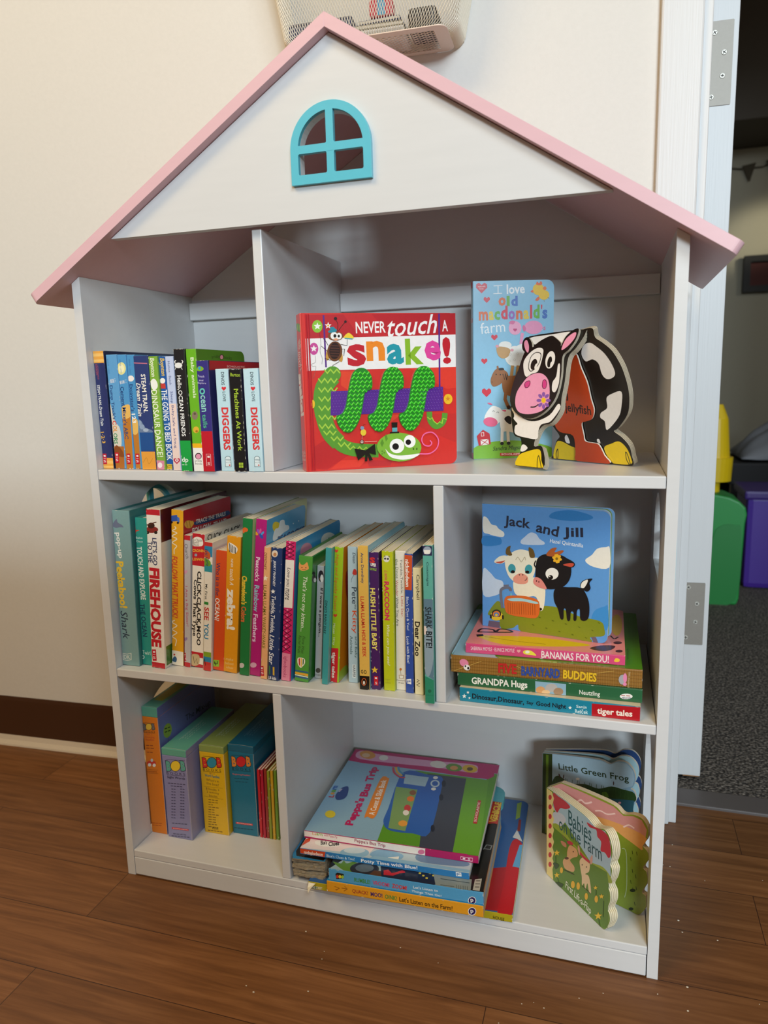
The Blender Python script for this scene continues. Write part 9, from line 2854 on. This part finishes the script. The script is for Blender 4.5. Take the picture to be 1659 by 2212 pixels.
# ================================================================== wire basket on the wall
bk_o = wpt(0.345, 0.0, 1.246)
t = thing('wire_basket', 'white wire mesh basket fixed to the wall above the bookcase', 'basket', bk_o, (0, 0, WA))
def ring(h):
    """U-shaped plan of the basket wall h above its bottom: left wall, front, right wall"""
    g = min(h / 0.26, 1.0)
    f = 0.018 * math.sqrt(max(0.0, 1 - (1 - min(h / 0.018, 1.0)) ** 2))
    s0, s1 = -0.128 - 0.040 * g - f + 0.012, 0.118 + 0.050 * g + f - 0.006
    n1 = -0.086 - 0.030 * g - f + 0.014
    r = 0.034
    pts = [(s0, -0.002), (s0, n1 + r)] + [(s0 + r - r * math.cos(a), n1 + r - r * math.sin(a)) for a in [PI / 2 * k / 6 for k in range(1, 7)]]
    pts += [(s1 - r + r * math.sin(a), n1 + r - r * math.cos(a)) for a in [PI / 2 * k / 6 for k in range(0, 7)]] + [(s1, -0.002)]
    return pts
def along(pts, f):
    d = [0]
    for a, b in zip(pts, pts[1:]):
        d.append(d[-1] + math.hypot(b[0] - a[0], b[1] - a[1]))
    x = f * d[-1]
    for i in range(len(pts) - 1):
        if x <= d[i + 1] + 1e-9:
            k = (x - d[i]) / max(d[i + 1] - d[i], 1e-9)
            return (pts[i][0] + (pts[i + 1][0] - pts[i][0]) * k, pts[i][1] + (pts[i + 1][1] - pts[i][1]) * k)
    return pts[-1]
MESHW = M('e3dccb', 0.4)
NU, hs = 104, [0.0012, 0.0040, 0.0075, 0.0115, 0.0160] + [0.0208 + 0.0050 * k for k in range(29)]
bm = bmesh.new()
rows_ = []
for j, h in enumerate(hs):
    pts = ring(h)
    off = 0.5 if j % 2 else 0.0
    rows_.append([bm.verts.new((*along(pts, min((i + off) / NU, 1.0)), h)) for i in range(NU + (0 if j % 2 else 1))])
for j in range(1, len(hs) - 1):
    for i in range(NU):
        if j % 2:
            q = (rows_[j - 1][i], None)
    # diamonds whose middle row is j
    for i in range(len(rows_[j]) - 1):
        if j % 2: a, b, c, d = rows_[j][i], rows_[j - 1][i + 1], rows_[j][i + 1], rows_[j + 1][i + 1]
        else: a, b, c, d = rows_[j][i], rows_[j - 1][i], rows_[j][i + 1], rows_[j + 1][i]
        bm.faces.new((a, b, c, d))
o = link('mesh_wall', bm, MESHW, t)
md = o.modifiers.new('wire', 'WIREFRAME'); md.thickness = 0.00145; md.use_even_offset = False; md.use_boundary = True
# bottom: flat frame around a finer mesh
bm = bmesh.new()
lo = rrect(-0.124, 0.118, -0.090, -0.003, 0.014, 5); hi = rrect(-0.108, 0.098, -0.076, -0.013, 0.002, 5)
plate(bm, [lo, hi[::-1]], ((0, 0, 0), (1, 0, 0), (0, 1, 0), (0, 0, 1)), 0.0014)
link('bottom_frame', bm, M('dcc8b8', 0.45), t)
bm = bmesh.new()
grid = {}
nx, ny = 46, 20
for i in range(nx + 1):
    for j in range(ny + 1):
        if (i + j) % 2 == 0:
            grid[i, j] = bm.verts.new((-0.109 + 0.208 * i / nx, -0.077 + 0.065 * j / ny, 0.0007))
for i in range(1, nx):
    for j in range(1, ny):
        if (i + j) % 2 == 1:
            bm.faces.new((grid[i - 1, j], grid[i, j - 1], grid[i + 1, j], grid[i, j + 1]))
o = link('bottom_mesh', bm, M('d8c4b4', 0.45), t)
md = o.modifiers.new('wire', 'WIREFRAME'); md.thickness = 0.0011; md.use_even_offset = False
bm = bmesh.new()
top = ring(hs[-1])
tube(bm, [(p[0], p[1], hs[-1]) for p in top] + [], 0.0024, 8)
tube(bm, [(top[0][0], -0.0035, hs[-1]), (top[-1][0], -0.0035, hs[-1])], 0.0024, 8)
for x in (top[0][0], top[-1][0]):
    x0 = ring(0.01)[0][0] if x < 0 else ring(0.01)[-1][0]
    tube(bm, [(x0, -0.0035, 0.01), (x, -0.0035, hs[-1])], 0.0016, 6)
link('rim', bm, MESHW, t)
# what lies in the basket
def inb(name, label, cat, x0, x1, y0, y1, z0, z1, hexes, rz=0, bev=0.002):
    c = bk_o + WS * ((x0 + x1) / 2) + WN * ((y0 + y1) / 2) + Vector((0, 0, z0 + 0.0042))
    e = thing(name, label, cat, c, (0, 0, WA + rz), 'things lying in the wire basket')
    w_, d_, h_ = (x1 - x0) / 2, (y1 - y0) / 2, z1 - z0
    bm = bmesh.new(); box(bm, -w_, w_, -d_, d_, 0, h_, 0, bev)
    link('cover' if cat in ('book', 'notebook') else 'body', bm, M(hexes[0], 0.5), e)
    if len(hexes) > 1:
        bm = bmesh.new(); box(bm, -w_ * 1.002, w_ * 0.985, -d_ * 1.003, d_ * 0.98, h_ * 0.2, h_ * 0.75)
        link('pages' if cat in ('book', 'notebook') else 'band', bm, M(hexes[1], 0.7), e)
    return e
inb('picture_book', 'white paged book at the bottom of the wire basket', 'book', -0.112, 0.052, -0.070, -0.012, 0.0, 0.013, ['e4e2e0', 'b9b6b4'])
inb('notebook', 'navy blue notebook at the left end of the wire basket', 'notebook', -0.126, -0.026, -0.073, -0.018, 0.0135, 0.0345, ['2a3352', '3a4468'])
inb('leaflet', 'thin olive edged leaflet in the middle of the wire basket', 'leaflet', -0.022, 0.050, -0.070, -0.015, 0.0135, 0.0195, ['8a8464', 'd8d2c2'], 0.03)
inb('pouch', 'black pouch at the right end of the wire basket', 'pouch', 0.0575, 0.101, -0.071, -0.020, 0.0005, 0.034, ['1d1d24'], 0, 0.008)
inb('picture_book', 'dark blue book laid across the leaflet in the basket', 'book', -0.016, 0.048, -0.070, -0.02, 0.0205, 0.0265, ['39466e', 'cfc9bb'], -0.05)
e = inb('toy_block', 'red and blue toy block on top of the books in the basket', 'toy', 0.0, 0.036, -0.074, -0.046, 0.0270, 0.050, ['c8324a'], 0.1, 0.004)
bm = bmesh.new(); box(bm, -0.0055, 0.0062, -0.0145, 0.0145, 0.001, 0.0234, 0, 0.001)
link('blue_band', bm, M('3a9ac8', 0.4), e)

# ================================================================== the next room
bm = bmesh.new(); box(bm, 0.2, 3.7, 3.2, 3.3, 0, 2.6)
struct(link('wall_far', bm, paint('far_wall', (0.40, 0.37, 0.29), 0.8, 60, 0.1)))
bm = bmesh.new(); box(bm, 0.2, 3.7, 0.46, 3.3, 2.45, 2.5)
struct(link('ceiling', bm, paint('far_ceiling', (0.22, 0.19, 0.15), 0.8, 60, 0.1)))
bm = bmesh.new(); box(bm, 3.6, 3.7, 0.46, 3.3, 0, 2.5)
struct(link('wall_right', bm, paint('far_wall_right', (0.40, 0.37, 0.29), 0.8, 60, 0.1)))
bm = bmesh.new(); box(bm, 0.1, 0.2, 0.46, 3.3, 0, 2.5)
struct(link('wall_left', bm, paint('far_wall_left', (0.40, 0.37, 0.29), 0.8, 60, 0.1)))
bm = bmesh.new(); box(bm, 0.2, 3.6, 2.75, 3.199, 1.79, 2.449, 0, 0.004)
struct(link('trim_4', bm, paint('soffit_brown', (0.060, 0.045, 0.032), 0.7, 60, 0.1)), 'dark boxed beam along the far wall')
# bunting
G = 'flags of the bunting on the far wall'
t = thing('bunting', 'string of dark triangular flags on the far wall of the next room', 'bunting', (1.2, 3.19, 1.71))
bm = bmesh.new()
tube(bm, [(-0.1, 0, 0.02), (0.05, 0, -0.01), (0.15, 0, -0.01), (0.3, 0, 0.04), (0.5, 0, 0.09)], 0.003, 6)
link('cord', bm, M('3a3228', 0.8), t)
for x, z, s in ((0.090, 0.002, 0.060), (0.205, 0.016, 0.085), (0.36, 0.052, 0.09)):
    bm = bmesh.new()
    plate(bm, [[(x - s / 2, z), (x + s / 2, z + 0.01), (x + 0.006, z - s * 1.25)][::-1]], ((0, -0.003, 0), (1, 0, 0), (0, 0, 1), (0, 1, 0)), 0.002)
    link('flag', bm, M('4a4234', 0.85), t)
# small framed picture
t = thing('framed_picture', 'small dark frame with a reddish picture on the far wall', 'picture frame', (1.375, 3.19, 1.215))
bm = bmesh.new(); plate(bm, [[(-.085, -.085), (.085, -.085), (.085, .085), (-.085, .085)], [(-.055, -.055), (-.055, .055), (.055, .055), (.055, -.055)]], ((0, -.02, 0), (1, 0, 0), (0, 0, 1), (0, 1, 0)), 0.02)
link('frame', bm, M('14100d', 0.6), t)
bm = bmesh.new(); box(bm, -.055, .055, -.006, -0.001, -.055, .055)
link('picture', bm, M('4a140c', 0.7), t)
# green plastic toy stand with a yellow post
GY = 1.66
t = thing('toy_stand', 'green plastic toy base with a yellow post on the carpet of the next room', 'toy', (1.02, GY, 0.0045))
bm = bmesh.new()
prof = [(-0.12, 0.0), (0.085, 0.0), (0.092, 0.02), (0.098, 0.27), (0.102, 0.30), (0.097, 0.322), (0.08, 0.34), (0.05, 0.354), (0.01, 0.362), (-0.06, 0.364), (-0.12, 0.355)]
plate(bm, [prof], ((0, 0, 0), (1, 0, 0), (0, 0, 1), (0, 1, 0)), 0.16)
o = link('base', bm, M('1c8a3c', 0.45), t)
md = o.modifiers.new('bevel', 'BEVEL'); md.width = 0.012; md.segments = 3; md.limit_method = 'ANGLE'; md.angle_limit = 0.9
bm = bmesh.new()
plate(bm, [catmull([(-0.02, 0.02), (0.082, 0.02), (0.088, 0.24), (0.07, 0.265), (0.03, 0.262), (0.005, 0.22)], True, 5)], ((0, -0.004, 0), (1, 0, 0), (0, 0, 1), (0, 1, 0)), 0.006)
link('inset_panel', bm, M('187c34', 0.45), t)
bm = bmesh.new()
for z0, z1, r0, r1 in ((0.361, 0.400, 0.022, 0.022), (0.398, 0.475, 0.055, 0.058), (0.474, 0.60, 0.048, 0.038), (0.599, 0.645, 0.038, 0.020)):
    bmesh.ops.create_cone(bm, cap_ends=True, segments=24, radius1=r0, radius2=r1, depth=z1 - z0, matrix=Matrix.Translation((0.006, 0.08, (z0 + z1) / 2)))
link('post', bm, M('d8b410', 0.4), t)
# purple bin
t = thing('storage_bin', 'purple plastic bin behind the green toy base', 'bin', (1.34, 1.965, 0.0045))
bm = bmesh.new()
box(bm, -0.185, 0.2, -0.09, 0.14, 0, 0.33, 0, 0.02)
link('body', bm, M('4a2a94', 0.45), t)
bm = bmesh.new(); box(bm, -0.195, 0.21, -0.10, 0.15, 0.315, 0.345, 0, 0.008)
link('lid', bm, M('3a2070', 0.45), t)
# low dark bench with a crumpled grey blanket
t = thing('bench', 'low black bench under the grey blanket in the next room', 'bench', (1.45, 2.45, 0.0045))
bm = bmesh.new(); box(bm, -0.30, 0.6, -0.2, 0.2, 0.31, 0.40, 0, 0.01)
link('seat', bm, M('171416', 0.7), t)
for x, y in ((-.27, -.17), (.57, -.17), (-.27, .17), (.57, .17)):
    bm = bmesh.new(); box(bm, x - .02, x + .02, y - .02, y + .02, 0, 0.312)
    link('leg', bm, M('171416', 0.7), t)
bm = bmesh.new()
bmesh.ops.create_grid(bm, x_segments=40, y_segments=24, size=1)
rb = random.Random(3)
from mathutils import noise
for v in bm.verts:
    x, y = v.co.x, v.co.y
    h = 0.15 * (1 - abs(x) ** 3) * (1 - abs(y) ** 4) + 0.06 * noise.noise(Vector((x * 3, y * 3, 1))) * (1 - abs(x) ** 4)
    v.co = Vector((x * 0.36, y * 0.18, max(0.004, 0.01 + h)))
o = link('blanket', bm, M('8f9096', 0.9), None, True)
o.location = (1.55, 2.44, 0.4065)
md = o.modifiers.new('solid', 'SOLIDIFY'); md.thickness = 0.004; md.offset = 1
tag(o, 'crumpled pale grey blanket on the low black bench', 'blanket')

area('far_wall_fill', (2.9, 1.2, 1.9), (1.55, 3.2, 1.45), 0.3, 0.7, 6.0, (1.0, 0.95, 0.80))  # fill added to lift the far wall, no window known there
sd = bpy.data.lights.new('far_patch_spot', 'SPOT')  # spot added to throw the pale patch on the far wall
sd.energy = 165; sd.color = (1.0, 0.93, 0.68); sd.spot_size = math.radians(9); sd.spot_blend = 0.8; sd.shadow_soft_size = 0.05
so = bpy.data.objects.new('far_patch_spot', sd); COL.objects.link(so)
so.location = (2.9, 1.9, 1.95)
so.rotation_euler = (Vector((1.36, 3.2, 1.40)) - Vector(so.location)).to_track_quat('-Z', 'Y').to_euler()

# crumbs on the floor by the bookcase
rc = random.Random(11)
bm = bmesh.new()
for i in range(46):
    if i < 30: x, y = rc.uniform(0.70, 0.95), rc.uniform(-0.12, 0.30)
    else: x, y = rc.uniform(0.25, 0.70), rc.uniform(-0.16, -0.03)
    if x < 0.79 and y > -0.01: continue
    s_ = rc.uniform(0.0004, 0.0011)
    bmesh.ops.create_icosphere(bm, subdivisions=1, radius=s_, matrix=Matrix.Translation((x, y, s_ * 0.7)) @ Matrix.Diagonal((1.5, 1, 0.8, 1)))
tag(link('crumbs', bm, M('d8cdb8', 0.8)), 'pale crumbs scattered on the wooden floor by the bookcase', 'crumbs', None, 'stuff')
